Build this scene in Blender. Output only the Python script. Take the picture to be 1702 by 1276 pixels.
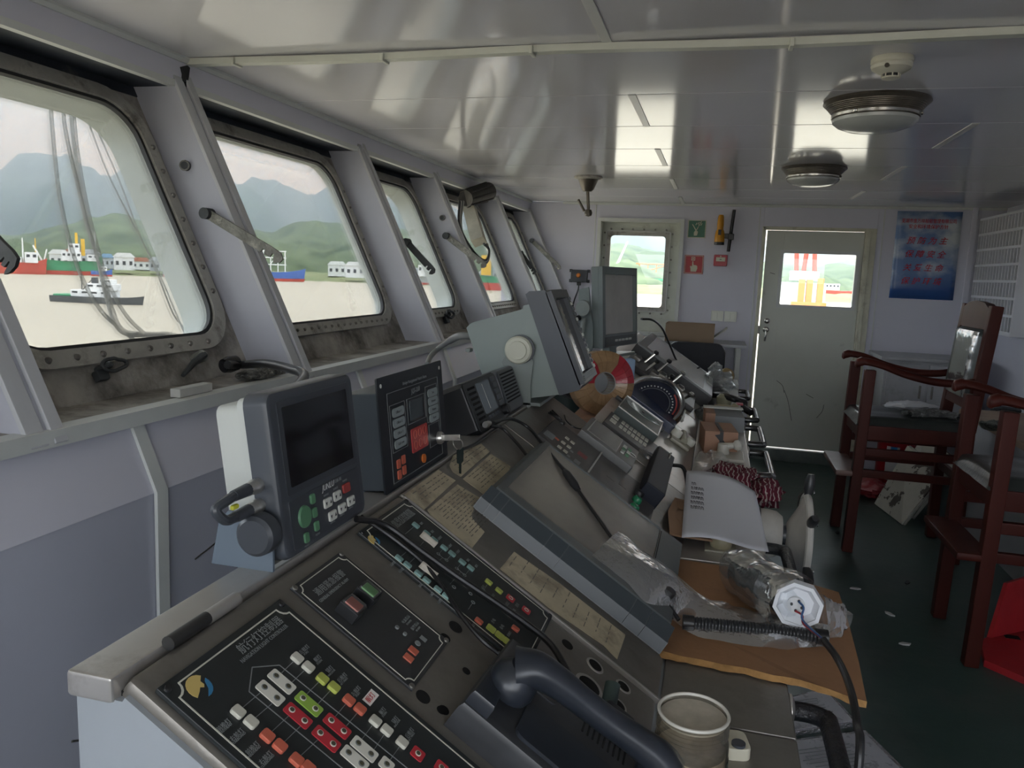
EXPOSURE, SKY, SUN, HAZE = 1.05, 3.1, 1.5, 0.0008
import bpy, bmesh, math, random
from mathutils import Matrix, Vector, noise

for _o in list(bpy.data.objects):
    bpy.data.objects.remove(_o)
SC = bpy.context.scene
COL = SC.collection
V = Vector
PI = math.pi
random.seed(7)

# ------------------------------------------------------------------ camera
FPX, CX, CY = 1280.0, 851.0, 638.0
EYE = V((0, 0, 1.55))
YAW, PITCH, ROLL = [math.radians(a) for a in (14.58, 8.33, -2.19)]
_f = V((-math.sin(YAW) * math.cos(PITCH), math.cos(YAW) * math.cos(PITCH), -math.sin(PITCH)))
_r = V((math.cos(YAW), math.sin(YAW), 0))
_d = _f.cross(_r)
CR = math.cos(ROLL) * _r + math.sin(ROLL) * _d
CD = -math.sin(ROLL) * _r + math.cos(ROLL) * _d
CF = _f
cam_data = bpy.data.cameras.new('camera')
cam_data.sensor_width = 36.0
cam_data.lens = FPX / 1702 * 36.0
cam_data.clip_start = 0.02
cam_data.clip_end = 20000
cam = bpy.data.objects.new('camera', cam_data)
COL.objects.link(cam)
cam.matrix_world = Matrix(((CR.x, -CD.x, -CF.x, EYE.x), (CR.y, -CD.y, -CF.y, EYE.y), (CR.z, -CD.z, -CF.z, EYE.z), (0, 0, 0, 1)))
SC.camera = cam

# ------------------------------------------------------------------ colour management
SC.view_settings.view_transform = 'Standard'
SC.view_settings.look = 'None'
SC.view_settings.gamma = 1.0
SC.view_settings.use_curve_mapping = False
SC.view_settings.exposure = EXPOSURE

# ------------------------------------------------------------------ sky: bright overcast
world = bpy.data.worlds.new('overcast_sky')
SC.world = world
world.use_nodes = True
wt = world.node_tree
for _n in list(wt.nodes):
    wt.nodes.remove(_n)
_out = wt.nodes.new('ShaderNodeOutputWorld')
_bg = wt.nodes.new('ShaderNodeBackground')
_tc = wt.nodes.new('ShaderNodeTexCoord')
_mp = wt.nodes.new('ShaderNodeMapping')
_mp.inputs['Scale'].default_value = (1.0, 1.0, 3.2)
_nz = wt.nodes.new('ShaderNodeTexNoise')
_nz.inputs['Scale'].default_value = 3.1
_nz.inputs['Detail'].default_value = 7
_nz.inputs['Roughness'].default_value = 0.55
_cr = wt.nodes.new('ShaderNodeValToRGB')
_cr.color_ramp.elements[0].position = 0.36
_cr.color_ramp.elements[0].color = (0.55, 0.62, 0.74, 1)
_cr.color_ramp.elements[1].position = 0.60
_cr.color_ramp.elements[1].color = (0.95, 0.98, 1.0, 1)
wt.links.new(_tc.outputs['Generated'], _mp.inputs['Vector'])
wt.links.new(_mp.outputs['Vector'], _nz.inputs['Vector'])
wt.links.new(_nz.outputs['Fac'], _cr.inputs['Fac'])
wt.links.new(_cr.outputs['Color'], _bg.inputs['Color'])
_bg.inputs['Strength'].default_value = SKY
wt.links.new(_bg.outputs['Background'], _out.inputs['Surface'])
# the high sun behind thin cloud: soft, weak
_sl = bpy.data.lights.new('veiled_sun', 'SUN')
_sl.energy = SUN
_sl.angle = math.radians(25)
_sl.color = (1.0, 0.96, 0.88)
_so = bpy.data.objects.new('veiled_sun', _sl)
COL.objects.link(_so)
_so.rotation_euler = V((0.25, 0.1, -1.0)).to_track_quat('-Z', 'Y').to_euler()

# ------------------------------------------------------------------ pixel helpers (direction only; the plane gives the distance)
def ray(px, py):
    return CF + CR * ((px - CX) / FPX) + CD * ((py - CY) / FPX)
def atX(px, py, x):
    v = ray(px, py); return EYE + v * ((x - EYE.x) / v.x)
def atY(px, py, y):
    v = ray(px, py); return EYE + v * ((y - EYE.y) / v.y)
def atZ(px, py, z):
    v = ray(px, py); return EYE + v * ((z - EYE.z) / v.z)
def atP(px, py, p0, n):
    v = ray(px, py); return EYE + v * ((V(p0) - EYE).dot(n) / v.dot(n))

# ------------------------------------------------------------------ materials
MATS = {}
def lin(c):
    return tuple(((x / 12.92) if x <= 0.04045 else ((x + 0.055) / 1.055) ** 2.4) for x in c)
def rgb(r, g, b):
    return lin((r / 255, g / 255, b / 255))
def mat(name, col, rough=0.5, metal=0.0, var=0.0, vscale=8.0, col2=None, bump=0.0, bscale=40.0, trans=0.0, coat=0.0,
        spec=0.5, stain=None, stain_amt=(0.55, 0.75), stain_scale=3.0, rvar=0.0, emit=None, estr=0.0, sss=0.0, stretch=None):
    """node material: base colour with noise variation, optional stains with their own shape, fine bump"""
    if name in MATS:
        return MATS[name]
    m = bpy.data.materials.new(name)
    m.use_nodes = True
    nt = m.node_tree
    b = nt.nodes['Principled BSDF']
    b.inputs['Roughness'].default_value = rough
    b.inputs['Metallic'].default_value = metal
    b.inputs['Specular IOR Level'].default_value = spec
    b.inputs['Transmission Weight'].default_value = trans
    b.inputs['Coat Weight'].default_value = coat
    if emit:
        b.inputs['Emission Color'].default_value = (*emit, 1)
        b.inputs['Emission Strength'].default_value = estr
    c1 = (*col, 1)
    b.inputs['Base Color'].default_value = c1
    tc = nt.nodes.new('ShaderNodeTexCoord')
    vec = tc.outputs['Object']
    if stretch:
        mp = nt.nodes.new('ShaderNodeMapping')
        mp.inputs['Scale'].default_value = stretch
        nt.links.new(vec, mp.inputs['Vector'])
        vec = mp.outputs['Vector']
    last = None
    if var or col2:
        nz = nt.nodes.new('ShaderNodeTexNoise')
        nz.inputs['Scale'].default_value = vscale
        nz.inputs['Detail'].default_value = 6
        nz.inputs['Roughness'].default_value = 0.6
        nt.links.new(vec, nz.inputs['Vector'])
        r = nt.nodes.new('ShaderNodeValToRGB')
        r.color_ramp.elements[0].position = 0.3
        r.color_ramp.elements[1].position = 0.7
        if col2:
            r.color_ramp.elements[0].color = c1
            r.color_ramp.elements[1].color = (*col2, 1)
        else:
            r.color_ramp.elements[0].color = (*[max(0, x * (1 - var)) for x in col], 1)
            r.color_ramp.elements[1].color = (*[min(1, x * (1 + var)) for x in col], 1)
        nt.links.new(nz.outputs['Fac'], r.inputs['Fac'])
        last = r.outputs['Color']
        if rvar:
            mr = nt.nodes.new('ShaderNodeMapRange')
            mr.inputs['To Min'].default_value = max(0.02, rough - rvar)
            mr.inputs['To Max'].default_value = min(1, rough + rvar)
            nt.links.new(nz.outputs['Fac'], mr.inputs['Value'])
            nt.links.new(mr.outputs['Result'], b.inputs['Roughness'])
    if stain:
        nz2 = nt.nodes.new('ShaderNodeTexNoise')
        nz2.inputs['Scale'].default_value = stain_scale
        nz2.inputs['Detail'].default_value = 8
        nz2.inputs['Roughness'].default_value = 0.68
        nt.links.new(vec, nz2.inputs['Vector'])
        r2 = nt.nodes.new('ShaderNodeValToRGB')
        r2.color_ramp.elements[0].position = stain_amt[0]
        r2.color_ramp.elements[0].color = (0, 0, 0, 1)
        r2.color_ramp.elements[1].position = stain_amt[1]
        r2.color_ramp.elements[1].color = (1, 1, 1, 1)
        nt.links.new(nz2.outputs['Fac'], r2.inputs['Fac'])
        mx = nt.nodes.new('ShaderNodeMix')
        mx.data_type = 'RGBA'
        nt.links.new(r2.outputs['Color'], mx.inputs['Factor'])
        if last:
            nt.links.new(last, mx.inputs[6])
        else:
            mx.inputs[6].default_value = c1
        mx.inputs[7].default_value = (*stain, 1)
        last = mx.outputs[2]
    if last:
        nt.links.new(last, b.inputs['Base Color'])
    if bump:
        nz3 = nt.nodes.new('ShaderNodeTexNoise')
        nz3.inputs['Scale'].default_value = bscale
        nz3.inputs['Detail'].default_value = 4
        nt.links.new(vec, nz3.inputs['Vector'])
        bp = nt.nodes.new('ShaderNodeBump')
        bp.inputs['Strength'].default_value = bump
        bp.inputs['Distance'].default_value = 0.02
        nt.links.new(nz3.outputs['Fac'], bp.inputs['Height'])
        nt.links.new(bp.outputs['Normal'], b.inputs['Normal'])
    MATS[name] = m
    return m
def glass_mat(name, tint=(1, 1, 1), rough=0.0, fres=1.0, veil=0.0, veilcol=(0.8, 0.8, 0.8), bump=0.0, bscale=20):
    """thin pane or film: straight-through light, a surface reflection, a little milky veil"""
    if name in MATS:
        return MATS[name]
    m = bpy.data.materials.new(name)
    m.use_nodes = True
    nt = m.node_tree
    for n in list(nt.nodes):
        nt.nodes.remove(n)
    out = nt.nodes.new('ShaderNodeOutputMaterial')
    tr = nt.nodes.new('ShaderNodeBsdfTransparent')
    tr.inputs['Color'].default_value = (*tint, 1)
    gl = nt.nodes.new('ShaderNodeBsdfGlossy')
    gl.inputs['Roughness'].default_value = rough
    fr = nt.nodes.new('ShaderNodeFresnel')
    fr.inputs['IOR'].default_value = 1.45
    mu = nt.nodes.new('ShaderNodeMath')
    mu.operation = 'MULTIPLY'
    mu.inputs[1].default_value = fres
    mx = nt.nodes.new('ShaderNodeMixShader')
    nt.links.new(fr.outputs['Fac'], mu.inputs[0])
    nt.links.new(mu.outputs[0], mx.inputs['Fac'])
    nt.links.new(tr.outputs[0], mx.inputs[1])
    nt.links.new(gl.outputs[0], mx.inputs[2])
    fin = mx.outputs[0]
    if veil:
        df = nt.nodes.new('ShaderNodeBsdfTranslucent')
        df2 = nt.nodes.new('ShaderNodeBsdfDiffuse')
        for d in (df, df2):
            d.inputs['Color'].default_value = (*veilcol, 1)
        md = nt.nodes.new('ShaderNodeMixShader')
        nt.links.new(df.outputs[0], md.inputs[1])
        nt.links.new(df2.outputs[0], md.inputs[2])
        mv = nt.nodes.new('ShaderNodeMixShader')
        mv.inputs['Fac'].default_value = veil
        nt.links.new(fin, mv.inputs[1])
        nt.links.new(md.outputs[0], mv.inputs[2])
        fin = mv.outputs[0]
    if bump:
        tc = nt.nodes.new('ShaderNodeTexCoord')
        nz3 = nt.nodes.new('ShaderNodeTexNoise')
        nz3.inputs['Scale'].default_value = bscale
        nz3.inputs['Detail'].default_value = 3
        nt.links.new(tc.outputs['Object'], nz3.inputs['Vector'])
        bp = nt.nodes.new('ShaderNodeBump')
        bp.inputs['Strength'].default_value = bump
        bp.inputs['Distance'].default_value = 0.02
        nt.links.new(nz3.outputs['Fac'], bp.inputs['Height'])
        nt.links.new(bp.outputs['Normal'], gl.inputs['Normal'])
    nt.links.new(fin, out.inputs['Surface'])
    MATS[name] = m
    return m

# ------------------------------------------------------------------ mesh builder
class MB:
    def __init__(self, M=None):
        self.v = []; self.f = []; self.M = M; self.bevd = False
    def _add(self, vs, fs, M=None):
        o = len(self.v)
        if M is not None:
            vs = [M @ V(p) for p in vs]
        self.v += [V(p) for p in vs]
        self.f += [[i + o for i in f] for f in fs]
        return self
    def bm(self, b, M=None):
        b.verts.ensure_lookup_table()
        b.verts.index_update()
        self._add([v.co.copy() for v in b.verts], [[v.index for v in f.verts] for f in b.faces], M)
        b.free()
        return self
    def box(self, c, s, bev=0.0, M=None, seg=2):
        x, y, z = s[0] / 2, s[1] / 2, s[2] / 2
        if bev <= 0:
            vs = [V(c) + V((i * x, j * y, k * z)) for i in (-1, 1) for j in (-1, 1) for k in (-1, 1)]
            return self._add(vs, [(0, 1, 3, 2), (4, 6, 7, 5), (0, 4, 5, 1), (2, 3, 7, 6), (0, 2, 6, 4), (1, 5, 7, 3)], M)
        self.bevd = True
        b = bmesh.new()
        bmesh.ops.create_cube(b, size=1.0)
        for v in b.verts:
            v.co = V((v.co.x * 2 * x, v.co.y * 2 * y, v.co.z * 2 * z)) + V(c)
        bmesh.ops.bevel(b, geom=list(b.edges), offset=min(bev, x * .95, y * .95, z * .95), segments=seg, profile=0.5, affect='EDGES')
        return self.bm(b, M)
    def box2(self, a, b, bev=0.0, M=None):
        return self.box([(a[i] + b[i]) / 2 for i in range(3)], [abs(b[i] - a[i]) for i in range(3)], bev, M)
    def prism(self, poly, h0, h1, M=None, bev=0.0):
        """poly in local xy, extruded along local z from h0 to h1"""
        n = len(poly)
        if bev > 0:
            self.bevd = True
            b = bmesh.new()
            lo = [b.verts.new((p[0], p[1], h0)) for p in poly]
            hi = [b.verts.new((p[0], p[1], h1)) for p in poly]
            b.faces.new(hi)
            b.faces.new(lo[::-1])
            for i in range(n):
                b.faces.new((lo[i], lo[(i + 1) % n], hi[(i + 1) % n], hi[i]))
            bmesh.ops.recalc_face_normals(b, faces=list(b.faces))
            ed = [e for e in b.edges if all(v in hi for v in e.verts)]
            bmesh.ops.bevel(b, geom=ed, offset=bev, segments=2, profile=0.5, affect='EDGES')
            return self.bm(b, M)
        a = sum(poly[i][0] * poly[(i + 1) % n][1] - poly[(i + 1) % n][0] * poly[i][1] for i in range(n))
        if (a < 0) != (h1 < h0):
            poly = poly[::-1]
        vs = [(p[0], p[1], h0) for p in poly] + [(p[0], p[1], h1) for p in poly]
        fs = [list(range(n, 2 * n)), list(range(n - 1, -1, -1))]
        fs += [(i, (i + 1) % n, n + (i + 1) % n, n + i) for i in range(n)]
        return self._add(vs, fs, M)
    def cyl(self, p0, p1, r0, r1=None, seg=16, cap=True, M=None):
        r1 = r0 if r1 is None else r1
        p0, p1 = V(p0), V(p1)
        ax = (p1 - p0).normalized()
        a = ax.orthogonal().normalized(); b = ax.cross(a)
        vs = []
        for p, r in ((p0, r0), (p1, r1)):
            vs += [p + (a * math.cos(2 * PI * i / seg) + b * math.sin(2 * PI * i / seg)) * r for i in range(seg)]
        fs = [(i, (i + 1) % seg, seg + (i + 1) % seg, seg + i) for i in range(seg)]
        if cap:
            fs += [list(range(seg - 1, -1, -1)), list(range(seg, 2 * seg))]
        return self._add(vs, fs, M)
    def lathe(self, prof, seg=24, M=None, p0=(0, 0, 0), axis=(0, 0, 1), ring=None, cap=True):
        """prof: (radius, height) along axis"""
        ax = V(axis).normalized()
        a = ax.orthogonal().normalized() if ring is None else V(ring).normalized()
        b = ax.cross(a)
        vs = []; fs = []
        for (r, h) in prof:
            vs += [V(p0) + ax * h + (a * math.cos(2 * PI * i / seg) + b * math.sin(2 * PI * i / seg)) * max(r, 1e-5) for i in range(seg)]
        for k in range(len(prof) - 1):
            fs += [(k * seg + i, k * seg + (i + 1) % seg, (k + 1) * seg + (i + 1) % seg, (k + 1) * seg + i) for i in range(seg)]
        if cap:
            fs.append(list(range(seg - 1, -1, -1)))
            fs.append(list(range((len(prof) - 1) * seg, len(prof) * seg)))
        return self._add(vs, fs, M)
    def tube(self, pts, r, seg=8, cap=True, M=None, flat=None):
        """tube along points; r may be a list; flat squashes along a given direction"""
        pts = [V(p) for p in pts]
        n = len(pts)
        rs = r if isinstance(r, (list, tuple)) else [r] * n
        vs = []; fs = []
        t0 = (pts[1] - pts[0]).normalized()
        u = t0.orthogonal().normalized() if flat is None else (V(flat) - t0 * V(flat).dot(t0)).normalized()
        for k in range(n):
            t = (pts[min(k + 1, n - 1)] - pts[max(k - 1, 0)])
            t = t.normalized() if t.length > 1e-9 else t0
            u = (u - t * u.dot(t))
            u = u.normalized() if u.length > 1e-6 else t.orthogonal().normalized()
            w = t.cross(u)
            vs += [pts[k] + (u * math.cos(2 * PI * i / seg) + w * math.sin(2 * PI * i / seg)) * rs[k] for i in range(seg)]
        for k in range(n - 1):
            fs += [(k * seg + i, k * seg + (i + 1) % seg, (k + 1) * seg + (i + 1) % seg, (k + 1) * seg + i) for i in range(seg)]
        if cap:
            fs += [list(range(seg - 1, -1, -1)), list(range((n - 1) * seg, n * seg))]
        return self._add(vs, fs, M)
    def torus(self, c, R, r, axis=(0, 0, 1), seg=32, rs=8, a0=0.0, a1=2 * PI, M=None):
        ax = V(axis).normalized()
        a = ax.orthogonal().normalized(); b = ax.cross(a)
        full = abs(a1 - a0 - 2 * PI) < 1e-6
        n = seg if full else seg + 1
        vs = []
        for k in range(n):
            t = a0 + (a1 - a0) * k / seg
            d = a * math.cos(t) + b * math.sin(t)
            vs += [V(c) + d * (R + r * math.cos(2 * PI * i / rs)) + ax * (r * math.sin(2 * PI * i / rs)) for i in range(rs)]
        fs = []
        for k in range(seg):
            k2 = (k + 1) % n
            fs += [(k * rs + i, k2 * rs + i, k2 * rs + (i + 1) % rs, k * rs + (i + 1) % rs) for i in range(rs)]
        if not full:
            fs += [list(range(rs)), list(range((n - 1) * rs, n * rs))[::-1]]
        return self._add(vs, fs, M)
    def quad(self, a, b, c, d, M=None):
        return self._add([a, b, c, d], [(0, 1, 2, 3)], M)
    def grid(self, fn, nu, nv, M=None, closed=False):
        vs = [fn(i / nu, j / nv) for j in range(nv + 1) for i in range(nu + 1)]
        w = nu + 1
        fs = [(j * w + i, j * w + i + 1, (j + 1) * w + i + 1, (j + 1) * w + i) for j in range(nv) for i in range(nu)]
        return self._add(vs, fs, M)
    def build(self, name, m, parent=None, smooth=35, M=None, solid=0.0, origin=None, fixn=True):
        me = bpy.data.meshes.new(name)
        vs = self.v if M is None else [M @ p for p in self.v]
        org = V((0, 0, 0))
        if origin == 'base' and vs:
            xs = [p.x for p in vs]; ys = [p.y for p in vs]; zs = [p.z for p in vs]
            org = V(((min(xs) + max(xs)) / 2, (min(ys) + max(ys)) / 2, min(zs)))
        elif origin is not None and origin != 'base':
            org = V(origin)
        poff = parent.matrix_world.translation if parent is not None else V((0, 0, 0))
        me.from_pydata([p - org for p in vs], [], self.f)
        if fixn:
            b = bmesh.new(); b.from_mesh(me)
            bmesh.ops.recalc_face_normals(b, faces=list(b.faces))
            b.to_mesh(me); b.free()
        me.update()
        if smooth:
            for p in me.polygons:
                p.use_smooth = True
            me.set_sharp_from_angle(angle=math.radians(smooth))
        if m is not None:
            me.materials.append(m)
        o = bpy.data.objects.new(name, me)
        if self.bevd and smooth:
            wnm = o.modifiers.new('weighted', 'WEIGHTED_NORMAL'); wnm.keep_sharp = True
        COL.objects.link(o)
        o.location = org
        if parent is not None:
            attach(o, parent)
        if solid:
            md = o.modifiers.new('solid', 'SOLIDIFY'); md.thickness = solid; md.offset = 0
        return o
WM = {}
def wmat(o):
    if o.parent is None:
        return o.matrix_basis.copy()
    return wmat(o.parent) @ o.matrix_parent_inverse @ o.matrix_basis
def attach(o, p):
    o.parent = p
    o.matrix_parent_inverse = wmat(p).inverted()
def tag(o, label, cat, group=None, kind=None):
    o['label'] = label; o['category'] = cat
    if group:
        o['group'] = group
    if kind:
        o['kind'] = kind
    return o
def struct(o, label=None):
    o['kind'] = 'structure'
    if label:
        o['label'] = label
    return o
def thing(name, loc, label, cat, group=None):
    o = bpy.data.objects.new(name, None)
    COL.objects.link(o)
    o.location = V(loc)
    o.empty_display_size = 0.05
    return tag(o, label, cat, group)
def copy_obj(o, parent=None, M=None):
    c = o.copy()
    COL.objects.link(c)
    if parent is not None:
        c.parent = parent
    for ch in list(o.children):
        copy_obj(ch, c)
    if M is not None:
        c.matrix_basis = M @ o.matrix_basis
    return c
def frame(o, x, y, z=None):
    """matrix with given origin and axes"""
    x = V(x).normalized(); y = V(y); y = (y - x * y.dot(x)).normalized()
    z = x.cross(y)
    o = V(o)
    return Matrix(((x.x, y.x, z.x, o.x), (x.y, y.y, z.y, o.y), (x.z, y.z, z.z, o.z), (0, 0, 0, 1)))
def rrect(w, h, r, n=5, cx=0.0, cy=0.0):
    pts = []
    for (sx, sy, a0) in ((1, 1, 0), (-1, 1, 90), (-1, -1, 180), (1, -1, 270)):
        for i in range(n + 1):
            a = math.radians(a0 + 90 * i / n)
            pts.append((cx + sx * (w / 2 - r) + r * math.cos(a), cy + sy * (h / 2 - r) + r * math.sin(a)))
    return pts
def ring_prism(mb, outer, inner, h0, h1, M=None):
    """frame between two loops with the same number of points"""
    n = len(outer)
    vs = [(p[0], p[1], h0) for p in outer] + [(p[0], p[1], h0) for p in inner] + [(p[0], p[1], h1) for p in outer] + [(p[0], p[1], h1) for p in inner]
    fs = []
    for i in range(n):
        j = (i + 1) % n
        fs += [(i, j, n + j, n + i), (2 * n + i, 3 * n + i, 3 * n + j, 2 * n + j), (i, 2 * n + i, 2 * n + j, j), (n + i, n + j, 3 * n + j, 3 * n + i)]
    return mb._add(vs, fs, M)
_fc = {}
def text(name, body, size, m, M, parent=None, align='CENTER', depth=0.0004, bold=0.0, sx=1.0, shear=0.0, maxw=None):
    """lettering as thin raised geometry in the local xy plane of M"""
    key = (body, size, align, depth, bold, shear)
    if key not in _fc:
        cu = bpy.data.curves.new(name, 'FONT')
        cu.body = body
        cu.size = size
        cu.align_x = align
        cu.align_y = 'CENTER'
        cu.extrude = depth
        cu.offset = bold
        cu.shear = shear
        cu.resolution_u = 2
        t = bpy.data.objects.new(name, cu)
        COL.objects.link(t)
        dg = bpy.context.evaluated_depsgraph_get()
        me = bpy.data.meshes.new_from_object(t.evaluated_get(dg))
        bpy.data.objects.remove(t)
        bpy.data.curves.remove(cu)
        _fc[key] = me
    me = _fc[key].copy()
    k = sx
    if maxw and me.vertices:
        w = max(v.co.x for v in me.vertices) - min(v.co.x for v in me.vertices)
        if w > maxw:
            k = maxw / w
    me.transform(M @ Matrix.Diagonal((k, 1, 1, 1)))
    me.materials.clear()
    me.materials.append(m)
    me.name = name
    o = bpy.data.objects.new(name, me)
    COL.objects.link(o)
    if parent is not None:
        attach(o, parent)
    return o
def spline(pts, n=8):
    """Catmull-Rom through points"""
    pts = [V(p) for p in pts]
    P = [pts[0] * 2 - pts[1]] + pts + [pts[-1] * 2 - pts[-2]]
    out = []
    for i in range(1, len(P) - 2):
        for k in range(n):
            t = k / n
            a, b, c, d = P[i - 1], P[i], P[i + 1], P[i + 2]
            out.append(0.5 * ((2 * b) + (c - a) * t + (2 * a - 5 * b + 4 * c - d) * t * t + (3 * b - a - 3 * c + d) * t ** 3))
    out.append(pts[-1])
    return out
# ------------------------------------------------------------------ room constants (metres)
ZC, YE, YN, XR = 2.185, 6.97, -1.5, 2.15
KL = 0.4715                                     # lean of the front windows
LN = V((1, 0, KL)).normalized()
LU = V((-KL, 0, 1)).normalized()
LP = V((-1.70, 0, 2.12))
FW = frame(LP, (0, 1, 0), LU)                   # local x = room length, y = up the lean, z = into the room
WD = -0.155                                     # outer plating behind the mullion faces

m_wall = mat('lavender_grey_wall_panel', (0.62, 0.62, 0.70), 0.42, var=0.04, vscale=1.5, bump=0.02, bscale=6)
m_wall_low = mat('grey_blue_wall_panel', (0.50, 0.51, 0.59), 0.42, var=0.05, vscale=1.5)  # same panel as the upper one; its darker shading is put into the colour
m_trim = mat('pale_trim_profile', (0.62, 0.64, 0.62), 0.42, var=0.05)
m_ceil = mat('glossy_ceiling_panel', (0.62, 0.615, 0.64), 0.10, var=0.03, vscale=1.2, bump=0.006, bscale=2.0, spec=0.6)
m_joint = mat('ceiling_joint_profile', (0.66, 0.66, 0.64), 0.3)
m_dark = mat('dark_void', (0.02, 0.022, 0.025), 0.7)
m_frame = mat('weathered_window_flange', (0.42, 0.41, 0.37), 0.5, 0.25, var=0.2, vscale=9, stain=(0.10, 0.09, 0.075), stain_amt=(0.52, 0.72), stain_scale=9, bump=0.15, bscale=40)
m_grime = mat('grimy_niche_metal', (0.33, 0.31, 0.28), 0.7, var=0.35, vscale=7, stain=(0.075, 0.065, 0.055), stain_amt=(0.45, 0.68), stain_scale=6, bump=0.25, bscale=35)
m_recess_shade = mat('dark_blue_grey_recess', (0.030, 0.038, 0.052), 0.6, var=0.3, vscale=6, stain=(0.14, 0.14, 0.13), stain_amt=(0.62, 0.8), stain_scale=8)  # shade of the window recess put into the colour
m_reveal = mat('pale_green_white_reveal', (0.66, 0.70, 0.66), 0.5, var=0.06, vscale=4)
m_gasket = mat('black_rubber_gasket', (0.02, 0.022, 0.025), 0.5)
m_glass = glass_mat('window_glass', (0.96, 0.98, 0.98), fres=0.8)
m_bolt = mat('dull_bolt_metal', (0.22, 0.21, 0.19), 0.45, 0.6, var=0.2)
m_floor = mat('dark_green_deck_paint', (0.038, 0.074, 0.063), 0.36, var=0.25, vscale=2.2, stain=(0.085, 0.10, 0.088), stain_amt=(0.5, 0.8), stain_scale=3.0, bump=0.05, bscale=18, rvar=0.1)
m_mull = mat('mullion_cladding', (0.46, 0.47, 0.53), 0.36, var=0.06, vscale=3)
m_mulledge = mat('mullion_edge_profile', (0.50, 0.51, 0.53), 0.4, var=0.08, vscale=5)

# ---------------------------------------------------------------- floor and ceiling
struct(MB().box2((-1.4, YN, -0.1), (XR + 0.05, YE + 0.1, 0.0)).build('floor', m_floor))
ceil = struct(MB().box2((-1.9, YN, ZC + 0.012), (XR + 0.05, YE + 0.1, ZC + 0.1)).build('ceiling', mat('ceiling_backing', (0.3, 0.3, 0.31), 0.6)))
seams = [YN, -0.75, -0.15, 0.45, 1.05, 1.64, 2.24, 2.86, 3.45, 4.05, 4.65, 5.25, 5.85, 6.42, YE]
for i in range(len(seams) - 1):
    a, b = seams[i] + 0.003, seams[i + 1] - 0.003
    j = -0.345 if i % 2 == 1 else 0.92
    for (x0, x1) in ((-1.72, j - 0.002), (j + 0.002, XR)):
        MB().box2((x0, a, ZC), (x1, b, ZC + 0.012), 0.0025).build('ceiling_panel', m_ceil, ceil)
    MB().box2((j - 0.014, a, ZC - 0.003), (j + 0.014, b, ZC + 0.004), 0.001).build('joint_strip', m_joint, ceil)
# cable trunking along the ceiling, slightly sagging between its clips
tr = thing('cable_trunking', (0.2, 2.25, ZC), 'long cream cable trunking sagging under the ceiling seam', 'trunking')
m_trunk = mat('cream_trunking', (0.62, 0.63, 0.55), 0.4, var=0.06)
def tz(x):
    return ZC - 0.011 - 0.006 * (0.5 + 0.5 * math.sin(x * 5.2 + 1.0))
mb = MB()
xs = [-1.70 + i * 0.11 for i in range(36)]
for k in range(len(xs) - 1):
    x0, x1 = xs[k], min(xs[k + 1], XR)
    c = [(x0, 2.228 - 0.02 * (x0 + 1.7) / 3.8), (x1, 2.228 - 0.02 * (x1 + 1.7) / 3.8)]
    vs = []
    for (x, y) in c:
        z = tz(x)
        vs += [(x, y, z - 0.009), (x, y + 0.032, z - 0.009), (x, y + 0.032, z + 0.01), (x, y, z + 0.01)]
    mb._add(vs, [(0, 1, 5, 4), (1, 2, 6, 5), (2, 3, 7, 6), (3, 0, 4, 7)])
mb.build('channel', m_trunk, tr)
for px in (385, 640, 882, 1320):
    p = atZ(px, 100 if px < 400 else (95 if px < 700 else (82 if px < 1000 else 57)), ZC - 0.015)
    MB().box((p.x, 2.243 - 0.02 * (p.x + 1.7) / 3.8, tz(p.x) - 0.004), (0.012, 0.05, 0.022), 0.003).build('clip', m_trunk, tr)
# ---------------------------------------------------------------- front wall
wf = struct(MB().prism([(-1.70, ZC + 0.05), (-1.70, 2.10), (-1.715, 2.088), (-1.715, 2.094), (-1.98, 2.094), (-1.98, ZC + 0.05)], -YN, -YE, M=Matrix(((1, 0, 0, 0), (0, 0, -1, 0), (0, 1, 0, 0), (0, 0, 0, 1)))).build('wall_front', m_wall))
XZ = Matrix(((1, 0, 0, 0), (0, 0, -1, 0), (0, 1, 0, 0), (0, 0, 0, 1)))       # local xy -> world xz, extruded along -y
bays = [(-1.45, -0.10), (-0.02, 1.17), (1.25, 2.17), (2.25, 3.455), (3.53, 4.465), (4.54, 5.825), (5.90, 6.90)]
MB().prism([(-1.70, 2.105), (-1.694, 2.105), (-1.694, 2.085), (-1.72, 2.085), (-1.72, 2.094), (-1.70, 2.094)], -YN, -YE, M=XZ).build('fascia_lip', m_trim, wf)
MB().prism([(-1.70, ZC), (-1.685, ZC), (-1.685, ZC - 0.008), (-1.693, ZC - 0.018), (-1.70, ZC - 0.018)], -YN, -YE, M=XZ).build('cornice_strip', m_trim, wf)
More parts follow.
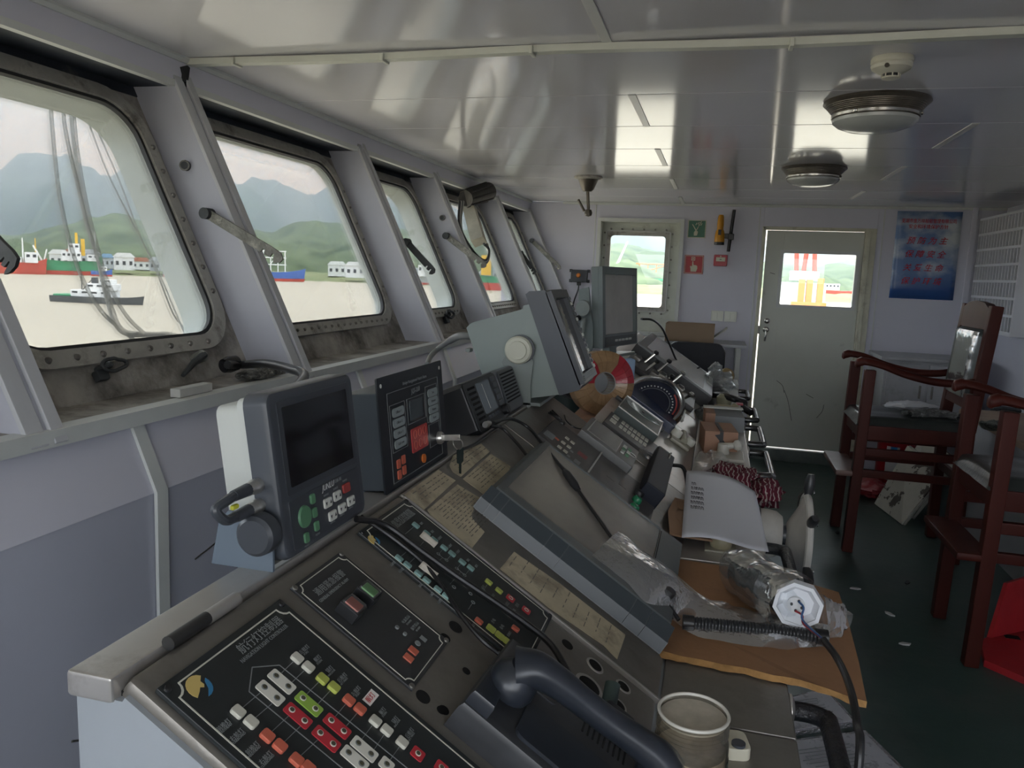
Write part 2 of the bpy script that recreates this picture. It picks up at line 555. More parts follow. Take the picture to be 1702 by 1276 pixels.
# recess above the windows, its shade put into added dark plates, and the outer plating with rounded openings
for (a, b) in bays:
    g0, g1 = a + 0.075, b - 0.065
    v0, v1 = -0.812, -0.045
    cx, cy, w, h = (g0 + g1) / 2, (v0 + v1) / 2, g1 - g0, v1 - v0
    hole = rrect(w, h, 0.12, 7, cx, cy)
    lo, hi = -0.965, 0.10
    # plating: project each hole point outward to the bay rectangle
    outer = []
    for (x, y) in hole:
        dx, dy = x - cx, y - cy
        t = min(((b + 0.04 - cx) / dx) if dx > 1e-6 else (((a - 0.04 - cx) / dx) if dx < -1e-6 else 1e9),
                ((hi - cy) / dy) if dy > 1e-6 else (((lo - cy) / dy) if dy < -1e-6 else 1e9))
        outer.append((cx + dx * t, cy + dy * t))
    mb = MB()
    n = len(hole)
    rect = [(b + 0.04, hi), (a - 0.04, hi), (a - 0.04, lo), (b + 0.04, lo)]
    vs = [(x, y, WD) for x, y in hole] + [(x, y, WD) for x, y in outer] + [(x, y, WD) for x, y in rect]
    fs = [(i, (i + 1) % n, n + (i + 1) % n, n + i) for i in range(n)]
    for ci in range(4):
        i = min(range(n), key=lambda q: -1 if False else abs(math.atan2(outer[q][1] - cy, outer[q][0] - cx) - math.atan2(rect[ci][1] - cy, rect[ci][0] - cx)))
        # fill the corner triangle between the two outer points that straddle the corner
        best = None
        for q in range(n):
            p, r2 = outer[q], outer[(q + 1) % n]
            if abs(p[0] - r2[0]) > 1e-5 and abs(p[1] - r2[1]) > 1e-5 and (V((*p, 0)) - V((*rect[ci], 0))).length < 0.75 and (p[0] - cx) * (rect[ci][0] - cx) > 0 and (p[1] - cy) * (rect[ci][1] - cy) > 0:
                best = q
        if best is not None:
            fs.append((n + best, n + (best + 1) % n, 2 * n + ci))
    mb._add(vs, fs, FW)
    mb.build('plating', m_grime, wf, smooth=0)
    MB().box2((a - 0.002, 0.0, WD), (b + 0.002, 0.098, WD + 0.004), 0, FW).build('header_plate', m_recess_shade, wf, smooth=0)
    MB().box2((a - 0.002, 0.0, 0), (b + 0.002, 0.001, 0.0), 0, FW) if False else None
    MB().box2((-1.90, a, 2.086), (-1.722, b, 2.0935)).build('soffit', m_recess_shade, wf, smooth=0)
    # window unit
    num = bays.index((a, b)) + 1
    wname = 'window_%d' % num
    fl_o = rrect(w + 0.085, h + 0.085, 0.155, 7, cx, cy)
    fl_i = rrect(w - 0.004, h - 0.004, 0.118, 7, cx, cy)
    win = ring_prism(MB(), fl_o, fl_i, WD - 0.002, WD + 0.014, FW).build(wname, m_frame)
    struct(win)
    ring_prism(MB(), rrect(w + 0.012, h + 0.012, 0.12, 7, cx, cy), rrect(w - 0.026, h - 0.026, 0.107, 7, cx, cy), WD + 0.006, WD - 0.008, FW).build('gasket', m_gasket, win)
    MB().prism(rrect(w - 0.006, h - 0.006, 0.117, 7, cx, cy), WD - 0.010, WD - 0.004, FW).build('pane', m_glass, win, smooth=0)
    ring_prism(MB(), rrect(w + 0.03, h + 0.03, 0.135, 7, cx, cy), rrect(w + 0.002, h + 0.002, 0.12, 7, cx, cy), WD - 0.012, WD - (0.115 if num % 2 else 0.045), FW).build('reveal', m_reveal, win)
    if num in (3, 4, 5, 6, 7):
        nb = int((w - 0.1) / (0.052 if num != 3 else 0.085))
        scr = MB().cyl((0, 0, 0), (0, 0, 0.006), 0.009 if num == 3 else 0.0065, 0.006 if num == 3 else 0.0045, 10)
        scr.box((0, 0, 0.0062), (0.011, 0.002, 0.001))
        for i in range(nb):
            t = (i + 0.5) / nb
            M2 = FW @ Matrix.Translation((cx - w / 2 + 0.06 + (w - 0.12) * t, cy - h / 2 - 0.021, WD + 0.014)) @ Matrix.Rotation(i * 1.3, 4, 'Z')
            MB()._add([M2 @ p for p in scr.v], scr.f).build('screw', m_bolt, win)
        for i in range(7):
            for sx in (-1, 1):
                t = (i + 0.5) / 7
                M2 = FW @ Matrix.Translation((cx + sx * (w / 2 + 0.021), cy - h / 2 + 0.1 + (h - 0.2) * t, WD + 0.014))
                MB()._add([M2 @ p for p in scr.v], scr.f).build('screw', m_bolt, win)
# mullions
mls = [(-1.52, -1.45), (-0.10, -0.02), (1.17, 1.25), (2.17, 2.25), (3.455, 3.53), (4.465, 4.54), (5.825, 5.90), (6.90, 6.97)]
for (a, b) in mls:
    MB().box2((a, -1.045, WD - 0.01), (b, 0.09, -0.006), 0.004, FW).build('mullion', m_mull, wf)
    MB().box2((a + 0.052, -1.045, -0.008), (b + 0.004, 0.06, 0.004), 0.002, FW).build('mullion_edge', m_mulledge, wf)
    MB().box2((a - 0.002, -1.045, -0.012), (a + 0.040, 0.06, 0.0), 0.002, FW).build('mullion_edge', m_mulledge, wf)
# niche floor, sill lip, panels below
MB().prism([(-1.285, 1.20), (-1.285, 1.17), (-1.60, 1.17), (-1.60, 1.20)], -YN, -YE, M=XZ).build('niche_floor', m_grime, wf)
MB().prism([(-1.256, 1.202), (-1.256, 1.168), (-1.272, 1.163), (-1.30, 1.163), (-1.30, 1.202)], -YN, -YE, M=XZ).build('sill_lip', m_trim, wf)
b_y = [-0.6, 0.45, 1.475, 2.62, 3.56, 4.5, 5.5, 6.4]
edges = [YN] + b_y + [YE]
for i in range(len(edges) - 1):
    a, b = edges[i], edges[i + 1]
    MB().prism([(-1.285, 1.166), (-1.222, 1.012), (-1.25, 1.012), (-1.31, 1.166)], -a - 0.001, -b + 0.001, M=XZ).build('upper_panel', m_wall, wf)
    MB().prism([(-1.225, 1.012), (-1.232, 0.0), (-1.27, 0.0), (-1.27, 1.012)], -a - 0.001, -b + 0.001, M=XZ).build('lower_panel', m_wall_low, wf)
for y in b_y:
    MB().prism([(-1.284, 1.166), (-1.276, 1.168), (-1.213, 1.014), (-1.224, 0.0), (-1.232, 0.0), (-1.222, 1.014)], -y + 0.018, -y - 0.018, M=XZ).build('batten', m_trim, wf)
# ---------------------------------------------------------------- end wall with window niche and door
EW = frame((0, YE, 0), (1, 0, 0), (0, 0, 1))     # local x right, y up, z toward the room
we = struct(MB().build('wall_end', m_wall)) if False else None
def wall_rects(rects, name, m, thick=0.06, parent=None):
    out = []
    for (x0, z0, x1, z1) in rects:
        mb = MB().box2((x0, z0, -thick), (x1, z1, 0.0), 0, EW)
        out.append(mb)
    return out
nx0, nx1, nz0, nz1 = -1.045, -0.35, 1.06, 2.02     # window niche
dx0, dx1, dz0, dz1 = 0.335, 1.225, 0.0, 2.005       # door opening
rects = [(-1.95, 0, nx0, ZC), (nx0, nz1, nx1, ZC), (nx0, 0, nx1, nz0), (nx1, 0, dx0 - 0.001, ZC), (dx0, dz1, dx1, ZC), (dx1 + 0.001, 0, 1.94, ZC), (1.941, 0, XR + 0.05, ZC)]
we = None
for k, r in enumerate(wall_rects(rects, 'wall_end', m_wall)):
    if we is None:
        we = struct(r.build('wall_end', m_wall))
    else:
        r.build('wall_panel', m_wall, we)
for x in (-1.10, 0.30, 1.27, 1.94):
    MB().box2((x - 0.004, 0.0, 0.0), (x + 0.004, ZC, 0.004), 0.001, EW).build('panel_joint', m_trim, we)
MB().box2((-1.4, ZC - 0.022, 0), (XR, ZC, 0.012), 0.003, EW).build('cornice_strip', m_trim, we)
MB().box2((1.905, 0, 0), (1.945, ZC, 0.025), 0.004, EW).build('corner_post', m_wall, we)
struct(MB().box2((-1.25, 0.0, 0), (dx0 - 0.02, 0.09, 0.012), 0.003, EW).build('baseboard_end', mat('dark_green_coaming', (0.03, 0.055, 0.05), 0.45)))
# niche
m_niche = mat('cream_white_niche', (0.62, 0.64, 0.57), 0.5, var=0.07, vscale=5, stain=(0.35, 0.33, 0.27), stain_amt=(0.6, 0.8), stain_scale=7)
w8 = ring_prism(MB(), [(nx0 - 0.03, nz0 - 0.03), (nx1 + 0.03, nz0 - 0.03), (nx1 + 0.03, nz1 + 0.03), (nx0 - 0.03, nz1 + 0.03)],
                [(nx0, nz0), (nx1, nz0), (nx1, nz1), (nx0, nz1)], -0.005, 0.022, EW).build('window_8', m_trim)
struct(w8)
gx0, gx1, gz0, gz1 = -0.965, -0.475, 1.275, 1.905
ring_prism(MB(), [(nx0, nz0), (nx1, nz0), (nx1, nz1), (nx0, nz1)], [(gx0, gz0), (gx1, gz0), (gx1, gz1), (gx0, gz1)], -0.10, -0.075, EW).build('niche_back', m_niche, w8)
ring_prism(MB(), [(nx0 - 0.001, nz0 - 0.001), (nx1 + 0.001, nz0 - 0.001), (nx1 + 0.001, nz1 + 0.001), (nx0 - 0.001, nz1 + 0.001)],
           [(nx0 + 0.004, nz0 + 0.004), (nx1 - 0.004, nz0 + 0.004), (nx1 - 0.004, nz1 - 0.004), (nx0 + 0.004, nz1 - 0.004)], -0.10, 0.0, EW).build('niche_side', m_niche, w8)
ring_prism(MB(), rrect(gx1 - gx0 + 0.07, gz1 - gz0 + 0.07, 0.012, 3, (gx0 + gx1) / 2, (gz0 + gz1) / 2), rrect(gx1 - gx0 - 0.004, gz1 - gz0 - 0.004, 0.03, 3, (gx0 + gx1) / 2, (gz0 + gz1) / 2), -0.075, -0.052, EW).build('frame', m_frame, w8)
ring_prism(MB(), rrect(gx1 - gx0 + 0.078, gz1 - gz0 + 0.078, 0.012, 3, (gx0 + gx1) / 2, (gz0 + gz1) / 2), rrect(gx1 - gx0 + 0.066, gz1 - gz0 + 0.066, 0.01, 3, (gx0 + gx1) / 2, (gz0 + gz1) / 2), -0.075, -0.046, EW).build('frame_edge', mat('pale_grey_edge', (0.6, 0.61, 0.6), 0.4), w8)
MB().prism(rrect(gx1 - gx0, gz1 - gz0, 0.03, 3, (gx0 + gx1) / 2, (gz0 + gz1) / 2), -0.085, -0.079, EW).build('pane', m_glass, w8, smooth=0)
nut = MB().cyl((0, 0, 0), (0, 0, 0.016), 0.009, 0.009, 6).cyl((0, 0, 0.016), (0, 0, 0.026), 0.005, 0.004, 8)
for i in range(7):
    z = gz0 - 0.02 + (gz1 - gz0 + 0.04) * i / 6
    for x in (gx0 - 0.055, gx1 + 0.055):
        MB()._add([EW @ (p + V((x, z, -0.075))) for p in nut.v], nut.f).build('nut', m_bolt, w8)
for i in range(6):
    x = gx0 + 0.0 + (gx1 - gx0) * i / 5
    for z in (gz0 - 0.055, gz1 + 0.055):
        MB()._add([EW @ (p + V((x, z, -0.075))) for p in nut.v], nut.f).build('nut', m_bolt, w8)
# door: leaf swung a few degrees open on its right-hand hinges, so daylight leaks in at the left edge
m_door = mat('grey_green_door', (0.62, 0.64, 0.57), 0.45, var=0.05, vscale=1.4, stain=(0.30, 0.30, 0.27), stain_amt=(0.62, 0.85), stain_scale=5)
m_dframe = mat('aged_cream_door_frame', (0.60, 0.59, 0.47), 0.5, var=0.12, vscale=6, stain=(0.24, 0.21, 0.15), stain_amt=(0.55, 0.8), stain_scale=9)
lx0, lx1, lz0, lz1 = 0.372, 1.135, 0.115, 1.975
d1 = struct(MB().box2((lx0, lz0, -0.05), (0.515, lz1, -0.01), 0.003, EW).build('door_1', m_door))
wx0, wx1, wz0, wz1 = 0.515, 1.09, 1.355, 1.79
for (x0, z0, x1, z1) in ((wx0, lz0, wx1, wz0), (wx0, wz1, wx1, lz1), (wx1, lz0, lx1, lz1)):
    MB().box2((x0 - 0.0005, z0, -0.05), (x1 + 0.0005, z1, -0.01), 0, EW).build('leaf_panel', m_door, d1)
ring_prism(MB(), rrect(wx1 - wx0 + 0.05, wz1 - wz0 + 0.05, 0.01, 3, (wx0 + wx1) / 2, (wz0 + wz1) / 2), rrect(wx1 - wx0 - 0.004, wz1 - wz0 - 0.004, 0.01, 3, (wx0 + wx1) / 2, (wz0 + wz1) / 2), -0.012, 0.004, EW).build('window_frame', m_trim, d1)
MB().prism(rrect(wx1 - wx0, wz1 - wz0, 0.01, 3, (wx0 + wx1) / 2, (wz0 + wz1) / 2), -0.035, -0.03, EW).build('pane', m_glass, d1, smooth=0)
jb = struct(MB().box2((lx1 + 0.003, 0, -0.06), (dx1, dz1, 0.012), 0.004, EW).build('trim_1', m_dframe))
MB().box2((lx1 + 0.02, 0.0, 0.012), (lx1 + 0.045, dz1 - 0.02, 0.020), 0.003, EW).build('stop_bead', m_dframe, jb)
MB().box2((dx0, lz1 + 0.004, -0.06), (lx1 + 0.003, dz1, 0.012), 0.004, EW).build('head', m_dframe, jb)
MB().box2((dx0 - 0.005, 0, -0.06), (dx0 + 0.024, dz1, 0.012), 0.004, EW).build('jamb', m_dframe, jb)
struct(MB().box2((dx0, 0.0, -0.06), (dx1, 0.105, 0.03), 0.006, EW).build('trim_2', mat('dark_grey_threshold', (0.10, 0.12, 0.11), 0.4, 0.3, var=0.3)))
m_chrome = mat('worn_chrome', (0.62, 0.61, 0.58), 0.22, 1.0, var=0.1)
hz = 1.135
hd = MB().lathe([(0.0, 0), (0.026, 0), (0.026, 0.006), (0.02, 0.01), (0.012, 0.012), (0.011, 0.04), (0, 0.04)], 20, EW @ Matrix.Translation((0.425, hz, -0.01)), ring=(1, 0, 0)).build('handle_rose', m_chrome, d1)
MB().tube(spline([EW @ V(p) for p in ((0.425, hz, 0.03), (0.425, hz - 0.01, 0.045), (0.424, hz - 0.05, 0.05), (0.420, hz - 0.095, 0.045))], 6), 0.009, 10).build('lever', m_chrome, hd)
MB().lathe([(0.0, 0), (0.024, 0), (0.023, 0.008), (0.014, 0.014), (0, 0.014)], 20, EW @ Matrix.Translation((0.428, hz + 0.075, -0.01)), ring=(1, 0, 0)).build('lock_cylinder', m_chrome, d1)
MB().box2((0.36, hz - 0.04, -0.012), (0.376, hz + 0.03, -0.006), 0.001, EW).build('latch_plate', m_bolt, d1)
m_scuff = mat('black_scuff', (0.06, 0.06, 0.055), 0.7)
for pts in ([(0.62, 0.62), (0.66, 0.52), (0.70, 0.36)], [(0.80, 0.60), (0.86, 0.57)], [(0.55, 0.70), (0.60, 0.66), (0.62, 0.60)], [(0.90, 0.40), (0.94, 0.46), (0.95, 0.52)], [(0.42, 1.62), (0.46, 1.61)]):
    MB().tube(spline([EW @ V((x, z, -0.0097)) for x, z in pts], 5), 0.0022, 5).build('scuff_mark', m_scuff, d1)
for pts in ([(0.90, 0.66), (0.92, 0.63), (0.91, 0.60)], [(1.60, 0.80), (1.70, 0.82), (1.74, 0.86)], [(1.20, 0.55), (1.24, 0.53)]):
    MB().tube(spline([V((-1.2265, y, z)) for y, z in pts], 5), 0.0025, 5).build('scuff_mark', m_scuff, wf)
tb = atY(309, 122, 2.20)
MB().prism([(0, 0.0), (0.03, 0.012), (0.042, 0.008), (0.036, -0.02), (0.028, -0.045), (0.012, -0.07), (0.004, -0.05), (0.008, -0.02)], -0.004, 0.004, frame(V((-1.698, 2.20, tb.z + 0.02)), (0, 1, 0), (0, 0, 1))).build('torn_gap', m_dark, wf)
# ---------------------------------------------------------------- aft wall (right) and the wall behind the photographer; window openings in the latter are unseen, added for room light
wr = struct(MB().box2((XR, YN, 0), (XR + 0.06, YE + 0.06, ZC + 0.05)).build('wall_right', m_wall))
wn = struct(MB().box2((-2.0, YN - 0.06, 0), (XR + 0.06, YN, 0.95)).build('wall_near', m_wall))
MB().box2((-2.0, YN - 0.06, 1.98), (XR + 0.06, YN, ZC + 0.05)).build('wall_panel', m_wall, wn)
for x in (-2.0, -0.6, 0.75, 1.9):
    MB().box2((x, YN - 0.06, 0.95), (x + (0.3 if x == 1.9 else 0.1), YN, 1.98)).build('window_post', m_mull, wn)
# ------------------------------------------------------------------ outside: river, shore, hills, mountains, vessels
ZW = -4.5
def hdir(px):
    """horizontal unit direction of a picture column, taken on the horizon"""
    lo, hi = 200.0, 800.0
    for _ in range(40):
        mid = (lo + hi) / 2
        if ray(px, mid).z > 0:
            lo = mid
        else:
            hi = mid
    v = ray(px, lo); v.z = 0
    return v.normalized()
def az(px):
    d = hdir(px); return math.atan2(d.x, d.y)
def elev(px, py):
    v = ray(px, py); return v.z / math.hypot(v.x, v.y)
def onwater(px, py):
    return atZ(px, py, ZW)
m_water = mat('muddy_river_water', (0.40, 0.345, 0.255), 0.45, var=0.10, vscale=0.02, bump=0.5, bscale=0.35, spec=0.25, stretch=(1, 1, 1))
m_forest = mat('sunlit_forest', (0.035, 0.062, 0.030), 0.9, col2=(0.15, 0.19, 0.10), vscale=0.035, bump=1.0, bscale=0.08, spec=0.1)  # greyer greens: some distance haze put into the colour
m_mount = mat('far_mountain_forest', (0.018, 0.040, 0.022), 0.95, col2=(0.045, 0.085, 0.035), vscale=0.006, bump=1.0, bscale=0.02, spec=0.05)
m_bank = mat('grassy_bank', (0.10, 0.15, 0.05), 0.9, col2=(0.22, 0.22, 0.10), vscale=0.08, bump=0.6, bscale=0.3)
struct(MB().quad((-7000, -5000, ZW), (5000, -5000, ZW), (5000, 9000, ZW), (-7000, 9000, ZW)).build('river_water', m_water, smooth=0, fixn=False))
A0, A1 = math.radians(-75), math.radians(30)
def interp(tab, a):
    if a <= tab[0][0]:
        return tab[0][1]
    for (p, q) in zip(tab, tab[1:]):
        if a <= q[0]:
            t = (a - p[0]) / (q[0] - p[0])
            t = t * t * (3 - 2 * t)
            return p[1] * (1 - t) + q[1] * t
    return tab[-1][1]
ridge_px = [(-200, 300), (-80, 275), (0, 266), (45, 258), (100, 257), (150, 262), (185, 280), (212, 284), (240, 268), (300, 262), (360, 276), (395, 284), (424, 279), (445, 292), (485, 314), (505, 318), (560, 314), (600, 318), (640, 306), (680, 318), (740, 335), (800, 345), (860, 350), (930, 330), (1000, 322), (1060, 330), (1120, 352), (1200, 385), (1300, 408), (1430, 418), (1600, 425), (1800, 430)]
hill_px = [(-200, 392), (-60, 388), (0, 392), (60, 384), (110, 378), (150, 372), (230, 372), (300, 378), (380, 384), (440, 380), (500, 372), (560, 372), (620, 378), (700, 382), (780, 388), (860, 395), (930, 398), (1000, 404), (1060, 412), (1120, 424), (1200, 434), (1300, 438), (1430, 442), (1800, 452)]
ridge = [(az(x), elev(x, y + 12)) for x, y in ridge_px]
hill = [(az(x), elev(x, y)) for x, y in hill_px]
def terrain(name, tab, r0, rp, r1, rough, m, na, nr, p_up):
    mb = MB()
    def fn(u, v):
        a = A0 + (A1 - A0) * u
        r = r0 + (r1 - r0) * v
        k = max(0.0, 1 - abs((r - rp) / ((rp - r0) if r < rp else (r1 - rp)))) ** p_up
        h = interp(tab, a) * rp + 1.55
        d = V((math.sin(a), math.cos(a), 0))
        nz = noise.fractal(V((a * 14, r / rough / 9, 3.1)), 1.0, 2.0, 6) * rough * (0.25 + k * (1 - 0.75 * k))
        z = ZW - 1 + (h - ZW) * k + nz
        return V((d.x * r, d.y * r, z))
    mb.grid(fn, na, nr)
    return struct(mb.build(name, m, smooth=180, fixn=False))
terrain('mountain_range', ridge, 1150, 2600, 4200, 110, m_mount, 340, 40, 0.8)
terrain('wooded_hills', hill, 330, 620, 1100, 14, m_forest, 420, 46, 0.62)
# low bank along the far shore
mb = MB()
def bank(u, v):
    a = A0 + (A1 - A0) * u
    r = 268 + 6 * math.sin(a * 23) + v * 120
    h = (0.0, 1.6, 2.6, 3.0, 3.0)[int(v * 4 + 0.5)]
    return V((math.sin(a) * r, math.cos(a) * r, ZW - 0.3 + h + 0.5 * noise.noise(V((a * 90, v * 9, 0)))))
mb.grid(bank, 260, 4)
struct(mb.build('far_shore_bank', m_bank, smooth=180, fixn=False))
# air haze over the far river and hills (real scattering volume)
if HAZE > 0:
    hb = MB()
    R0, R1 = 290, 4300
    vs = []
    nseg = 16
    for k in range(nseg + 1):
        a = A0 - 0.05 + (A1 - A0 + 0.1) * k / nseg
        for (r, z) in ((R0, ZW - 3), (R1, ZW - 3), (R1, 750), (R0, 150)):
            vs.append((math.sin(a) * r, math.cos(a) * r, z))
    fs = []
    for k in range(nseg):
        for j in range(4):
            fs.append((k * 4 + j, k * 4 + (j + 1) % 4, k * 4 + 4 + (j + 1) % 4, k * 4 + 4 + j))
    fs += [(0, 1, 2, 3), (nseg * 4 + 3, nseg * 4 + 2, nseg * 4 + 1, nseg * 4)]
    hb._add(vs, fs)
    hm = bpy.data.materials.new('distance_haze')
    hm.use_nodes = True
    nt = hm.node_tree
    for n_ in list(nt.nodes):
        nt.nodes.remove(n_)
    oo = nt.nodes.new('ShaderNodeOutputMaterial')
    vsn = nt.nodes.new('ShaderNodeVolumeScatter')
    vsn.inputs['Color'].default_value = (0.64, 0.82, 1.0, 1)
    vsn.inputs['Density'].default_value = HAZE
    vsn.inputs['Anisotropy'].default_value = 0.2
    nt.links.new(vsn.outputs[0], oo.inputs['Volume'])
    ho = hb.build('distance_haze', hm, smooth=0)
    ho['kind'] = 'stuff'; ho['label'] = 'thin blue haze hanging over the far river and hills'; ho['category'] = 'haze'
# ---- vessels
m_white = mat('white_ship_paint', (0.78, 0.78, 0.76), 0.5, var=0.06, vscale=0.5)
m_red = mat('red_antifouling', (0.50, 0.07, 0.045), 0.6, var=0.15, vscale=0.3)
m_green = mat('green_hull', (0.05, 0.28, 0.13), 0.6, var=0.15, vscale=0.3)
m_blue = mat('blue_hull', (0.05, 0.13, 0.42), 0.6, var=0.15, vscale=0.3)
m_hull = mat('dark_tug_hull', (0.06, 0.065, 0.07), 0.6, var=0.2, vscale=0.5)
m_yel = mat('yellow_funnel', (0.70, 0.42, 0.03), 0.6)
m_orange = mat('orange_crane_paint', (0.62, 0.20, 0.05), 0.6)
m_glassd = mat('dark_ship_window', (0.03, 0.035, 0.04), 0.2)
m_grey = mat('grey_ship_paint', (0.40, 0.42, 0.43), 0.6, var=0.1)
def hull_mesh(L, W, h, sheer=0.15, draft=0.6):
    """hull along local x, bow at +x, waterline z=0"""
    st = [(-0.5, 0.80, 1.05), (-0.42, 0.96, 1.0), (-0.2, 1.0, 0.95), (0.1, 1.0, 0.95), (0.28, 0.9, 1.05), (0.40, 0.6, 1.2), (0.47, 0.28, 1.35), (0.50, 0.03, 1.45)]
    vs = []; fs = []
    for (t, w, k) in st:
        x = t * L
        z1 = h * (1 + (k - 1) * sheer / 0.15)
        rake = 0.03 * L if t > 0.3 else 0
        vs += [(x - rake, -w * W / 2 * 0.85, -draft), (x, -w * W / 2, z1), (x, w * W / 2, z1), (x - rake, w * W / 2 * 0.85, -draft)]
    n = len(st)
    for i in range(n - 1):
        for j in range(3):
            fs.append((i * 4 + j, i * 4 + j + 1, i * 4 + 5 + j, i * 4 + 4 + j))
        fs.append((i * 4 + 3, i * 4, i * 4 + 4, i * 4 + 7))
    fs += [(0, 1, 2, 3), (n * 4 - 1, n * 4 - 2, n * 4 - 3, n * 4 - 4)]
    return MB()._add(vs, fs)
def vessel(name, pos, head, L, W, h, mh, label, cat, low=None, sup=(), masts=(), cranes=(), lowh=0.3):
    t = thing(name, pos, label, cat)
    M = Matrix.Translation(pos) @ Matrix.Rotation(head, 4, 'Z')
    q = hull_mesh(L, W, h)
    MB()._add([M @ p for p in q.v], q.f).build('hull', mh, t)
    if low:
        q = hull_mesh(L * 0.985, W * 1.02, h * lowh, 0.02)
        MB()._add([M @ p for p in q.v], q.f).build('boot_topping', low, t)
    for (x, y, z, sx, sy, sz, mm) in sup:
        d = MB().box((x * L, y, h + z + sz / 2), (sx * L, sy, sz), 0.08, M).build('deckhouse', mm, t)
        if mm is m_white and sx * L > 1.5:
            wn_ = max(2, int(sx * L / 1.2))
            for i in range(wn_):
                MB().box((x * L - sx * L / 2 + (i + 0.5) * sx * L / wn_, y, h + z + sz * 0.66), (sx * L / wn_ * 0.55, sy + 0.06, sz * 0.26), 0, M).build('window', m_glassd, d)
    for (x, z, hh, r, mm) in masts:
        mp = MB().cyl((x * L, 0, h + z), (x * L, 0, h + z + hh), r, r * 0.6, 8, M=M)
        mp.cyl((x * L, -hh * 0.16, h + z + hh * 0.6), (x * L, hh * 0.16, h + z + hh * 0.6), r * 0.6, seg=6, M=M)
        mp.cyl((x * L, -hh * 0.1, h + z + hh * 0.82), (x * L, hh * 0.1, h + z + hh * 0.82), r * 0.5, seg=6, M=M)
        mp.build('mast', mm, t)
    for (x, z, x2, z2, r, mm) in cranes:
        MB().tube([M @ V((x * L, 0, h + z)), M @ V((x2 * L, 0, h + z2))], r, 6).build('boom', mm, t)
    return t
def headpx(p1, p2):
    a, b = onwater(*p1), onwater(*p2)
    return math.atan2(b.y - a.y, b.x - a.x)
def place(p_stern, p_bow):
    a, b = onwater(*p_stern), onwater(*p_bow)
    return (a + b) / 2, math.atan2(b.y - a.y, b.x - a.x), (b - a).length
# tug in midstream
c, hdg, L = place((94, 500), (240, 507))
vessel('tugboat', c, hdg, L, L * 0.26, L * 0.062, m_hull, 'small grey-hulled tugboat with white wheelhouse under way in midstream', 'tugboat', None,
       [(-0.05, 0, 0, 0.44, L * 0.18, L * 0.07, m_white), (0.05, 0, L * 0.07, 0.30, L * 0.14, L * 0.07, m_white), (0.10, 0, L * 0.14, 0.14, L * 0.10, L * 0.045, m_white), (-0.05, 0, L * 0.13, 0.05, L * 0.05, L * 0.07, m_hull), (-0.36, 0, 0, 0.2, L * 0.2, L * 0.02, m_green)],
       [(0.02, L * 0.13, L * 0.2, L * 0.008, m_hull), (-0.2, L * 0.06, L * 0.17, L * 0.006, m_hull)], [(-0.2, L * 0.06, -0.06, L * 0.2, L * 0.004, m_hull)])
# moored red and green ships on the far side
def far_vessel(name, pa, pb, h, mh, label, cat, low, sup, masts=(), cranes=(), lowh=0.3, dist=None):
    if dist is None:
        a, b = onwater(*pa), onwater(*pb)
    else:
        a, b = hdir(pa[0]) * dist, hdir(pb[0]) * dist
        a.z = b.z = ZW
    c = (a + b) / 2
    L = (b - a).length
    return vessel(name, c, math.atan2(b.y - a.y, b.x - a.x), L, L * 0.2, h, mh, label, cat, low, sup, masts, cranes, lowh)
far_vessel('cargo_ship', (-60, 446), (78, 449), 3.2, m_red, 'red-hulled cargo ship with white masts moored at the far shore', 'ship', None,
           [(0.30, 0, 0, 0.16, 5, 3, m_white), (0.12, 0, 0, 0.12, 3, 1.5, m_white)], [(0.2, 0, 7, 0.25, m_white), (0.36, 3, 4, 0.2, m_yel)], [(0.45, 0, 0.33, 5, 0.25, m_white), (0.45, 0, 0.5, 4, 0.2, m_white)], dist=262)
far_vessel('work_ship', (75, 446), (170, 450), 4.2, m_green, 'green-hulled work ship with yellow funnel moored beside the red ship', 'ship', m_red,
           [(-0.05, 0, 0, 0.34, 6, 2.6, m_white), (0.0, 0, 2.6, 0.2, 5, 2.4, m_white), (0.16, 0, 1.5, 0.07, 2, 5.0, m_yel), (0.05, 0, 5.0, 0.05, 1.4, 3.2, m_yel), (0.33, 0, 0, 0.2, 5, 2, m_white)],
           [(0.38, 2, 6.5, 0.2, m_white)], (), 0.28, dist=266)
far_vessel('barge', (150, 448), (186, 451), 1.6, m_blue, 'low dark blue barge moored ahead of the green work ship', 'barge', m_red, [(0.1, 0, 0, 0.3, 3, 1.2, m_white)], dist=258)
def lattice_ship(pa, pb, dist, label):
    t = far_vessel('gate_ship', pa, pb, 3.0, m_blue, label, 'ship', m_red, [(-0.30, 0, 0, 0.26, 6, 3.0, m_white)], (), (), 0.3, dist)
    a, b = hdir(pa[0]) * dist, hdir(pb[0]) * dist
    L = (b - a).length
    M = Matrix.Translation((a + b) / 2 + V((0, 0, ZW))) @ Matrix.Rotation(math.atan2(b.y - a.y, b.x - a.x), 4, 'Z')
    for k in range(7):
        x = -0.42 * L + 0.62 * L * k / 6
        for y in (-1.8, 1.8):
            MB().cyl((x, y, 3.0), (x, y, 9.5), 0.16, seg=6, M=M).build('gantry_post', m_white, t)
    for z in (5.2, 7.4, 9.5):
        for y in (-1.8, 1.8):
            MB().cyl((-0.44 * L, y, z), (0.22 * L, y, z), 0.16, seg=6, M=M).build('gantry_rail', m_white, t)
    for k in range(6):
        x = -0.42 * L + 0.62 * L * k / 6
        MB().cyl((x, -1.8, 5.2 + (k % 2) * 2.2), (x + 0.62 * L / 6, -1.8, 7.4 + ((k + 1) % 2) * 2.1), 0.12, seg=6, M=M).build('brace', m_white, t)
    return t
lattice_ship((392, 464), (508, 467), 262, 'blue-hulled ship carrying a white lattice gantry seen past the first mullion')
lattice_ship((270, 460), (330, 463), 275, 'blue-hulled ship with white lattice gantry beside the pale window reveal')
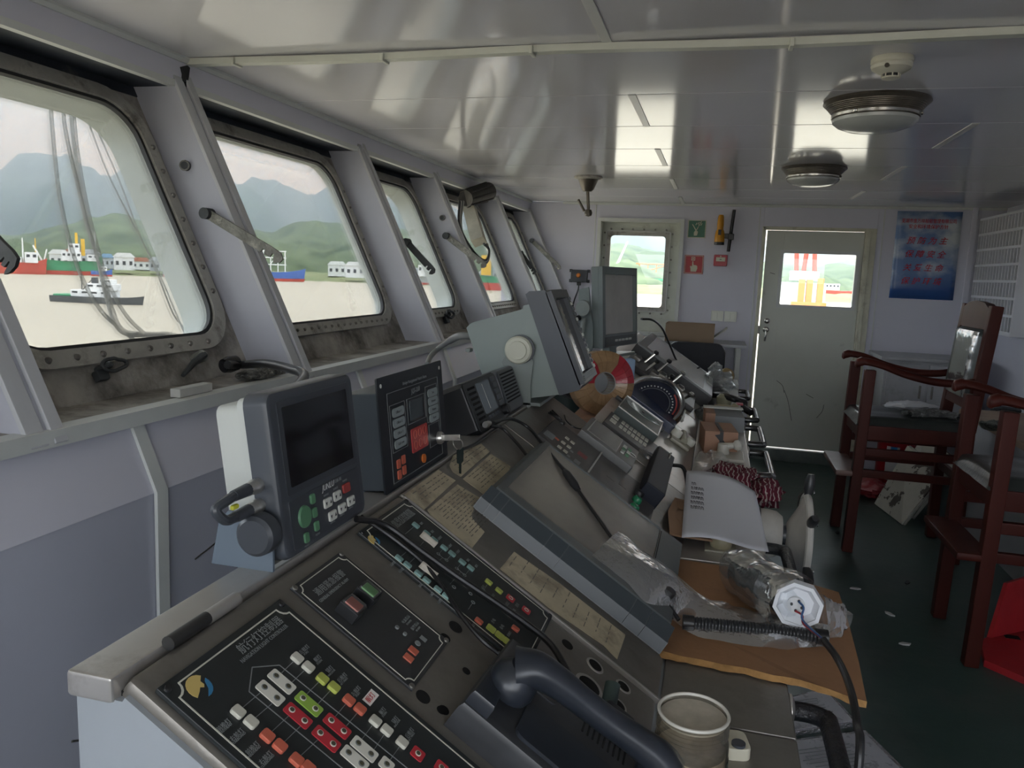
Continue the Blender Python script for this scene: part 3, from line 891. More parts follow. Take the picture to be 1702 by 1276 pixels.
far_vessel('cargo_ship', (690, 470), (742, 472), 3.0, m_grey, 'pale grey coaster seen low behind the notched window stay', 'ship', m_red, [(-0.2, 0, 0, 0.4, 5, 4, m_white), (0.2, 0, 0, 0.3, 5, 2, m_white)], [(0.0, 4, 5, 0.2, m_white)], dist=275)
far_vessel('cargo_ship', (788, 472), (868, 474), 4.5, m_green, 'long green ship with dull red lower hull behind the wiper window', 'ship', m_red, [(-0.25, 0, 0, 0.2, 6, 6, m_yel), (0.15, 0, 0, 0.3, 5, 2.5, m_white)], [(0.3, 2, 9, 0.25, m_orange)], (), 0.5, dist=240)
far_vessel('cargo_ship', (872, 474), (925, 475), 3.6, m_red, 'red-topped ship seen through the last front window', 'ship', m_white, [(-0.2, 0, 0, 0.3, 6, 5, m_white)], [(0.1, 0, 8, 0.25, m_red)], dist=240)
# vessels and cranes seen through the end window and the door window
far_vessel('barge', (985, 478), (1118, 480), 3.6, m_blue, 'blue barge with white rail seen through the end wall window', 'barge', m_white, [(0.25, 0, 0, 0.4, 6, 1.6, m_green)], (), (), 0.12, dist=365)
t = thing('gantry_crane', hdir(1085) * 385 + V((0, 0, ZW)), 'orange-red dockside gantry crane above the blue barge', 'crane')
for px in (1062, 1076, 1090, 1108):
    a = hdir(px) * 385
    MB().cyl((a.x, a.y, ZW + 0), (a.x, a.y, ZW + 12), 0.28, seg=6).build('crane_leg', m_orange, t)
a, b = hdir(1056) * 385, hdir(1112) * 385
MB().cyl((a.x, a.y, ZW + 12), (b.x, b.y, ZW + 12), 0.35, seg=6).build('crane_beam', m_orange, t)
MB().cyl((a.x, a.y, ZW + 7), (b.x, b.y, ZW + 12), 0.22, seg=6).build('crane_brace', m_orange, t)
t = thing('jib_crane', hdir(1020) * 375 + V((0, 0, ZW)), 'white slanting jib crane seen through the end wall window', 'crane')
a = hdir(1022) * 375; b = hdir(1040) * 375
MB().cyl((a.x, a.y, ZW), (a.x, a.y, ZW + 10), 1.6, 1.2, 8).build('tower', m_white, t)
MB().cyl((a.x, a.y, ZW + 9), (b.x, b.y, ZW + 22), 0.8, 0.4, 6).build('jib', m_white, t)
far_vessel('cargo_ship', (1310, 492), (1470, 494), 3.4, m_red, 'crimson-hulled ship seen through the door window', 'ship', m_green, [(-0.1, 0, 0, 0.3, 4, 2.5, m_white)], (), (), 0.4, dist=330)
wt_ = thing('orange_derrick', hdir(1340) * 215 + V((0, 0, ZW)), 'orange twin-tower derrick barge seen through the door window', 'crane')
for px, hh in ((1333, 6.4), (1346, 6.4), (1364, 6.8)):
    a = hdir(px) * 215
    MB().box((a.x, a.y, ZW + hh / 2 + 0.4), (1.5, 1.5, hh), 0.05).build('tower', m_orange, wt_)
a, b = hdir(1318) * 215, hdir(1376) * 215
MB().box(((a.x + b.x) / 2, (a.y + b.y) / 2, ZW + 0.3), ((b - a).length, 3, 1.4), 0.1).build('pontoon', m_orange, wt_)
rc = thing('red_crane', hdir(1335) * 260 + V((0, 0, ZW)), 'three red slanting crane booms seen through the door window', 'crane')
for px, px2 in ((1322, 1318), (1334, 1338), (1352, 1348)):
    a, b = hdir(px) * 260, hdir(px2) * 260
    MB().cyl((a.x, a.y, ZW + 9.5), (b.x, b.y, ZW + 20), 0.7, seg=6).build('boom', m_red, rc)
a, b = hdir(1306) * 260, hdir(1366) * 260
MB().box(((a.x + b.x) / 2, (a.y + b.y) / 2, ZW + 8.0), ((b - a).length * 0.8, 4, 3.0), 0.1).build('machinery_house', m_grey, rc)
MB().box(((a.x + b.x) / 2, (a.y + b.y) / 2, ZW + 2.4), ((b - a).length * 1.2, 6, 7.0), 0.1).build('pontoon', m_grey, rc)
# buildings along the far shore
rnd = random.Random(5)
m_roofs = [mat('white_shed_wall', (0.7, 0.7, 0.68), 0.7), mat('red_roof_tile', (0.42, 0.16, 0.10), 0.7), mat('grey_shed_wall', (0.42, 0.44, 0.46), 0.7), mat('blue_shed_roof', (0.2, 0.34, 0.5), 0.7)]
spots = [(x, (i * 0.5) % 1.0) for i, x in enumerate([98, 122, 150, 178, 206, 234, 262, 560, 590, 622, 694, 716, 738, 760, 806, 832, 858])]
BL = ['white-roofed shed behind the yellow funnel of the work ship', 'red-roofed house behind the bow of the green work ship', 'grey shed behind the dark blue barge', 'blue-roofed shed just past the dark blue barge',
      'white-roofed shed between the thick rope and the barge', 'red-roofed house beside the paired thin lines outside', 'grey shed against the pale window reveal', 'white waterfront house nearest the blue gantry ship', 'white waterfront house in the middle of a row of three', 'white waterfront house nearest the second mullion',
      'grey shed behind the pale grey coaster stern', 'blue-roofed shed behind the pale grey coaster', 'white-roofed shed behind the pale grey coaster bow', 'red-roofed house past the pale grey coaster', 'grey shed behind the long green ship stern', 'blue-roofed shed behind the long green ship', 'white-roofed shed beyond the long green ship bow']
for i, (px, q) in enumerate(spots):
    k = i % 4
    d = 285 + 40 * q
    p = hdir(px) * d
    wdt, hh = rnd.uniform(4.2, 6.0), rnd.uniform(2.6, 5.0)
    if 555 < px < 630:
        k, wdt, hh = 0, 6.5, 4.2
    t = thing('shore_building', (p.x, p.y, ZW + 1.6), BL[i], 'building', 'buildings along the far shore')
    M = Matrix.Translation((p.x, p.y, ZW + 1.6)) @ Matrix.Rotation(-az(px), 4, 'Z')
    MB().box((0, 0, hh / 2), (wdt, 6, hh), 0, M).build('wall', m_roofs[0 if k in (0, 1) else 2], t)
    MB().prism([(-wdt / 2 - 0.4, 0), (wdt / 2 + 0.4, 0), (wdt / 2 - 1.0, 1.4), (-wdt / 2 + 1.0, 1.4)], -3.3, 3.3, M @ Matrix.Translation((0, 0, hh)) @ Matrix.Rotation(PI / 2, 4, 'X')).build('roof', m_roofs[k], t)
    for j in range(3):
        MB().box((-wdt / 2 + (j + 0.5) * wdt / 3, -3.02, hh * 0.55), (wdt / 7, 0.1, hh * 0.3), 0, M).build('window', m_glassd, t)
# ropes hanging outside the first window
m_rope = mat('weathered_grey_rope', (0.30, 0.30, 0.28), 0.8, var=0.2, vscale=30, bump=0.4, bscale=90)
ropes = [([(80, 95), (86, 200), (100, 330), (128, 440), (165, 512), (205, 550), (240, 578)], 0.006, 'thinner outer rope hanging outside the window, curving to the sill'),
         ([(98, 95), (108, 210), (130, 310), (150, 390), (180, 470), (215, 530), (270, 578)], 0.006, 'middle rope hanging outside the window, crossing the thick one'),
         ([(118, 95), (122, 210), (140, 330), (165, 430), (183, 508), (204, 550), (250, 556), (280, 556), (320, 566)], 0.010, 'thick rope hanging outside the window, bent along the sill'),
         ([(126, 140), (146, 200), (180, 290), (220, 370), (262, 450), (292, 520), (312, 565)], 0.0032, 'thin line outside the window, lower of the pair'),
         ([(140, 140), (160, 210), (198, 300), (232, 390), (262, 455), (290, 525), (325, 562)], 0.0032, 'thin line outside the window, upper of the pair')]
for k_, (pts, r, lb) in enumerate(ropes):
    tag(MB().tube(spline([atP(x, y, LP + LN * (-0.38 - 0.035 * k_), LN) for x, y in pts], 8), r, 8).build('hanging_rope', m_rope), lb, 'rope')
# ------------------------------------------------------------------ bridge console
ZD, XS, TH = 0.87, -0.043, math.radians(32.8)
SU = V((-math.cos(TH), 0, math.sin(TH)))
SN = V((math.sin(TH), 0, math.cos(TH)))
SO = V((XS, 0, ZD))
SL = frame(SO, (0, 1, 0), SU)                       # local x = along the console, y = up the slope, z = out of the slope
def atS(px, py, h=0.0):
    p = atP(px, py, SO + SN * h, SN)
    return p.y, (p - SO).dot(SU)
def S(y, s, h=0.0):
    return SO + V((0, y, 0)) + SU * s + SN * h
XF = 0.165                                          # desk front edge
m_con = mat('worn_steel_console', (0.235, 0.22, 0.197), 0.36, 0.55, var=0.16, vscale=5, stain=(0.13, 0.115, 0.10), stain_amt=(0.48, 0.78), stain_scale=5, bump=0.04, bscale=60, rvar=0.1)
m_con2 = mat('bright_worn_steel', (0.52, 0.50, 0.47), 0.33, 0.6, var=0.10, vscale=6, stain=(0.26, 0.23, 0.20), stain_amt=(0.58, 0.78), stain_scale=7, rvar=0.08)
m_conside = mat('grey_painted_console_side', (0.36, 0.39, 0.42), 0.45, 0.15, var=0.08, vscale=4, stain=(0.2, 0.2, 0.19), stain_amt=(0.62, 0.8), stain_scale=9)
m_black = mat('black_plastic', (0.018, 0.019, 0.021), 0.4, var=0.15)
m_hole = mat('hole_darkness', (0.004, 0.004, 0.004), 0.9)
m_cable = mat('black_cable_rubber', (0.012, 0.012, 0.013), 0.38)
con = thing('bridge_console', (-0.2, 0.55, 0), 'long worn steel bridge console with sloping instrument face and narrow desk', 'console')
Y0, Y1 = 0.548, 5.35
NY0, NY1, NS = 2.40, 3.32, 0.385                    # notch in the upper slope where the bucket stands
top_s = 0.545
# body prisms (cross-section in xz), full height and notched stretch
def sec(s):
    return [(XF - 0.012, ZD - 0.006), (XS, ZD - 0.006), (XS - s * math.cos(TH) + 0.003, ZD + s * math.sin(TH) - 0.016)]
def body(a, b, poly, m=m_conside, name='body'):
    return MB().prism(poly, -a, -b, M=XZ).build(name, m, con, smooth=0)
back = -0.556
full = [(0.10, 0.0), (0.10, ZD - 0.05), (XF - 0.012, ZD - 0.03)] + sec(top_s) + [(XS - top_s * math.cos(TH), 1.145), (back + 0.004, 1.145), (back + 0.004, 0.0)]
notch = [(0.10, 0.0), (0.10, ZD - 0.05), (XF - 0.012, ZD - 0.03)] + sec(NS) + [(XS - NS * math.cos(TH) + 0.003, 0.62), (back + 0.004, 0.62), (back + 0.004, 0.0)]
body(Y0, NY0, full)
body(NY0, NY1, notch)
body(NY1, Y1, full)
# desk plates
for (a, b) in ((Y0, 1.148), (1.152, 1.86), (1.864, 2.9), (2.904, 4.0), (4.004, Y1)):
    MB().box2((XS + 0.001, a, ZD - 0.012), (XF, b, ZD), 0.004).build('desk_plate', m_con if a < 1.8 else m_con2, con)  # far plates use the brighter steel: end-window light put into the colour
    MB().box2((XF - 0.006, a, ZD - 0.045), (XF + 0.002, b, ZD - 0.010), 0.002).build('desk_edge', m_con2, con)
# slope plates: the near one is a hinged lid with rounded edge
MB().box2((Y0 + 0.006, 0.002, -0.028), (1.188, top_s, 0.0), 0.009, SL).build('hinged_lid', m_con, con)
MB().box2((1.186, 0.0, -0.006), (1.192, top_s - 0.01, 0.004), 0.001, SL).build('lid_edge', m_con2, con)
MB().box2((1.194, 0.002, -0.012), (1.858, top_s, 0.0), 0.004, SL).build('slope_plate', m_con, con)
MB().box2((1.862, 0.002, -0.012), (NY0, top_s, 0.0), 0.004, SL).build('slope_plate', m_con, con)
MB().box2((NY0 + 0.003, 0.002, -0.012), (NY1, NS, 0.0), 0.003, SL).build('slope_plate', m_con2, con)
MB().box2((NY1 + 0.003, 0.002, -0.012), (Y1, top_s, 0.0), 0.004, SL).build('slope_plate', m_con2, con)
# back strip beyond the hinge groove
for (a, b) in ((Y0 - 0.004, NY0), (NY1, Y1)):
    MB().box2((-0.560, a, 1.142), (-0.509, b, 1.168), 0.004).build('back_strip', m_con2, con)
    MB().box2((-0.512, a + 0.012, 1.13), (-0.503, b - 0.004, 1.150), 0).build('groove', m_hole, con)
hp = S(0.66, top_s + 0.004, 0.004)
MB().cyl((hp.x, 0.612, hp.z), (hp.x, 0.672, hp.z), 0.0075, seg=14).build('hinge_pin', mat('dark_hinge_steel', (0.08, 0.08, 0.08), 0.35, 0.7), con)
MB().cyl((hp.x, 0.672, hp.z), (hp.x, 0.725, hp.z), 0.0078, seg=14).build('hinge_barrel', m_con2, con)
# stamped holes in the lid
def hole(px, py, r, rim=True):
    y, s = atS(px, py)
    o = MB().lathe([(0, 0.0006), (r, 0.0006), (r, 0.0), (0, 0.0)], 20, SL @ Matrix.Translation((y, s, 0)), ring=(1, 0, 0)).build('hole', m_hole, con)
    if rim:
        MB().lathe([(r, 0), (r * 1.32, 0), (r * 1.25, 0.0012), (r, 0.0012)], 20, SL @ Matrix.Translation((y, s, 0)), ring=(1, 0, 0), cap=False).build('rim', m_con2, o)
for (px, py, r) in ((943, 1071, 0.0105), (989, 1106, 0.0125), (920, 1125, 0.0105), (979, 1140, 0.019), (1036, 1141, 0.011), (1028, 1172, 0.0115), (1018, 1205, 0.011), (935, 1102, 0.008)):
    hole(px, py, r, r > 0.0108)
for (px, py, r) in ((703, 1158, 0.010), (737, 1180, 0.007), (740, 1060, 0.008), (757, 1042, 0.011), (775, 1115, 0.006), (738, 1180, 0.007), (733, 1180, 0.006)):
    hole(px, py, r, False)
# handrails along the desk front: black bars on two standoffs each
m_rail = mat('black_wrapped_rail', (0.012, 0.012, 0.015), 0.35, bump=0.35, bscale=120)
def rail(name, y0, y1, out, drop, r, label, m=m_rail, stitch=False):
    zt = ZD - drop
    c = 0.035
    pts = [(XF - 0.004, y0, zt), (XF + out * 0.55, y0, zt), (XF + out * 0.92, y0 + c * 0.35, zt), (XF + out, y0 + c, zt), (XF + out, y1 - c, zt), (XF + out * 0.92, y1 - c * 0.35, zt), (XF + out * 0.55, y1, zt), (XF - 0.004, y1, zt)]
    t = thing(name, (XF, (y0 + y1) / 2, zt), label, 'rail')
    MB().tube(spline(pts, 6), r, 12).build('bar', m, t)
    for y in (y0, y1):
        MB().lathe([(0, 0), (r * 1.7, 0), (r * 1.7, 0.004), (r * 1.05, 0.009), (0, 0.009)], 14, None, (XF + 0.001, y, zt), (1, 0, 0)).build('flange', m_con2, t)
    return t
# ------------------------------------------------------------------ flush control panels on the near lid
m_pan = mat('dark_green_black_panel', (0.022, 0.026, 0.027), 0.30, var=0.15, vscale=12, spec=0.45)
m_pan2 = mat('dark_brown_grey_panel', (0.055, 0.052, 0.052), 0.4, var=0.2, vscale=10, stain=(0.12, 0.11, 0.10), stain_amt=(0.6, 0.8), stain_scale=12)
m_line = mat('pale_print_line', (0.60, 0.60, 0.52), 0.5)
m_linedim = mat('dim_print', (0.22, 0.24, 0.24), 0.5)
m_bw = mat('ivory_button', (0.58, 0.57, 0.49), 0.4, var=0.08, vscale=60)
m_bwhite = mat('white_indicator', (0.72, 0.71, 0.63), 0.35)
m_bgreen = mat('lime_green_indicator', (0.30, 0.48, 0.08), 0.35)
m_bred = mat('crimson_indicator', (0.50, 0.035, 0.05), 0.35)
m_bredo = mat('faded_red_button', (0.55, 0.13, 0.08), 0.4, var=0.15, vscale=60)
m_bteal = mat('pale_teal_button', (0.20, 0.33, 0.31), 0.4, var=0.15, vscale=60)
m_byel = mat('yellow_green_button', (0.42, 0.47, 0.10), 0.4, var=0.1, vscale=60)
m_led = mat('dark_lens', (0.09, 0.085, 0.06), 0.2)
m_logo_y = mat('gold_emblem_print', (0.62, 0.47, 0.16), 0.45)
m_logo_b = mat('blue_emblem_print', (0.04, 0.20, 0.38), 0.45)
def notched(y0, y1, s0, s1, c):
    """border with scooped corners, as printed round each panel"""
    pts = []
    for (cx, cy, a0) in ((y1, s1, 270), (y0, s1, 0), (y0, s0, 90), (y1, s0, 180)):
        for i in range(6):
            a = math.radians(a0 - 18 * i)
            pts.append((cx + c * math.cos(a), cy + c * math.sin(a)))
    # order: scoops run clockwise inside each corner
    out = []
    for k in range(4):
        out += pts[k * 6:(k + 1) * 6][::-1]
    return out
def border(y0, y1, s0, s1, w, par, m=m_line, c=0.011, h=0.0):
    def loop(i):
        a, b, cc, d = y0 + i, y1 - i, s0 + i, s1 - i
        pts = []
        cor = ((b, d, PI, 1.5 * PI), (a, d, 1.5 * PI, 2 * PI), (a, cc, 0, 0.5 * PI), (b, cc, 0.5 * PI, PI))
        for (x, y, t0, t1) in cor:
            # concave arc centred on the corner
            pts += [(x + c * math.cos(t0 + (t1 - t0) * q / 4), y + c * math.sin(t0 + (t1 - t0) * q / 4)) for q in range(5)][::-1] if False else [(x + c * math.cos(t1 + (t0 - t1) * q / 4), y + c * math.sin(t1 + (t0 - t1) * q / 4)) for q in range(5)]
        return pts
    ring_prism(MB(), loop(0), loop(w), h, h + 0.0005, SL).build('border_line', m, par)
def pbox(px, py, wy, ws, h0, h1, m, name, par, bev=0.0008):
    y, s = atS(px, py, h1)
    return MB().box((y, s, (h0 + h1) / 2), (wy, ws, h1 - h0), bev, SL).build(name, m, par)
def pdot(px, py, r, h0, h1, m, name, par):
    y, s = atS(px, py, h1)
    return MB().cyl((y, s, h0), (y, s, h1), r, seg=14, M=SL).build(name, m, par)
def pline(pts, w, h, m, name, par):
    mb = MB()
    q = [atS(x, y, h) for x, y in pts]
    for (a, b) in zip(q, q[1:]):
        d = V((b[0] - a[0], b[1] - a[1], 0)); L = d.length; d.normalize()
        n = V((-d.y, d.x, 0)) * w / 2
        A, B = V((a[0], a[1], h)), V((b[0], b[1], h))
        mb.prism([(A - n)[:2], (B - n)[:2], (B + n)[:2], (A + n)[:2]], h, h + 0.0005, SL)
    return mb.build(name, m, par, smooth=0)
def ptext(px, py, body, size, m, par, h, align='CENTER', maxw=None):
    y, s = atS(px, py, h)
    return text('lettering', body, size, m, SL @ Matrix.Translation((y, s, h)), par, align, 0.0002, maxw=maxw)
# --- navigation light panel
PH = 0.006
p1 = thing('navigation_light_panel', S(0.667, 0.34), 'dark panel of white, green and red navigation light switches beside the hinge', 'control panel')
MB().box2((0.562, 0.165, 0.0), (0.772, 0.518, PH), 0.0015, SL).build('face_plate', m_pan, p1)
border(0.570, 0.764, 0.174, 0.510, 0.0016, p1, c=0.012, h=PH)
for (y, s) in ((0.569, 0.511), (0.765, 0.511), (0.569, 0.172), (0.765, 0.172)):
    MB().lathe([(0, 0.0022), (0.0035, 0.002), (0.004, 0), (0, 0)], 12, SL @ Matrix.Translation((y, s, PH)), ring=(1, 0, 0)).build('screw', m_black, p1)
ptext(434, 1054, '航行灯控制器', 0.0135, m_linedim, p1, PH)
ptext(441, 1068, 'NAVIGATION LIGHT CONTROLLER', 0.0068, m_linedim, p1, PH, maxw=0.088)
pline([(700, 1295), (464.4, 1105.3), (419, 1108.8), (414, 1149.3), (640, 1335)], 0.0010, PH, m_linedim, 'ship_outline', p1)
# emblem: gold sweep above a blue swoosh
y, s = atS(331, 1141, PH)
gold = [(0.0135 * math.cos(math.radians(a)), 0.0135 * math.sin(math.radians(a))) for a in range(35, 235, 20)]
gold += [(-0.004, -0.004), (0.000, -0.001), (0.0035, -0.0035), (0.006, -0.001), (0.0055, 0.0035)]
MB().prism(gold, PH, PH + 0.0005, SL @ Matrix.Translation((y, s, 0))).build('emblem', m_logo_y, p1, smooth=0)
blue = [(0.0125 * math.cos(math.radians(a)), 0.0125 * math.sin(math.radians(a))) for a in range(-100, 40, 20)] + [(0.0085, 0.002), (0.005, -0.006)]
MB().prism(blue, PH, PH + 0.0005, SL @ Matrix.Translation((y + 0.001, s - 0.001, 0))).build('emblem', m_logo_b, p1, smooth=0)
def lampbar(px, py, m, dots=2):
    y, s = atS(px, py, PH)
    o = MB().prism(rrect(0.0155, 0.0315 if dots == 2 else 0.0155, 0.0025, 3, y, s), PH, PH + 0.0012, SL).build('lamp_bar', m, p1)
    for k in ((-0.0085, 0.0085) if dots == 2 else (0,)):
        MB().cyl((y, s + k, PH + 0.001), (y, s + k, PH + 0.0018), 0.0036, seg=12, M=SL).build('lens_ring', m_bwhite if m is not m_bwhite else m_linedim, o)
        MB().cyl((y, s + k, PH + 0.001), (y, s + k, PH + 0.0024), 0.0025, seg=12, M=SL).build('lens', m_led, o)
for (px, py, m) in ((468, 1133, m_bwhite), (449, 1152, m_bwhite), (513, 1170, m_bgreen), (494.7, 1189.7, m_bred), (560, 1207, m_bred), (542, 1228, m_bred), (605, 1245, m_bwhite), (589, 1261, m_bwhite)):
    lampbar(px, py, m)
lampbar(642, 1271, m_bwhite, 1)
lampbar(694, 1253, m_bred, 1)
lampbar(733, 1276, m_bred, 1)
for (px, py, m) in ((397, 1181, m_bw), (418.5, 1198, m_bw), (495, 1092, m_bw), (513.5, 1107, m_bw), (537, 1126.5, m_byel), (556, 1140.6, m_byel), (445.6, 1221, m_bredo), (466.6, 1238, m_bredo), (494, 1261, m_bredo), (513.6, 1274, m_bredo), (581, 1162, m_bredo), (599.5, 1176.6, m_bredo), (625, 1196.6, m_bw), (644, 1212, m_bw), (669.5, 1232, m_bw)):
    y, s = atS(px, py, PH + 0.003)
    MB().prism(rrect(0.0115, 0.0135, 0.0025, 3, y, s), PH, PH + 0.0042, SL, bev=0.0012).build('push_button', m, p1)
for (a, b) in (((397, 1181), (449, 1137)), ((418, 1198), (465, 1158)), ((495, 1092), (468, 1118)), ((513, 1107), (485, 1134)), ((537, 1126), (508, 1155)), ((556, 1140), (528, 1170)), ((446, 1221), (492, 1178)), ((467, 1238), (510, 1196)), ((581, 1162), (556, 1192)), ((600, 1177), (575, 1207)), ((494, 1261), (540, 1218)), ((625, 1197), (600, 1230)), ((644, 1212), (622, 1245)), ((670, 1232), (646, 1266))):
    pline([a, b], 0.0007, PH, m_linedim, 'link_line', p1)
rr = random.Random(3)
CN = ['前桅灯', '右舷灯', '左舷灯', '艉灯', '锚灯', '后桅灯', '主', '备']
for i, (px, py) in enumerate(((372, 1205), (394, 1221), (506, 1079), (528, 1094), (548, 1112), (569, 1126), (420, 1243), (442, 1259), (592, 1148), (636, 1181), (657, 1196), (681, 1218))):
    ptext(px, py, CN[i % 6], 0.0062, m_linedim, p1, PH)
    ptext(px + 3, py + 6, ['MASTHEAD', 'STARBOARD', 'PORT', 'STERN', 'ANCHOR', 'AFT MAST'][i % 6], 0.0036, m_linedim, p1, PH)
o = MB().box((atS(616, 1159, PH)[0], atS(616, 1159, PH)[1], PH + 0.0004), (0.023, 0.0115, 0.0006), 0, SL @ Matrix.Identity(4)).build('label_tape', mat('white_label_tape', (0.8, 0.78, 0.74), 0.5), p1)
ptext(616, 1159, '艉灯', 0.0085, mat('red_ink', (0.5, 0.05, 0.05), 0.6), p1, PH + 0.0008)
# --- general alarm panel
p2 = thing('alarm_control', S(0.868, 0.42), 'small dark alarm panel with one red and one green square button', 'control panel')
PH2 = 0.004
MB().box2((0.803, 0.328, 0.0), (0.933, 0.522, PH2), 0.0012, SL).build('face_plate', mat('charcoal_panel', (0.030, 0.032, 0.034), 0.35, var=0.1), p2)
border(0.808, 0.928, 0.333, 0.517, 0.0011, p2, c=0.009, h=PH2)
for (y, s) in ((0.807, 0.518), (0.929, 0.518), (0.807, 0.332), (0.929, 0.332)):
    MB().lathe([(0, 0.002), (0.0035, 0.0018), (0.004, 0), (0, 0)], 12, SL @ Matrix.Translation((y, s, PH2)), ring=(1, 0, 0)).build('screw', m_bolt, p2)
ptext(549, 968, '通用紧急报警', 0.0125, m_linedim, p2, PH2)
ptext(556, 980, 'GENERAL EMERGENCY ALARM', 0.0062, m_linedim, p2, PH2, maxw=0.075)
for (px, py, m) in ((589, 1004, mat('red_square_button', (0.60, 0.14, 0.10), 0.35)), (615, 980, mat('green_square_button', (0.17, 0.50, 0.16), 0.35))):
    y, s = atS(px, py, PH2 + 0.016)
    b = MB().box((y, s, PH2 + 0.008), (0.0265, 0.029, 0.016), 0.001, SL).build('button_bezel', m_black, p2)
    MB().box((y, s, PH2 + 0.014), (0.0235, 0.026, 0.012), 0.0025, SL).build('button_cap', glass_mat('clear_cap', (0.9, 0.9, 0.88), 0.1, veil=0.12), b)
    MB().box((y, s, PH2 + 0.012), (0.019, 0.021, 0.011), 0.002, SL).build('button_core', m, b)
for (px, py) in ((661, 1041), (674, 1052)):
    pdot(px, py, 0.0027, PH2, PH2 + 0.0025, m_linedim, 'indicator', p2)
for (px, py, t1, t2) in ((675, 1029, '电源指示', 'POWER'), (690, 1040, '报警指示', 'ALARM')):
    ptext(px, py, t1, 0.0058, m_linedim, p2, PH2)
    ptext(px + 5, py + 5, t2, 0.0042, m_linedim, p2, PH2)
for (px, py) in ((688, 1080), (680, 1092)):
    pbox(px, py, 0.0115, 0.0135, PH2, PH2 + 0.0022, m_bredo, 'test_button', p2)
pdot(695, 1068, 0.0042, PH2, PH2 + 0.0015, m_linedim, 'buzzer', p2)
pbox(704, 1061, 0.008, 0.010, PH2, PH2 + 0.0006, m_linedim, 'print_patch', p2)
# --- signal light panel
p3 = thing('signal_light_panel', S(1.09, 0.36), 'long dark signal light panel crossed by two black cables', 'control panel')
MB().box2((1.000, 0.217, 0.0), (1.178, 0.530, PH), 0.0015, SL).build('face_plate', m_pan, p3)
border(1.006, 1.172, 0.223, 0.524, 0.0014, p3, c=0.011, h=PH)
for (y, s) in ((1.005, 0.525), (1.173, 0.525), (1.005, 0.222), (1.173, 0.222)):
    MB().lathe([(0, 0.002), (0.0035, 0.0018), (0.004, 0), (0, 0)], 12, SL @ Matrix.Translation((y, s, PH)), ring=(1, 0, 0)).build('screw', m_black, p3)
Z5 = lambda x, y: (580 + x / 4.556, 830 + y / 4.556)
ptext(*Z5(405, 135), '信号灯控制器', 0.0125, m_linedim, p3, PH)
ptext(*Z5(432, 155), 'SIGNAL LIGHT CONTROLLER', 0.0060, m_linedim, p3, PH, maxw=0.075)
y, s = atS(*Z5(187, 308), PH)
MB().prism([(a * 0.75, b * 0.75) for a, b in gold], PH, PH + 0.0005, SL @ Matrix.Translation((y, s, 0))).build('emblem', m_logo_y, p3, smooth=0)
MB().prism([(a * 0.75, b * 0.75) for a, b in blue], PH, PH + 0.0005, SL @ Matrix.Translation((y + 0.001, s - 0.001, 0))).build('emblem', m_logo_b, p3, smooth=0)
for (x, yy, m) in ((510, 190, m_bteal), (592, 252, m_bteal), (648, 300, m_bteal), (725, 360, m_bteal), (785, 405, m_bteal), (862, 468, m_bteal), (925, 512, m_bteal), (383, 440, m_bteal), (447, 490, m_bteal), (530, 555, m_bteal), (592, 605, m_bteal), (677, 675, m_bteal), (740, 725, m_bteal), (1062, 620, m_byel), (1140, 685, m_byel), (988, 915, m_bredo), (1265, 972, m_bredo)):
    yc, sc = atS(*Z5(x, yy), PH + 0.003)
    MB().prism(rrect(0.0090, 0.0130, 0.002, 3, yc, sc), PH, PH + 0.0038, SL, bev=0.001).build('push_button', m, p3)
    ptext(Z5(x, yy)[0] + (9 if yy < 560 and x > 480 else -11), Z5(x, yy)[1] + (-2 if yy < 560 and x > 480 else 10), CN[(x + yy) % 6], 0.0052, m_linedim, p3, PH)
for (x, yy, m) in ((1222, 750, m_bred), (1340, 840, m_bred), (1075, 980, m_byel), (1140, 1032, m_byel), (1200, 1080, m_byel)):
    yc, sc = atS(*Z5(x, yy), PH)
    MB().prism(rrect(0.0145, 0.0150, 0.0025, 3, yc, sc), PH, PH + 0.0015, SL).build('square_lamp', m, p3)
    if m is m_bred:
        MB().torus((yc, sc, PH + 0.0018), 0.0036, 0.0007, seg=16, rs=5, M=SL).build('lamp_ring', m_bw, p3)
for (x, yy) in ((678, 412), (738, 458), (818, 522), (875, 572), (1018, 685), (795, 662), (940, 778), (920, 712)):
    yc, sc = atS(*Z5(x, yy), PH)
    MB().torus((yc, sc, PH), 0.0030, 0.0006, seg=14, rs=5, M=SL).build('lamp_ring', m_linedim, p3)
for pts in (((510, 190), (415, 270)), ((565, 320), (525, 365)), ((725, 360), (680, 412)), ((678, 412), (708, 440), (738, 458)), ((785, 405), (740, 458)), ((708, 440), (668, 475)), ((862, 468), (820, 520)), ((925, 512), (880, 572)), ((818, 522), (848, 548), (875, 572)), ((848, 548), (765, 640)), ((1062, 620), (1020, 685)), ((940, 778), (905, 830)), ((383, 440), (430, 400)), ((447, 490), (500, 440))):
    pline([Z5(*p) for p in pts], 0.0007, PH, m_linedim, 'link_line', p3)
m_scrap = mat('torn_cream_paper', (0.62, 0.58, 0.50), 0.8, var=0.1, vscale=50)
for (x, yy, lb) in ((600, 308, 'torn paper scrap lying on the far button row of the signal panel'), (598, 540, 'torn paper scrap curled against the cables on the signal panel')):
    yc, sc = atS(*Z5(x, yy), PH + 0.002)
    def scr(u, v, yc=yc, sc=sc):
        return V((yc + (v - 0.5) * 0.010 * (1 + 0.2 * math.sin(u * 7)), sc + (0.5 - u) * 0.030, PH + 0.0008 + 0.006 * v * v))
    tag(MB().grid(scr, 6, 3, SL).build('paper_scrap', m_scrap, solid=0.0004), lb, 'paper')
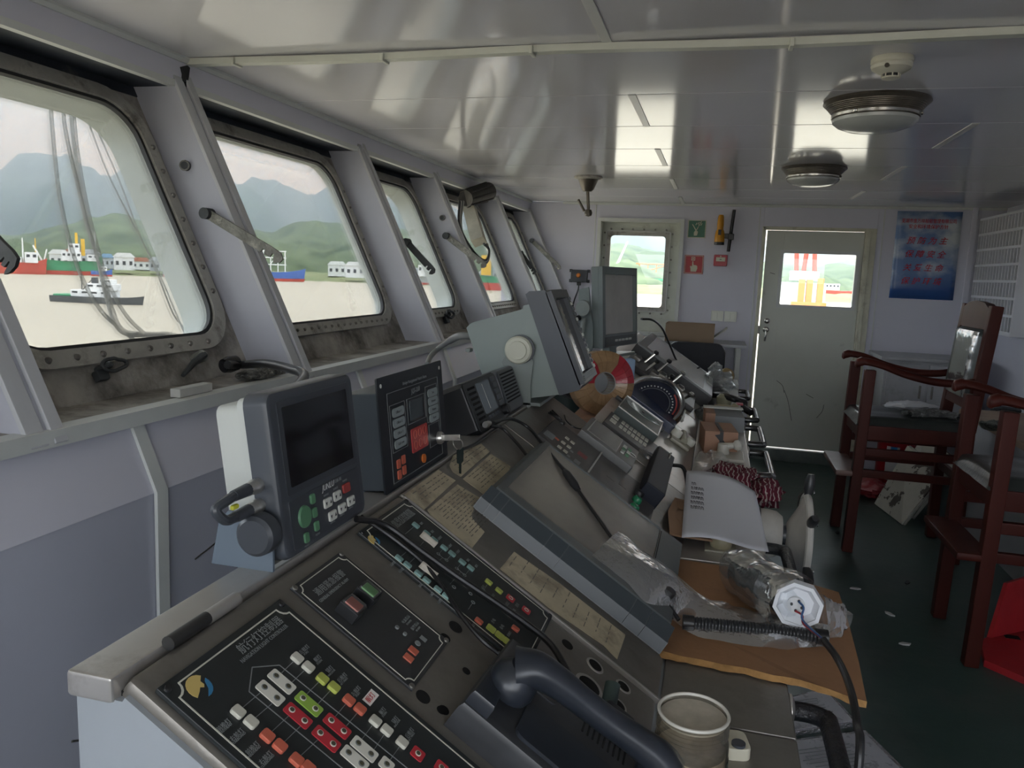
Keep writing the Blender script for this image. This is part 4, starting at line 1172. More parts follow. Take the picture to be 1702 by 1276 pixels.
for i, (x, yy, tx) in enumerate(((1200, 790, '试灯'), (1275, 800, '消音'), (1250, 845, '故障'), (1095, 920, '主电'), (1160, 965, '备电'))):
    ptext(*Z5(x, yy), tx, 0.0065, m_linedim, p3, PH)
# --- stuck-down yellowed papers
m_paper = mat('yellowed_stuck_paper', (0.46, 0.40, 0.28), 0.75, var=0.16, vscale=14, stain=(0.16, 0.13, 0.10), stain_amt=(0.50, 0.72), stain_scale=10)
m_ink = mat('faded_grey_ink', (0.16, 0.15, 0.13), 0.8)
Z8 = lambda x, y: (640 + x / 5.316, 740 + y / 5.316)
def paper(pts, label, rows=0, seed=1):
    q = [atS(*p, 0.001) for p in pts]
    t = thing('pasted_note', SL @ V((*q[0], 0.0)), label, 'note')
    MB().prism(q, 0.0003, 0.0011, SL).build('sheet', m_paper, t, smooth=0)
    r = random.Random(seed)
    if rows:
        y0 = min(a[0] for a in q) + 0.02; y1 = max(a[0] for a in q) - 0.02
        s0 = min(a[1] for a in q) + 0.008; s1 = max(a[1] for a in q) - 0.010
        mb = MB()
        for k in range(rows):
            s_ = s1 - (s1 - s0) * k / rows
            yy = y0 + r.uniform(0, 0.02)
            while yy < y1:
                w = r.uniform(0.006, 0.02)
                mb.box((yy + w / 2, s_, 0.0013), (w, 0.0016, 0.0003), 0, SL)
                yy += w + r.uniform(0.003, 0.012)
        o = mb.build('handwriting', m_ink, t, smooth=0)
        o['kind'] = 'stuff'
    return t
paper([Z8(170, 435), Z8(470, 215), Z8(625, 310), Z8(345, 565), Z8(300, 535)], 'yellowed paper stuck beside the black alarm unit key', 3, 1)
paper([Z8(600, 90), Z8(850, -15), Z8(925, 55), Z8(670, 275), Z8(600, 235), Z8(570, 180)], 'yellowed paper stuck below the radio handset cable', 3, 2)
paper([Z8(690, 295), Z8(935, 75), Z8(1110, 185), Z8(1080, 255), Z8(885, 440)], 'yellowed paper stuck against the corner of the large flat display', 5, 3)
paper([Z8(375, 570), Z8(640, 345), Z8(850, 470), Z8(765, 600), Z8(770, 645), Z8(880, 765), Z8(770, 905), Z8(620, 790), Z8(400, 610)], 'yellowed handwritten list stuck between signal panel and flat display', 13, 4)
Z7 = lambda x, y: (800 + x / 5.316, 880 + y / 5.316)
paper([Z7(165, 345), Z7(290, 195), Z7(700, 480), Z7(1275, 930), Z7(1200, 1145), Z7(1080, 1020), Z7(600, 690)], 'long yellowed paper strip stuck along the front of the flat display', 10, 5)
# ------------------------------------------------------------------ instruments standing on or let into the console
m_slate = mat('dark_slate_plastic', (0.05, 0.056, 0.066), 0.36, var=0.05, vscale=8)
m_slate2 = mat('mid_slate_plastic', (0.062, 0.070, 0.083), 0.36, var=0.05)
m_lgrey = mat('light_grey_plastic', (0.52, 0.54, 0.51), 0.4, var=0.04)
m_scr = mat('dead_dark_screen', (0.012, 0.014, 0.017), 0.08, spec=0.5)
m_scr2 = mat('dusty_display_glass', (0.21, 0.195, 0.17), 0.18, var=0.12, vscale=6, spec=0.6)  # dust, with hazy beige reflections put into the base colour
m_gkey = mat('green_keypad', (0.10, 0.24, 0.13), 0.45, var=0.1)
m_wkey = mat('white_keypad', (0.62, 0.63, 0.58), 0.45)
m_rkey = mat('dull_red_keypad', (0.32, 0.045, 0.04), 0.45)
m_nickel = mat('nickel_connector', (0.60, 0.59, 0.56), 0.28, 0.9, var=0.12, vscale=60)
m_radar = mat('grey_green_radar_case', (0.235, 0.275, 0.26), 0.38, var=0.04, vscale=4)
m_radark = mat('darker_radar_bracket', (0.20, 0.225, 0.215), 0.4, var=0.04)
m_knob = mat('ivory_grey_knob', (0.50, 0.50, 0.41), 0.4, var=0.06)
m_txt = mat('white_print', (0.55, 0.56, 0.56), 0.5)
def up(y, x, z, lean, yaw=0.0):
    """upright face frame: local x along the console, y up, z out toward the desk"""
    R = Matrix.Rotation(-yaw, 4, 'Z')
    return frame((x, y, z), R @ V((0, 1, 0)), R @ V((-math.sin(lean), 0, math.cos(lean))))
# --- small marine display unit on bracket
U = up(0.824, -0.497, 1.176, math.radians(7.7))
W, H = 0.232, 0.216
jl = thing('marine_display', (-0.53, 0.94, 1.168), 'slate grey display unit with green and white keypad on a side bracket', 'display')
MB().prism(rrect(W, H, 0.016, 4, W / 2, H / 2), -0.034, 0.0, U, bev=0.008).build('bezel', m_slate2, jl)
MB().prism(rrect(W - 0.016, H - 0.012, 0.01, 3, W / 2, H / 2), -0.048, -0.034, U).build('housing_rim', m_lgrey, jl)
MB().prism(rrect(W - 0.05, H - 0.04, 0.012, 3, W / 2, H / 2 + 0.005), -0.092, -0.048, U, bev=0.0).build('back_housing', m_lgrey, jl)
MB().prism(rrect(W - 0.038, 0.122, 0.003, 2, W / 2, 0.142), -0.001, 0.0012, U).build('screen_surround', m_slate, jl)
MB().prism(rrect(W - 0.058, 0.104, 0.002, 2, W / 2, 0.142), 0.0, 0.0018, U).build('screen', m_scr, jl)
MB().prism(rrect(W - 0.038, 0.064, 0.003, 2, W / 2, 0.042), -0.001, 0.0014, U).build('key_field', m_slate, jl)
MB().cyl((0.050, 0.046, 0), (0.050, 0.046, 0.0045), 0.0155, 0.0140, 20, M=U).build('cursor_pad', m_gkey, jl)
for (x, y) in ((0.074, 0.063), (0.075, 0.044), (0.076, 0.025), (0.048, 0.018)):
    MB().prism(rrect(0.011, 0.0135, 0.003, 3, x, y), 0, 0.0042, U, bev=0.001).build('key', m_gkey, jl)
for (x, y) in ((0.112, 0.047), (0.140, 0.049), (0.121, 0.026), (0.150, 0.028), (0.178, 0.031)):
    k = MB().prism(rrect(0.021, 0.0135, 0.003, 3, x, y), 0, 0.0042, U, bev=0.001).build('key', m_wkey, jl)
    for d, sgn in ((-0.006, -1), (0.006, 1)):
        MB().prism([(x + d - 0.0022, y - 0.002 * sgn), (x + d + 0.0022, y - 0.002 * sgn), (x + d, y + 0.0028 * sgn)], 0.0042, 0.0046, U).build('arrow_mark', m_black, k, smooth=0)
MB().prism(rrect(0.021, 0.0135, 0.003, 3, 0.169, 0.053), 0, 0.0042, U, bev=0.001).build('key', m_rkey, jl)
text('lettering', 'JUNLU', 0.0115, m_txt, U @ Matrix.Translation((0.120, 0.0685, 0.0015)), jl, 'CENTER', 0.0002, shear=0.25)
text('lettering', 'DB-98', 0.007, m_linedim, U @ Matrix.Translation((0.150, 0.0695, 0.0015)), jl, 'CENTER', 0.0002)
for (x, y) in ((0.112, 0.058), (0.140, 0.060), (0.169, 0.064), (0.121, 0.0165), (0.150, 0.0185), (0.178, 0.021), (0.078, 0.013), (0.048, 0.007)):
    text('lettering', 'MENU' if x < 0.1 else 'RANGE', 0.0042, m_linedim, U @ Matrix.Translation((x, y, 0.0015)), jl, 'CENTER', 0.0001)
br = MB().prism([(-0.10, -0.012), (-0.012, -0.012), (-0.012, 0.052), (-0.03, 0.060), (-0.075, 0.060), (-0.088, 0.045)], 0.0, 0.004,
                frame((-0.497, 0.815, 1.180), (1, 0, 0), (0, 0, 1))).build('bracket', mat('blue_grey_bracket', (0.13, 0.165, 0.205), 0.4), jl)
MB().box2((-0.595, 0.812, 1.168), (-0.512, 1.062, 1.174), 0.001).build('bracket_base', m_lgrey, jl)
kc = atY(428, 889, 0.800)
MB().lathe([(0, 0), (0.021, 0), (0.0255, 0.004), (0.0265, 0.012), (0.0265, 0.022), (0.012, 0.024), (0, 0.024)], 28, None, (kc.x, 0.790, kc.z), (0, 1, 0)).build('clamp_knob', m_slate, jl)
kc2 = atY(430, 770, 0.845)
MB().lathe([(0, 0), (0.007, 0.001), (0.0105, 0.005), (0.0105, 0.016), (0, 0.016)], 18, None, (kc2.x, 0.834, kc2.z), (0, 1, 0)).build('power_knob', m_black, jl)
cons = []
for (px, py) in ((440, 801), (442, 834)):
    c0 = atY(px, py, 0.838)
    cn = MB().lathe([(0.0, 0.0), (0.0075, 0), (0.0085, 0.003), (0.0085, 0.012), (0.0098, 0.014), (0.0098, 0.020), (0.0088, 0.022), (0.0088, 0.028), (0.0096, 0.030), (0.0096, 0.050), (0, 0.050)], 18, None, (c0.x, 0.799, c0.z), (0, 1, 0)).build('connector', m_nickel, jl)
    MB().cyl((c0.x, 0.801, c0.z), (c0.x, 0.772, c0.z), 0.0082, 0.0068, 14).build('strain_relief', m_slate, cn)
    cons.append(V((c0.x, 0.774, c0.z)))
a, b = cons
lp = MB().tube(spline([a, a + V((0, -0.014, -0.002)), V((a.x - 0.004, 0.744, (a.z + b.z) / 2 + 0.004)), b + V((0, -0.02, 0.002)), b], 8), 0.0062, 10).build('cable_loop', m_slate, jl)
MB().box((b.x, 0.772, (a.z + b.z) / 2), (0.006, 0.012, 0.006), 0.002).build('yellow_tie', mat('yellow_tie', (0.6, 0.6, 0.05), 0.5), jl)
# thick black hose-like cable from the sill to behind the display
def sill(px, py):
    return atP(px, py, LP + LN * -0.03, LN)
tag(MB().tube(spline([sill(378, 606), sill(405, 606), atX(440, 604, -1.20), atX(480, 612, -1.05), atX(505, 628, -0.9), V((-0.66, 1.02, 1.30)), V((-0.60, 1.01, 1.27)), V((-0.588, 1.0, 1.262))], 8), 0.012, 12).build('thick_cable', m_cable), 'thick black cable running from the window niche down behind the display', 'cable')
# --- watch alarm unit
U = up(1.158, -0.512, 1.170, math.radians(6.0))
W, H = 0.308, 0.197
al = thing('alarm_unit', (-0.55, 1.31, 1.168), 'black alarm unit with red keypad and a key in its lock', 'alarm unit')
m_albk = mat('black_blue_panel', (0.016, 0.020, 0.026), 0.32, var=0.1)
MB().prism(rrect(W, H, 0.003, 2, W / 2, H / 2), -0.003, 0.0, U).build('face_plate', m_albk, al)
MB().box2((0.012, 0.003, -0.075), (W - 0.014, H - 0.026, -0.003), 0.003, U).build('case', mat('slate_case', (0.055, 0.068, 0.08), 0.4), al)
for (x, y) in ((0.014, H - 0.014), (W - 0.014, H - 0.014)):
    MB().cyl((x, y, -0.001), (x, y, 0.0008), 0.0035, seg=10, M=U).build('slot_hole', m_wkey, al)
for (x0, y0, x1, y1) in ((0.035, 0.010, W - 0.028, H - 0.030), (0.042, 0.062, 0.108, 0.145), (0.210, 0.085, W - 0.036, H - 0.042), (0.118, 0.098, 0.205, H - 0.052), (0.215, 0.035, W - 0.036, 0.080)):
    ring_prism(MB(), [(x0, y0), (x1, y0), (x1, y1), (x0, y1)], [(x0 + 0.001, y0 + 0.001), (x1 - 0.001, y0 + 0.001), (x1 - 0.001, y1 - 0.001), (x0 + 0.001, y1 - 0.001)], 0, 0.0004, U).build('border_line', m_linedim, al)
for i in range(4):
    MB().prism(rrect(0.050, 0.0155, 0.006, 3, 0.076, 0.130 - i * 0.0185), 0, 0.0018, U).build('soft_key', mat('pale_slate_key', (0.26, 0.30, 0.30), 0.45), al)
    text('lettering', ['Officer 1', 'Officer 2', 'Officer 3', 'Call crew'][i], 0.007, m_black, U @ Matrix.Translation((0.076, 0.130 - i * 0.0185, 0.0019)), al, 'CENTER', 0.0001)
    MB().prism(rrect(0.050, 0.0150, 0.006, 3, 0.246, 0.140 - i * 0.0165), 0, 0.0018, U).build('soft_key', mat('pale_slate_key', (0.26, 0.30, 0.30), 0.45), al)
    text('lettering', ['Test', 'Dimmer', 'Volume', 'Reset'][i], 0.007, m_black, U @ Matrix.Translation((0.246, 0.140 - i * 0.0165, 0.0019)), al, 'CENTER', 0.0001)
MB().prism(rrect(0.062, 0.036, 0.002, 2, 0.160, 0.122), 0, 0.0012, U).build('display', mat('grey_lcd', (0.07, 0.085, 0.09), 0.15), al)
kp = MB().prism(rrect(0.078, 0.044, 0.003, 2, 0.164, 0.066), 0, 0.0018, U).build('keypad', mat('red_keypad', (0.42, 0.05, 0.05), 0.4, var=0.1, vscale=60), al)
for r in range(2):
    for c in range(3):
        MB().torus((0.141 + c * 0.023, 0.077 - r * 0.02, 0.0018), 0.0075, 0.0007, seg=16, rs=5, M=U).build('key_ring', m_bredo, kp)
for (x, y) in ((0.060, 0.040), (0.082, 0.043), (0.060, 0.021), (0.082, 0.024)):
    MB().prism(rrect(0.014, 0.0155, 0.002, 2, x, y), 0, 0.002, U).build('square_key', m_bredo, al)
MB().cyl((0.175, 0.024, 0), (0.175, 0.024, 0.003), 0.0085, seg=16, M=U).build('round_key', mat('orange_key', (0.62, 0.16, 0.03), 0.4), al)
text('lettering', 'Bridge Navigational Watch Alarm', 0.0085, m_linedim, U @ Matrix.Translation((0.165, H - 0.022, 0.0002)), al, 'CENTER', 0.0001, maxw=0.19)
text('lettering', 'JQS-200', 0.0125, m_linedim, U @ Matrix.Translation((0.164, H - 0.041, 0.0002)), al, 'CENTER', 0.0001)
lk = MB().lathe([(0, 0), (0.0125, 0), (0.0125, 0.006), (0.010, 0.010), (0, 0.010)], 18, U @ Matrix.Translation((0.262, 0.046, 0)), ring=(1, 0, 0)).build('key_lock', m_nickel, al)
MB().box2((0.260, 0.040, 0.010), (0.264, 0.052, 0.046), 0.001, U).build('key', m_nickel, lk)
kr = U @ V((0.262, 0.034, 0.040))
MB().torus(kr, 0.012, 0.0010, axis=(0.35, 1, 0.1), seg=24, rs=6).build('key_loop', m_nickel, lk)
MB().prism([(-0.011, 0.0), (0.011, 0.002), (0.010, -0.026), (0.003, -0.030), (0.003, -0.055), (-0.002, -0.058), (-0.003, -0.030), (-0.010, -0.026)], -0.001, 0.001, frame(kr + V((0.004, 0.004, -0.012)), (0.3, 1, 0.0), (0, 0.1, 1))).build('spare_key', mat('dark_green_key', (0.03, 0.045, 0.04), 0.4, 0.4), lk)
# --- handset cradle behind
hc = thing('speaker_box', (-0.60, 1.545, 1.168), 'small black speaker box wedged beside the alarm unit', 'speaker')
U2 = up(1.492, -0.568, 1.170, 0.06)
MB().box2((0, 0, -0.06), (0.105, 0.120, 0.0), 0.006, U2).build('case', m_slate, hc)
MB().torus((0.050, 0.085, 0.001), 0.020, 0.003, seg=24, rs=8, M=U2).build('speaker_ring', m_nickel, hc)
MB().cyl((0.050, 0.085, -0.002), (0.050, 0.085, 0.002), 0.018, seg=24, M=U2).build('speaker_cone', m_black, hc)
MB().box2((0.030, 0.030, -0.001), (0.075, 0.052, 0.001), 0.001, U2).build('label_plate', m_slate2, hc)
# --- VHF radio and its extension speaker
U = up(1.668, -0.505, 1.172, math.radians(24))
vh = thing('vhf_radio', (-0.54, 1.8, 1.168), 'black marine radio with small grey screen and side grille slots', 'radio')
W, H = 0.262, 0.128
MB().prism([(0, 0.012), (0.02, 0.0), (W - 0.02, 0.0), (W, 0.012), (W, H - 0.01), (W - 0.01, H), (0.01, H), (0, H - 0.01)], -0.085, 0.0, U, bev=0.006).build('case', m_black, vh)
MB().prism(rrect(W - 0.012, H - 0.012, 0.008, 3, W / 2, H / 2), 0.0, 0.003, U).build('front', mat('dark_radio_front', (0.035, 0.038, 0.042), 0.4), vh)
MB().prism(rrect(0.104, 0.078, 0.004, 3, 0.137, 0.075), 0.002, 0.0042, U).build('screen', mat('pale_radio_lcd', (0.16, 0.19, 0.21), 0.12), vh)
MB().box2((0.128, 0.044, 0.0042), (0.131, 0.108, 0.0046), 0, U).build('lcd_line', m_lgrey, vh)
for i in range(8):
    MB().box2((0.020, 0.018 + i * 0.0125, 0.003), (0.072, 0.024 + i * 0.0125, 0.0044), 0.001, U).build('grille_slot', m_hole, vh)
for i in range(4):
    MB().prism(rrect(0.018, 0.008, 0.002, 2, 0.100 + i * 0.026, 0.026), 0.003, 0.006, U).build('key', m_slate2, vh)
for i in range(5):
    MB().prism(rrect(0.030, 0.012, 0.003, 2, 0.224, 0.110 - i * 0.0165), 0.003, 0.0065, U).build('key', m_slate2, vh)
MB().lathe([(0, 0), (0.014, 0), (0.014, 0.012), (0.011, 0.016), (0, 0.016)], 18, U @ Matrix.Translation((0.224, 0.024, 0.003)), ring=(1, 0, 0)).build('channel_knob', m_black, vh)
sp = thing('extension_speaker', (-0.54, 2.04, 1.168), 'black ribbed extension speaker beside the marine radio', 'speaker')
U3 = up(1.945, -0.510, 1.172, math.radians(20))
MB().prism(rrect(0.175, 0.122, 0.02, 4, 0.0875, 0.061), -0.06, 0.0, U3, bev=0.008).build('case', m_slate, sp)
for i in range(9):
    MB().box2((0.022, 0.030 + i * 0.0095, -0.001), (0.155, 0.0345 + i * 0.0095, 0.0012), 0.001, U3).build('grille_slot', m_hole, sp)
# microphone plug and cord running down to the desk
cordm = m_cable
def SP(px, py, h):
    y, s = atS(px, py, h); return SL @ V((y, s, h))
plug = SP(818, 706, 0.03)
mc = thing('microphone_cord', plug, 'black microphone cord with metal plug, looping down past the flat display', 'cord')
MB().lathe([(0, 0), (0.007, 0), (0.008, 0.006), (0.0075, 0.02), (0.006, 0.03), (0, 0.03)], 14, None, SP(806, 706, 0.03), SP(826, 699, 0.03) - SP(806, 706, 0.03)).build('plug', m_nickel, mc)
MB().tube(spline([SP(820, 702, 0.03), SP(850, 696, 0.025), SP(880, 712, 0.02), SP(905, 742, 0.035), SP(930, 772, 0.05), SP(942, 786, 0.05)], 8), 0.0042, 8).build('cord', cordm, mc)
MB().tube([SP(938, 782, 0.05), SP(943, 789, 0.05), SP(955, 806, 0.05), SP(961, 814, 0.05)], [0.006, 0.0105, 0.0105, 0.006], 12).build('ferrite_bead', m_black, mc)
MB().tube(spline([SP(960, 813, 0.05), SP(985, 848, 0.05), SP(1010, 884, 0.05), SP(1040, 925, 0.05), SP(1075, 968, 0.048), SP(1110, 1005, 0.046), SP(1128, 1030, 0.045)], 8), 0.0040, 8).build('cord', cordm, mc)
tag(MB().tube(spline([SP(815, 708, 0.02), SP(835, 712, 0.012), SP(858, 735, 0.008), SP(876, 757, 0.008)], 8), 0.0040, 8).build('branch_cord', cordm), 'short black cord slipping behind the corner of the flat display', 'cord')
tag(MB().tube(spline([SP(765, 748, 0.012), SP(790, 738, 0.012), SP(812, 722, 0.012), SP(832, 708, 0.012)], 6), 0.0035, 8).build('power_lead', cordm), 'thin black lead lying along the top of the slope under the radio', 'lead')
# two cables crossing the signal panel down to the telephone
tag(MB().tube(spline([SP(592, 862, 0.02), SP(640, 872, 0.016), SP(700, 915, 0.014), SP(760, 958, 0.014), SP(820, 998, 0.014), SP(880, 1040, 0.014), SP(915, 1070, 0.014), SP(940, 1110, 0.014), SP(958, 1150, 0.016), SP(985, 1200, 0.02), SP(1030, 1255, 0.03), SP(1050, 1290, 0.03)], 8), 0.0052, 10).build('telephone_cable', cordm), 'thicker black cable crossing the signal light panel to the telephone hook', 'cable')
tag(MB().tube(spline([SP(600, 858, 0.016), SP(650, 892, 0.010), SP(700, 932, 0.009), SP(730, 968, 0.009), SP(765, 1020, 0.009), SP(800, 1062, 0.009), SP(832, 1088, 0.009), SP(855, 1108, 0.010)], 8), 0.0034, 8).build('signal_cable', cordm), 'thinner twin-flex cable crossing the signal light panel into the telephone', 'cable')
# --- telephone on the lid: base with handset
ph = thing('telephone', S(0.89, 0.15), 'black handset telephone lying in its cradle on the near slope', 'telephone')
m_phone = mat('black_blue_phone', (0.020, 0.024, 0.032), 0.3, var=0.2, vscale=20)
m_phone2 = mat('dusty_grey_black_phone', (0.036, 0.038, 0.042), 0.4, var=0.2, vscale=20)
MB().prism([(0.795, 0.02), (0.985, 0.02), (0.985, 0.262), (0.795, 0.275)], 0.0, 0.042, SL, bev=0.010).build('base', m_phone2, ph)
MB().prism([(0.800, 0.24), (0.872, 0.24), (0.872, 0.268), (0.800, 0.272)], 0.040, 0.060, SL, bev=0.006).build('cradle_end', m_phone, ph)
MB().prism(rrect(0.070, 0.150, 0.012, 3, 0.842, 0.130), 0.040, 0.047, SL).build('cradle_well', m_phone, ph)
MB().prism(rrect(0.055, 0.07, 0.006, 3, 0.937, 0.205), 0.040, 0.044, SL).build('dial_plate', m_phone2, ph)
for i in range(9):
    MB().box2((0.905, 0.060 + i * 0.008, 0.041), (0.965, 0.063 + i * 0.008, 0.0432), 0.001, SL).build('grille_slot', m_hole, ph)
MB().prism(rrect(0.016, 0.010, 0.001, 2, 0.945, 0.185), 0.044, 0.0447, SL).build('label_plate', m_linedim, ph)
ptext(858, 1110, '音量 VOLUME', 0.006, m_linedim, ph, 0.0425)
# handset: arched grip with two cupped ends
def hs(y, s, h):
    return SL @ V((y, s, h))
grip = spline([hs(0.862, 0.240, 0.078), hs(0.866, 0.222, 0.092), hs(0.872, 0.190, 0.094), hs(0.880, 0.150, 0.090), hs(0.888, 0.110, 0.087), hs(0.896, 0.070, 0.086), hs(0.903, 0.035, 0.082), hs(0.906, 0.015, 0.070)], 6)
nr = len(grip)
rad = [0.0235 + 0.006 * abs(2 * i / (nr - 1) - 1) ** 3 - 0.006 * math.sin(PI * i / (nr - 1)) for i in range(nr)]
hset = MB().tube(grip, rad, 16).build('handset', m_phone, ph, smooth=60)
for (y, s) in ((0.858, 0.236), (0.903, 0.022)):
    MB().lathe([(0, 0.048), (0.022, 0.048), (0.029, 0.052), (0.031, 0.060), (0.029, 0.075), (0.018, 0.088), (0, 0.090)], 22, SL @ Matrix.Translation((y, s, 0)), ring=(1, 0, 0)).build('ear_cap', m_phone, hset)
hk = MB().cyl(hs(0.985, 0.098, 0.040), hs(1.018, 0.110, 0.062), 0.011, seg=16).build('hook_knob', mat('green_black_knob', (0.03, 0.05, 0.045), 0.4), ph)
MB().box2((0.950, 0.06, 0.038), (0.990, 0.11, 0.060), 0.008, SL).build('hook_arm', m_phone, ph)
# --- large flat display let into the slope
fd = thing('flat_display', S(1.58, 0.21), 'large grey flat display with dusty glass lying on the console slope', 'display')
m_fd = mat('grey_green_display_case', (0.085, 0.096, 0.098), 0.38, var=0.06, vscale=6)
m_fdb = mat('blue_grey_display_skirt', (0.042, 0.052, 0.059), 0.38, var=0.08, vscale=10)
fy0, fy1, fs0, fs1, fh = 1.335, 1.822, 0.012, 0.442, 0.044
mbf = MB()
ty0, ty1, ts0, ts1 = fy0 + 0.036, fy1 - 0.012, fs0 + 0.012, fs1 - 0.012
mbf._add([(fy0, fs0, 0), (fy1, fs0, 0), (fy1, fs1, 0), (fy0, fs1, 0), (fy0 + 0.008, fs0, fh * 0.55), (fy1, fs0, fh * 0.55), (fy1, fs1, fh * 0.55), (fy0 + 0.008, fs1, fh * 0.55), (ty0, ts0, fh), (ty1, ts0, fh), (ty1, ts1, fh), (ty0, ts1, fh)],
         [(0, 1, 5, 4), (1, 2, 6, 5), (2, 3, 7, 6), (3, 0, 4, 7), (4, 5, 9, 8), (5, 6, 10, 9), (6, 7, 11, 10), (7, 4, 8, 11), (8, 9, 10, 11), (3, 2, 1, 0)], SL)
mbf.build('case', m_fd, fd, smooth=0)
# skirt pieces on the side toward the near panels
for (a, b) in ((fs0 + 0.002, 0.062), (0.064, 0.098), (0.100, 0.255), (0.257, 0.292), (0.294, 0.395), (0.397, 0.418), (0.420, fs1 - 0.002)):
    def qf(s_, k):
        return ((fy0 + 0.0065, s_, fh * 0.5), (ty0 - 0.001, s_, fh + 0.0008))[k]
    MB()._add([(fy0 - 0.002, a, 0.003), (fy0 - 0.002, b, 0.003), (fy0 + 0.006, b, fh * 0.56), (fy0 + 0.006, a, fh * 0.56), (ty0 - 0.002, a, fh + 0.001), (ty0 - 0.002, b, fh + 0.001), (fy0 + 0.03, a, 0.003), (fy0 + 0.03, b, 0.003)],
              [(0, 3, 2, 1), (3, 4, 5, 2), (0, 6, 4, 3), (1, 2, 5, 7), (4, 6, 7, 5)], SL).build('skirt_segment', m_fdb, fd, smooth=0)
ring_prism(MB(), [(ty0, ts0), (ty1, ts0), (ty1, ts1), (ty0, ts1)], [(ty0 + 0.034, ts0 + 0.062), (ty1 - 0.012, ts0 + 0.062), (ty1 - 0.012, ts1 - 0.014), (ty0 + 0.034, ts1 - 0.014)], fh, fh + 0.004, SL).build('bezel', m_fd, fd)
MB().box2((ty0 + 0.033, ts0 + 0.061, fh - 0.001), (ty1 - 0.011, ts1 - 0.013, fh + 0.0012), 0, SL).build('screen', m_scr2, fd, smooth=0)
MB().lathe([(0, 0), (0.016, 0), (0.016, 0.004), (0.012, 0.006), (0.0115, 0.020), (0.0095, 0.022), (0, 0.022)], 20, SL @ Matrix.Translation((1.452, 0.045, fh + 0.004)), ring=(1, 0, 0)).build('control_knob', m_black, fd)
MB().box2((ty0 + 0.04, ts0 + 0.058, fh + 0.0038), (ty1 - 0.02, ts0 + 0.060, fh + 0.0044), 0, SL).build('seam_line', m_hole, fd)
# --- trackball plates at the foot of the slope
for (a, b, c, d, lb) in ((1.775, 1.862, 0.072, 0.150, 'grey recessed keypad plate beside the flat display, upper of two'), (1.775, 1.862, 0.004, 0.068, 'grey recessed keypad plate at the slope foot, lower of two')):
    t = thing('keypad_plate', S((a + b) / 2 + 0.05, (c + d) / 2), lb, 'keypad')
    a += 0.052; b += 0.052
    ring_prism(MB(), [(a, c), (b, c), (b, d), (a, d)], [(a + 0.010, c + 0.010), (b - 0.010, c + 0.010), (b - 0.010, d - 0.010), (a + 0.010, d - 0.010)], 0.0, 0.010, SL).build('rim', m_lgrey, t)
    MB().box2((a + 0.009, c + 0.009, 0.0), (b - 0.009, d - 0.009, 0.004), 0, SL).build('well', m_pan2, t)
# --- two membrane panels beyond the display
kp1 = thing('membrane_panel', S(2.0, 0.38), 'brown-grey membrane panel with two rows of pale keys', 'control panel')
MB().box2((1.930, 0.302, 0), (2.160, 0.465, 0.012), 0.002, SL).build('face_plate', m_pan2, kp1)
Z6 = lambda x, y: (860 + x / 5.316, 640 + y / 5.316)
for (x, y) in ((440, 470), (405, 508), (372, 547), (340, 590), (487, 507), (455, 545), (424, 585), (390, 625)):
    yy, ss = atS(*Z6(x, y), 0.013)
    MB().prism(rrect(0.016, 0.013, 0.002, 2, yy, ss), 0.012, 0.0145, SL).build('key', m_bw, kp1)
for (x, y, w, h2, mm) in ((350, 475, 0.014, 0.013, m_bredo), (285, 440, 0.05, 0.03, m_linedim), (575, 620, 0.034, 0.030, mat('dull_red_field', (0.24, 0.06, 0.06), 0.5)), (525, 680, 0.034, 0.018, m_linedim), (480, 585, 0.014, 0.010, m_linedim), (450, 625, 0.014, 0.010, m_linedim)):
    yy, ss = atS(*Z6(x, y), 0.012)
    MB().prism(rrect(w, h2, 0.002, 2, yy, ss), 0.012, 0.0126, SL).build('print_patch', mm, kp1)
kp2 = thing('lamp_panel', S(2.0, 0.18), 'brown-grey membrane panel with two green lamps and a black knob', 'control panel')
MB().box2((1.930, 0.100, 0), (2.160, 0.298, 0.010), 0.002, SL).build('face_plate', m_pan2, kp2)
for (x, y) in ((775, 870), (830, 810), (880, 945), (935, 880)):
    yy, ss = atS(*Z6(x, y), 0.010)
    MB().prism(rrect(0.040, 0.026, 0.002, 2, yy, ss), 0.010, 0.0106, SL).build('print_patch', mat('grey_brown_patch', (0.10, 0.098, 0.092), 0.5), kp2)
for (x, y, mm) in ((1083, 950, m_black), (1065, 1002, mat('green_lamp_cap', (0.02, 0.22, 0.10), 0.25)), (1040, 1070, mat('green_lamp_cap', (0.02, 0.22, 0.10), 0.25))):
    yy, ss = atS(*Z6(x, y), 0.02)
    MB().lathe([(0, 0), (0.013, 0), (0.013, 0.010), (0.010, 0.015), (0, 0.016)], 18, SL @ Matrix.Translation((yy, ss, 0.010)), ring=(1, 0, 0)).build('lamp', mm, kp2)
MB().box2((1.925, 0.298, 0), (2.165, 0.303, 0.016), 0.001, SL).build('divider', m_con2, kp2)
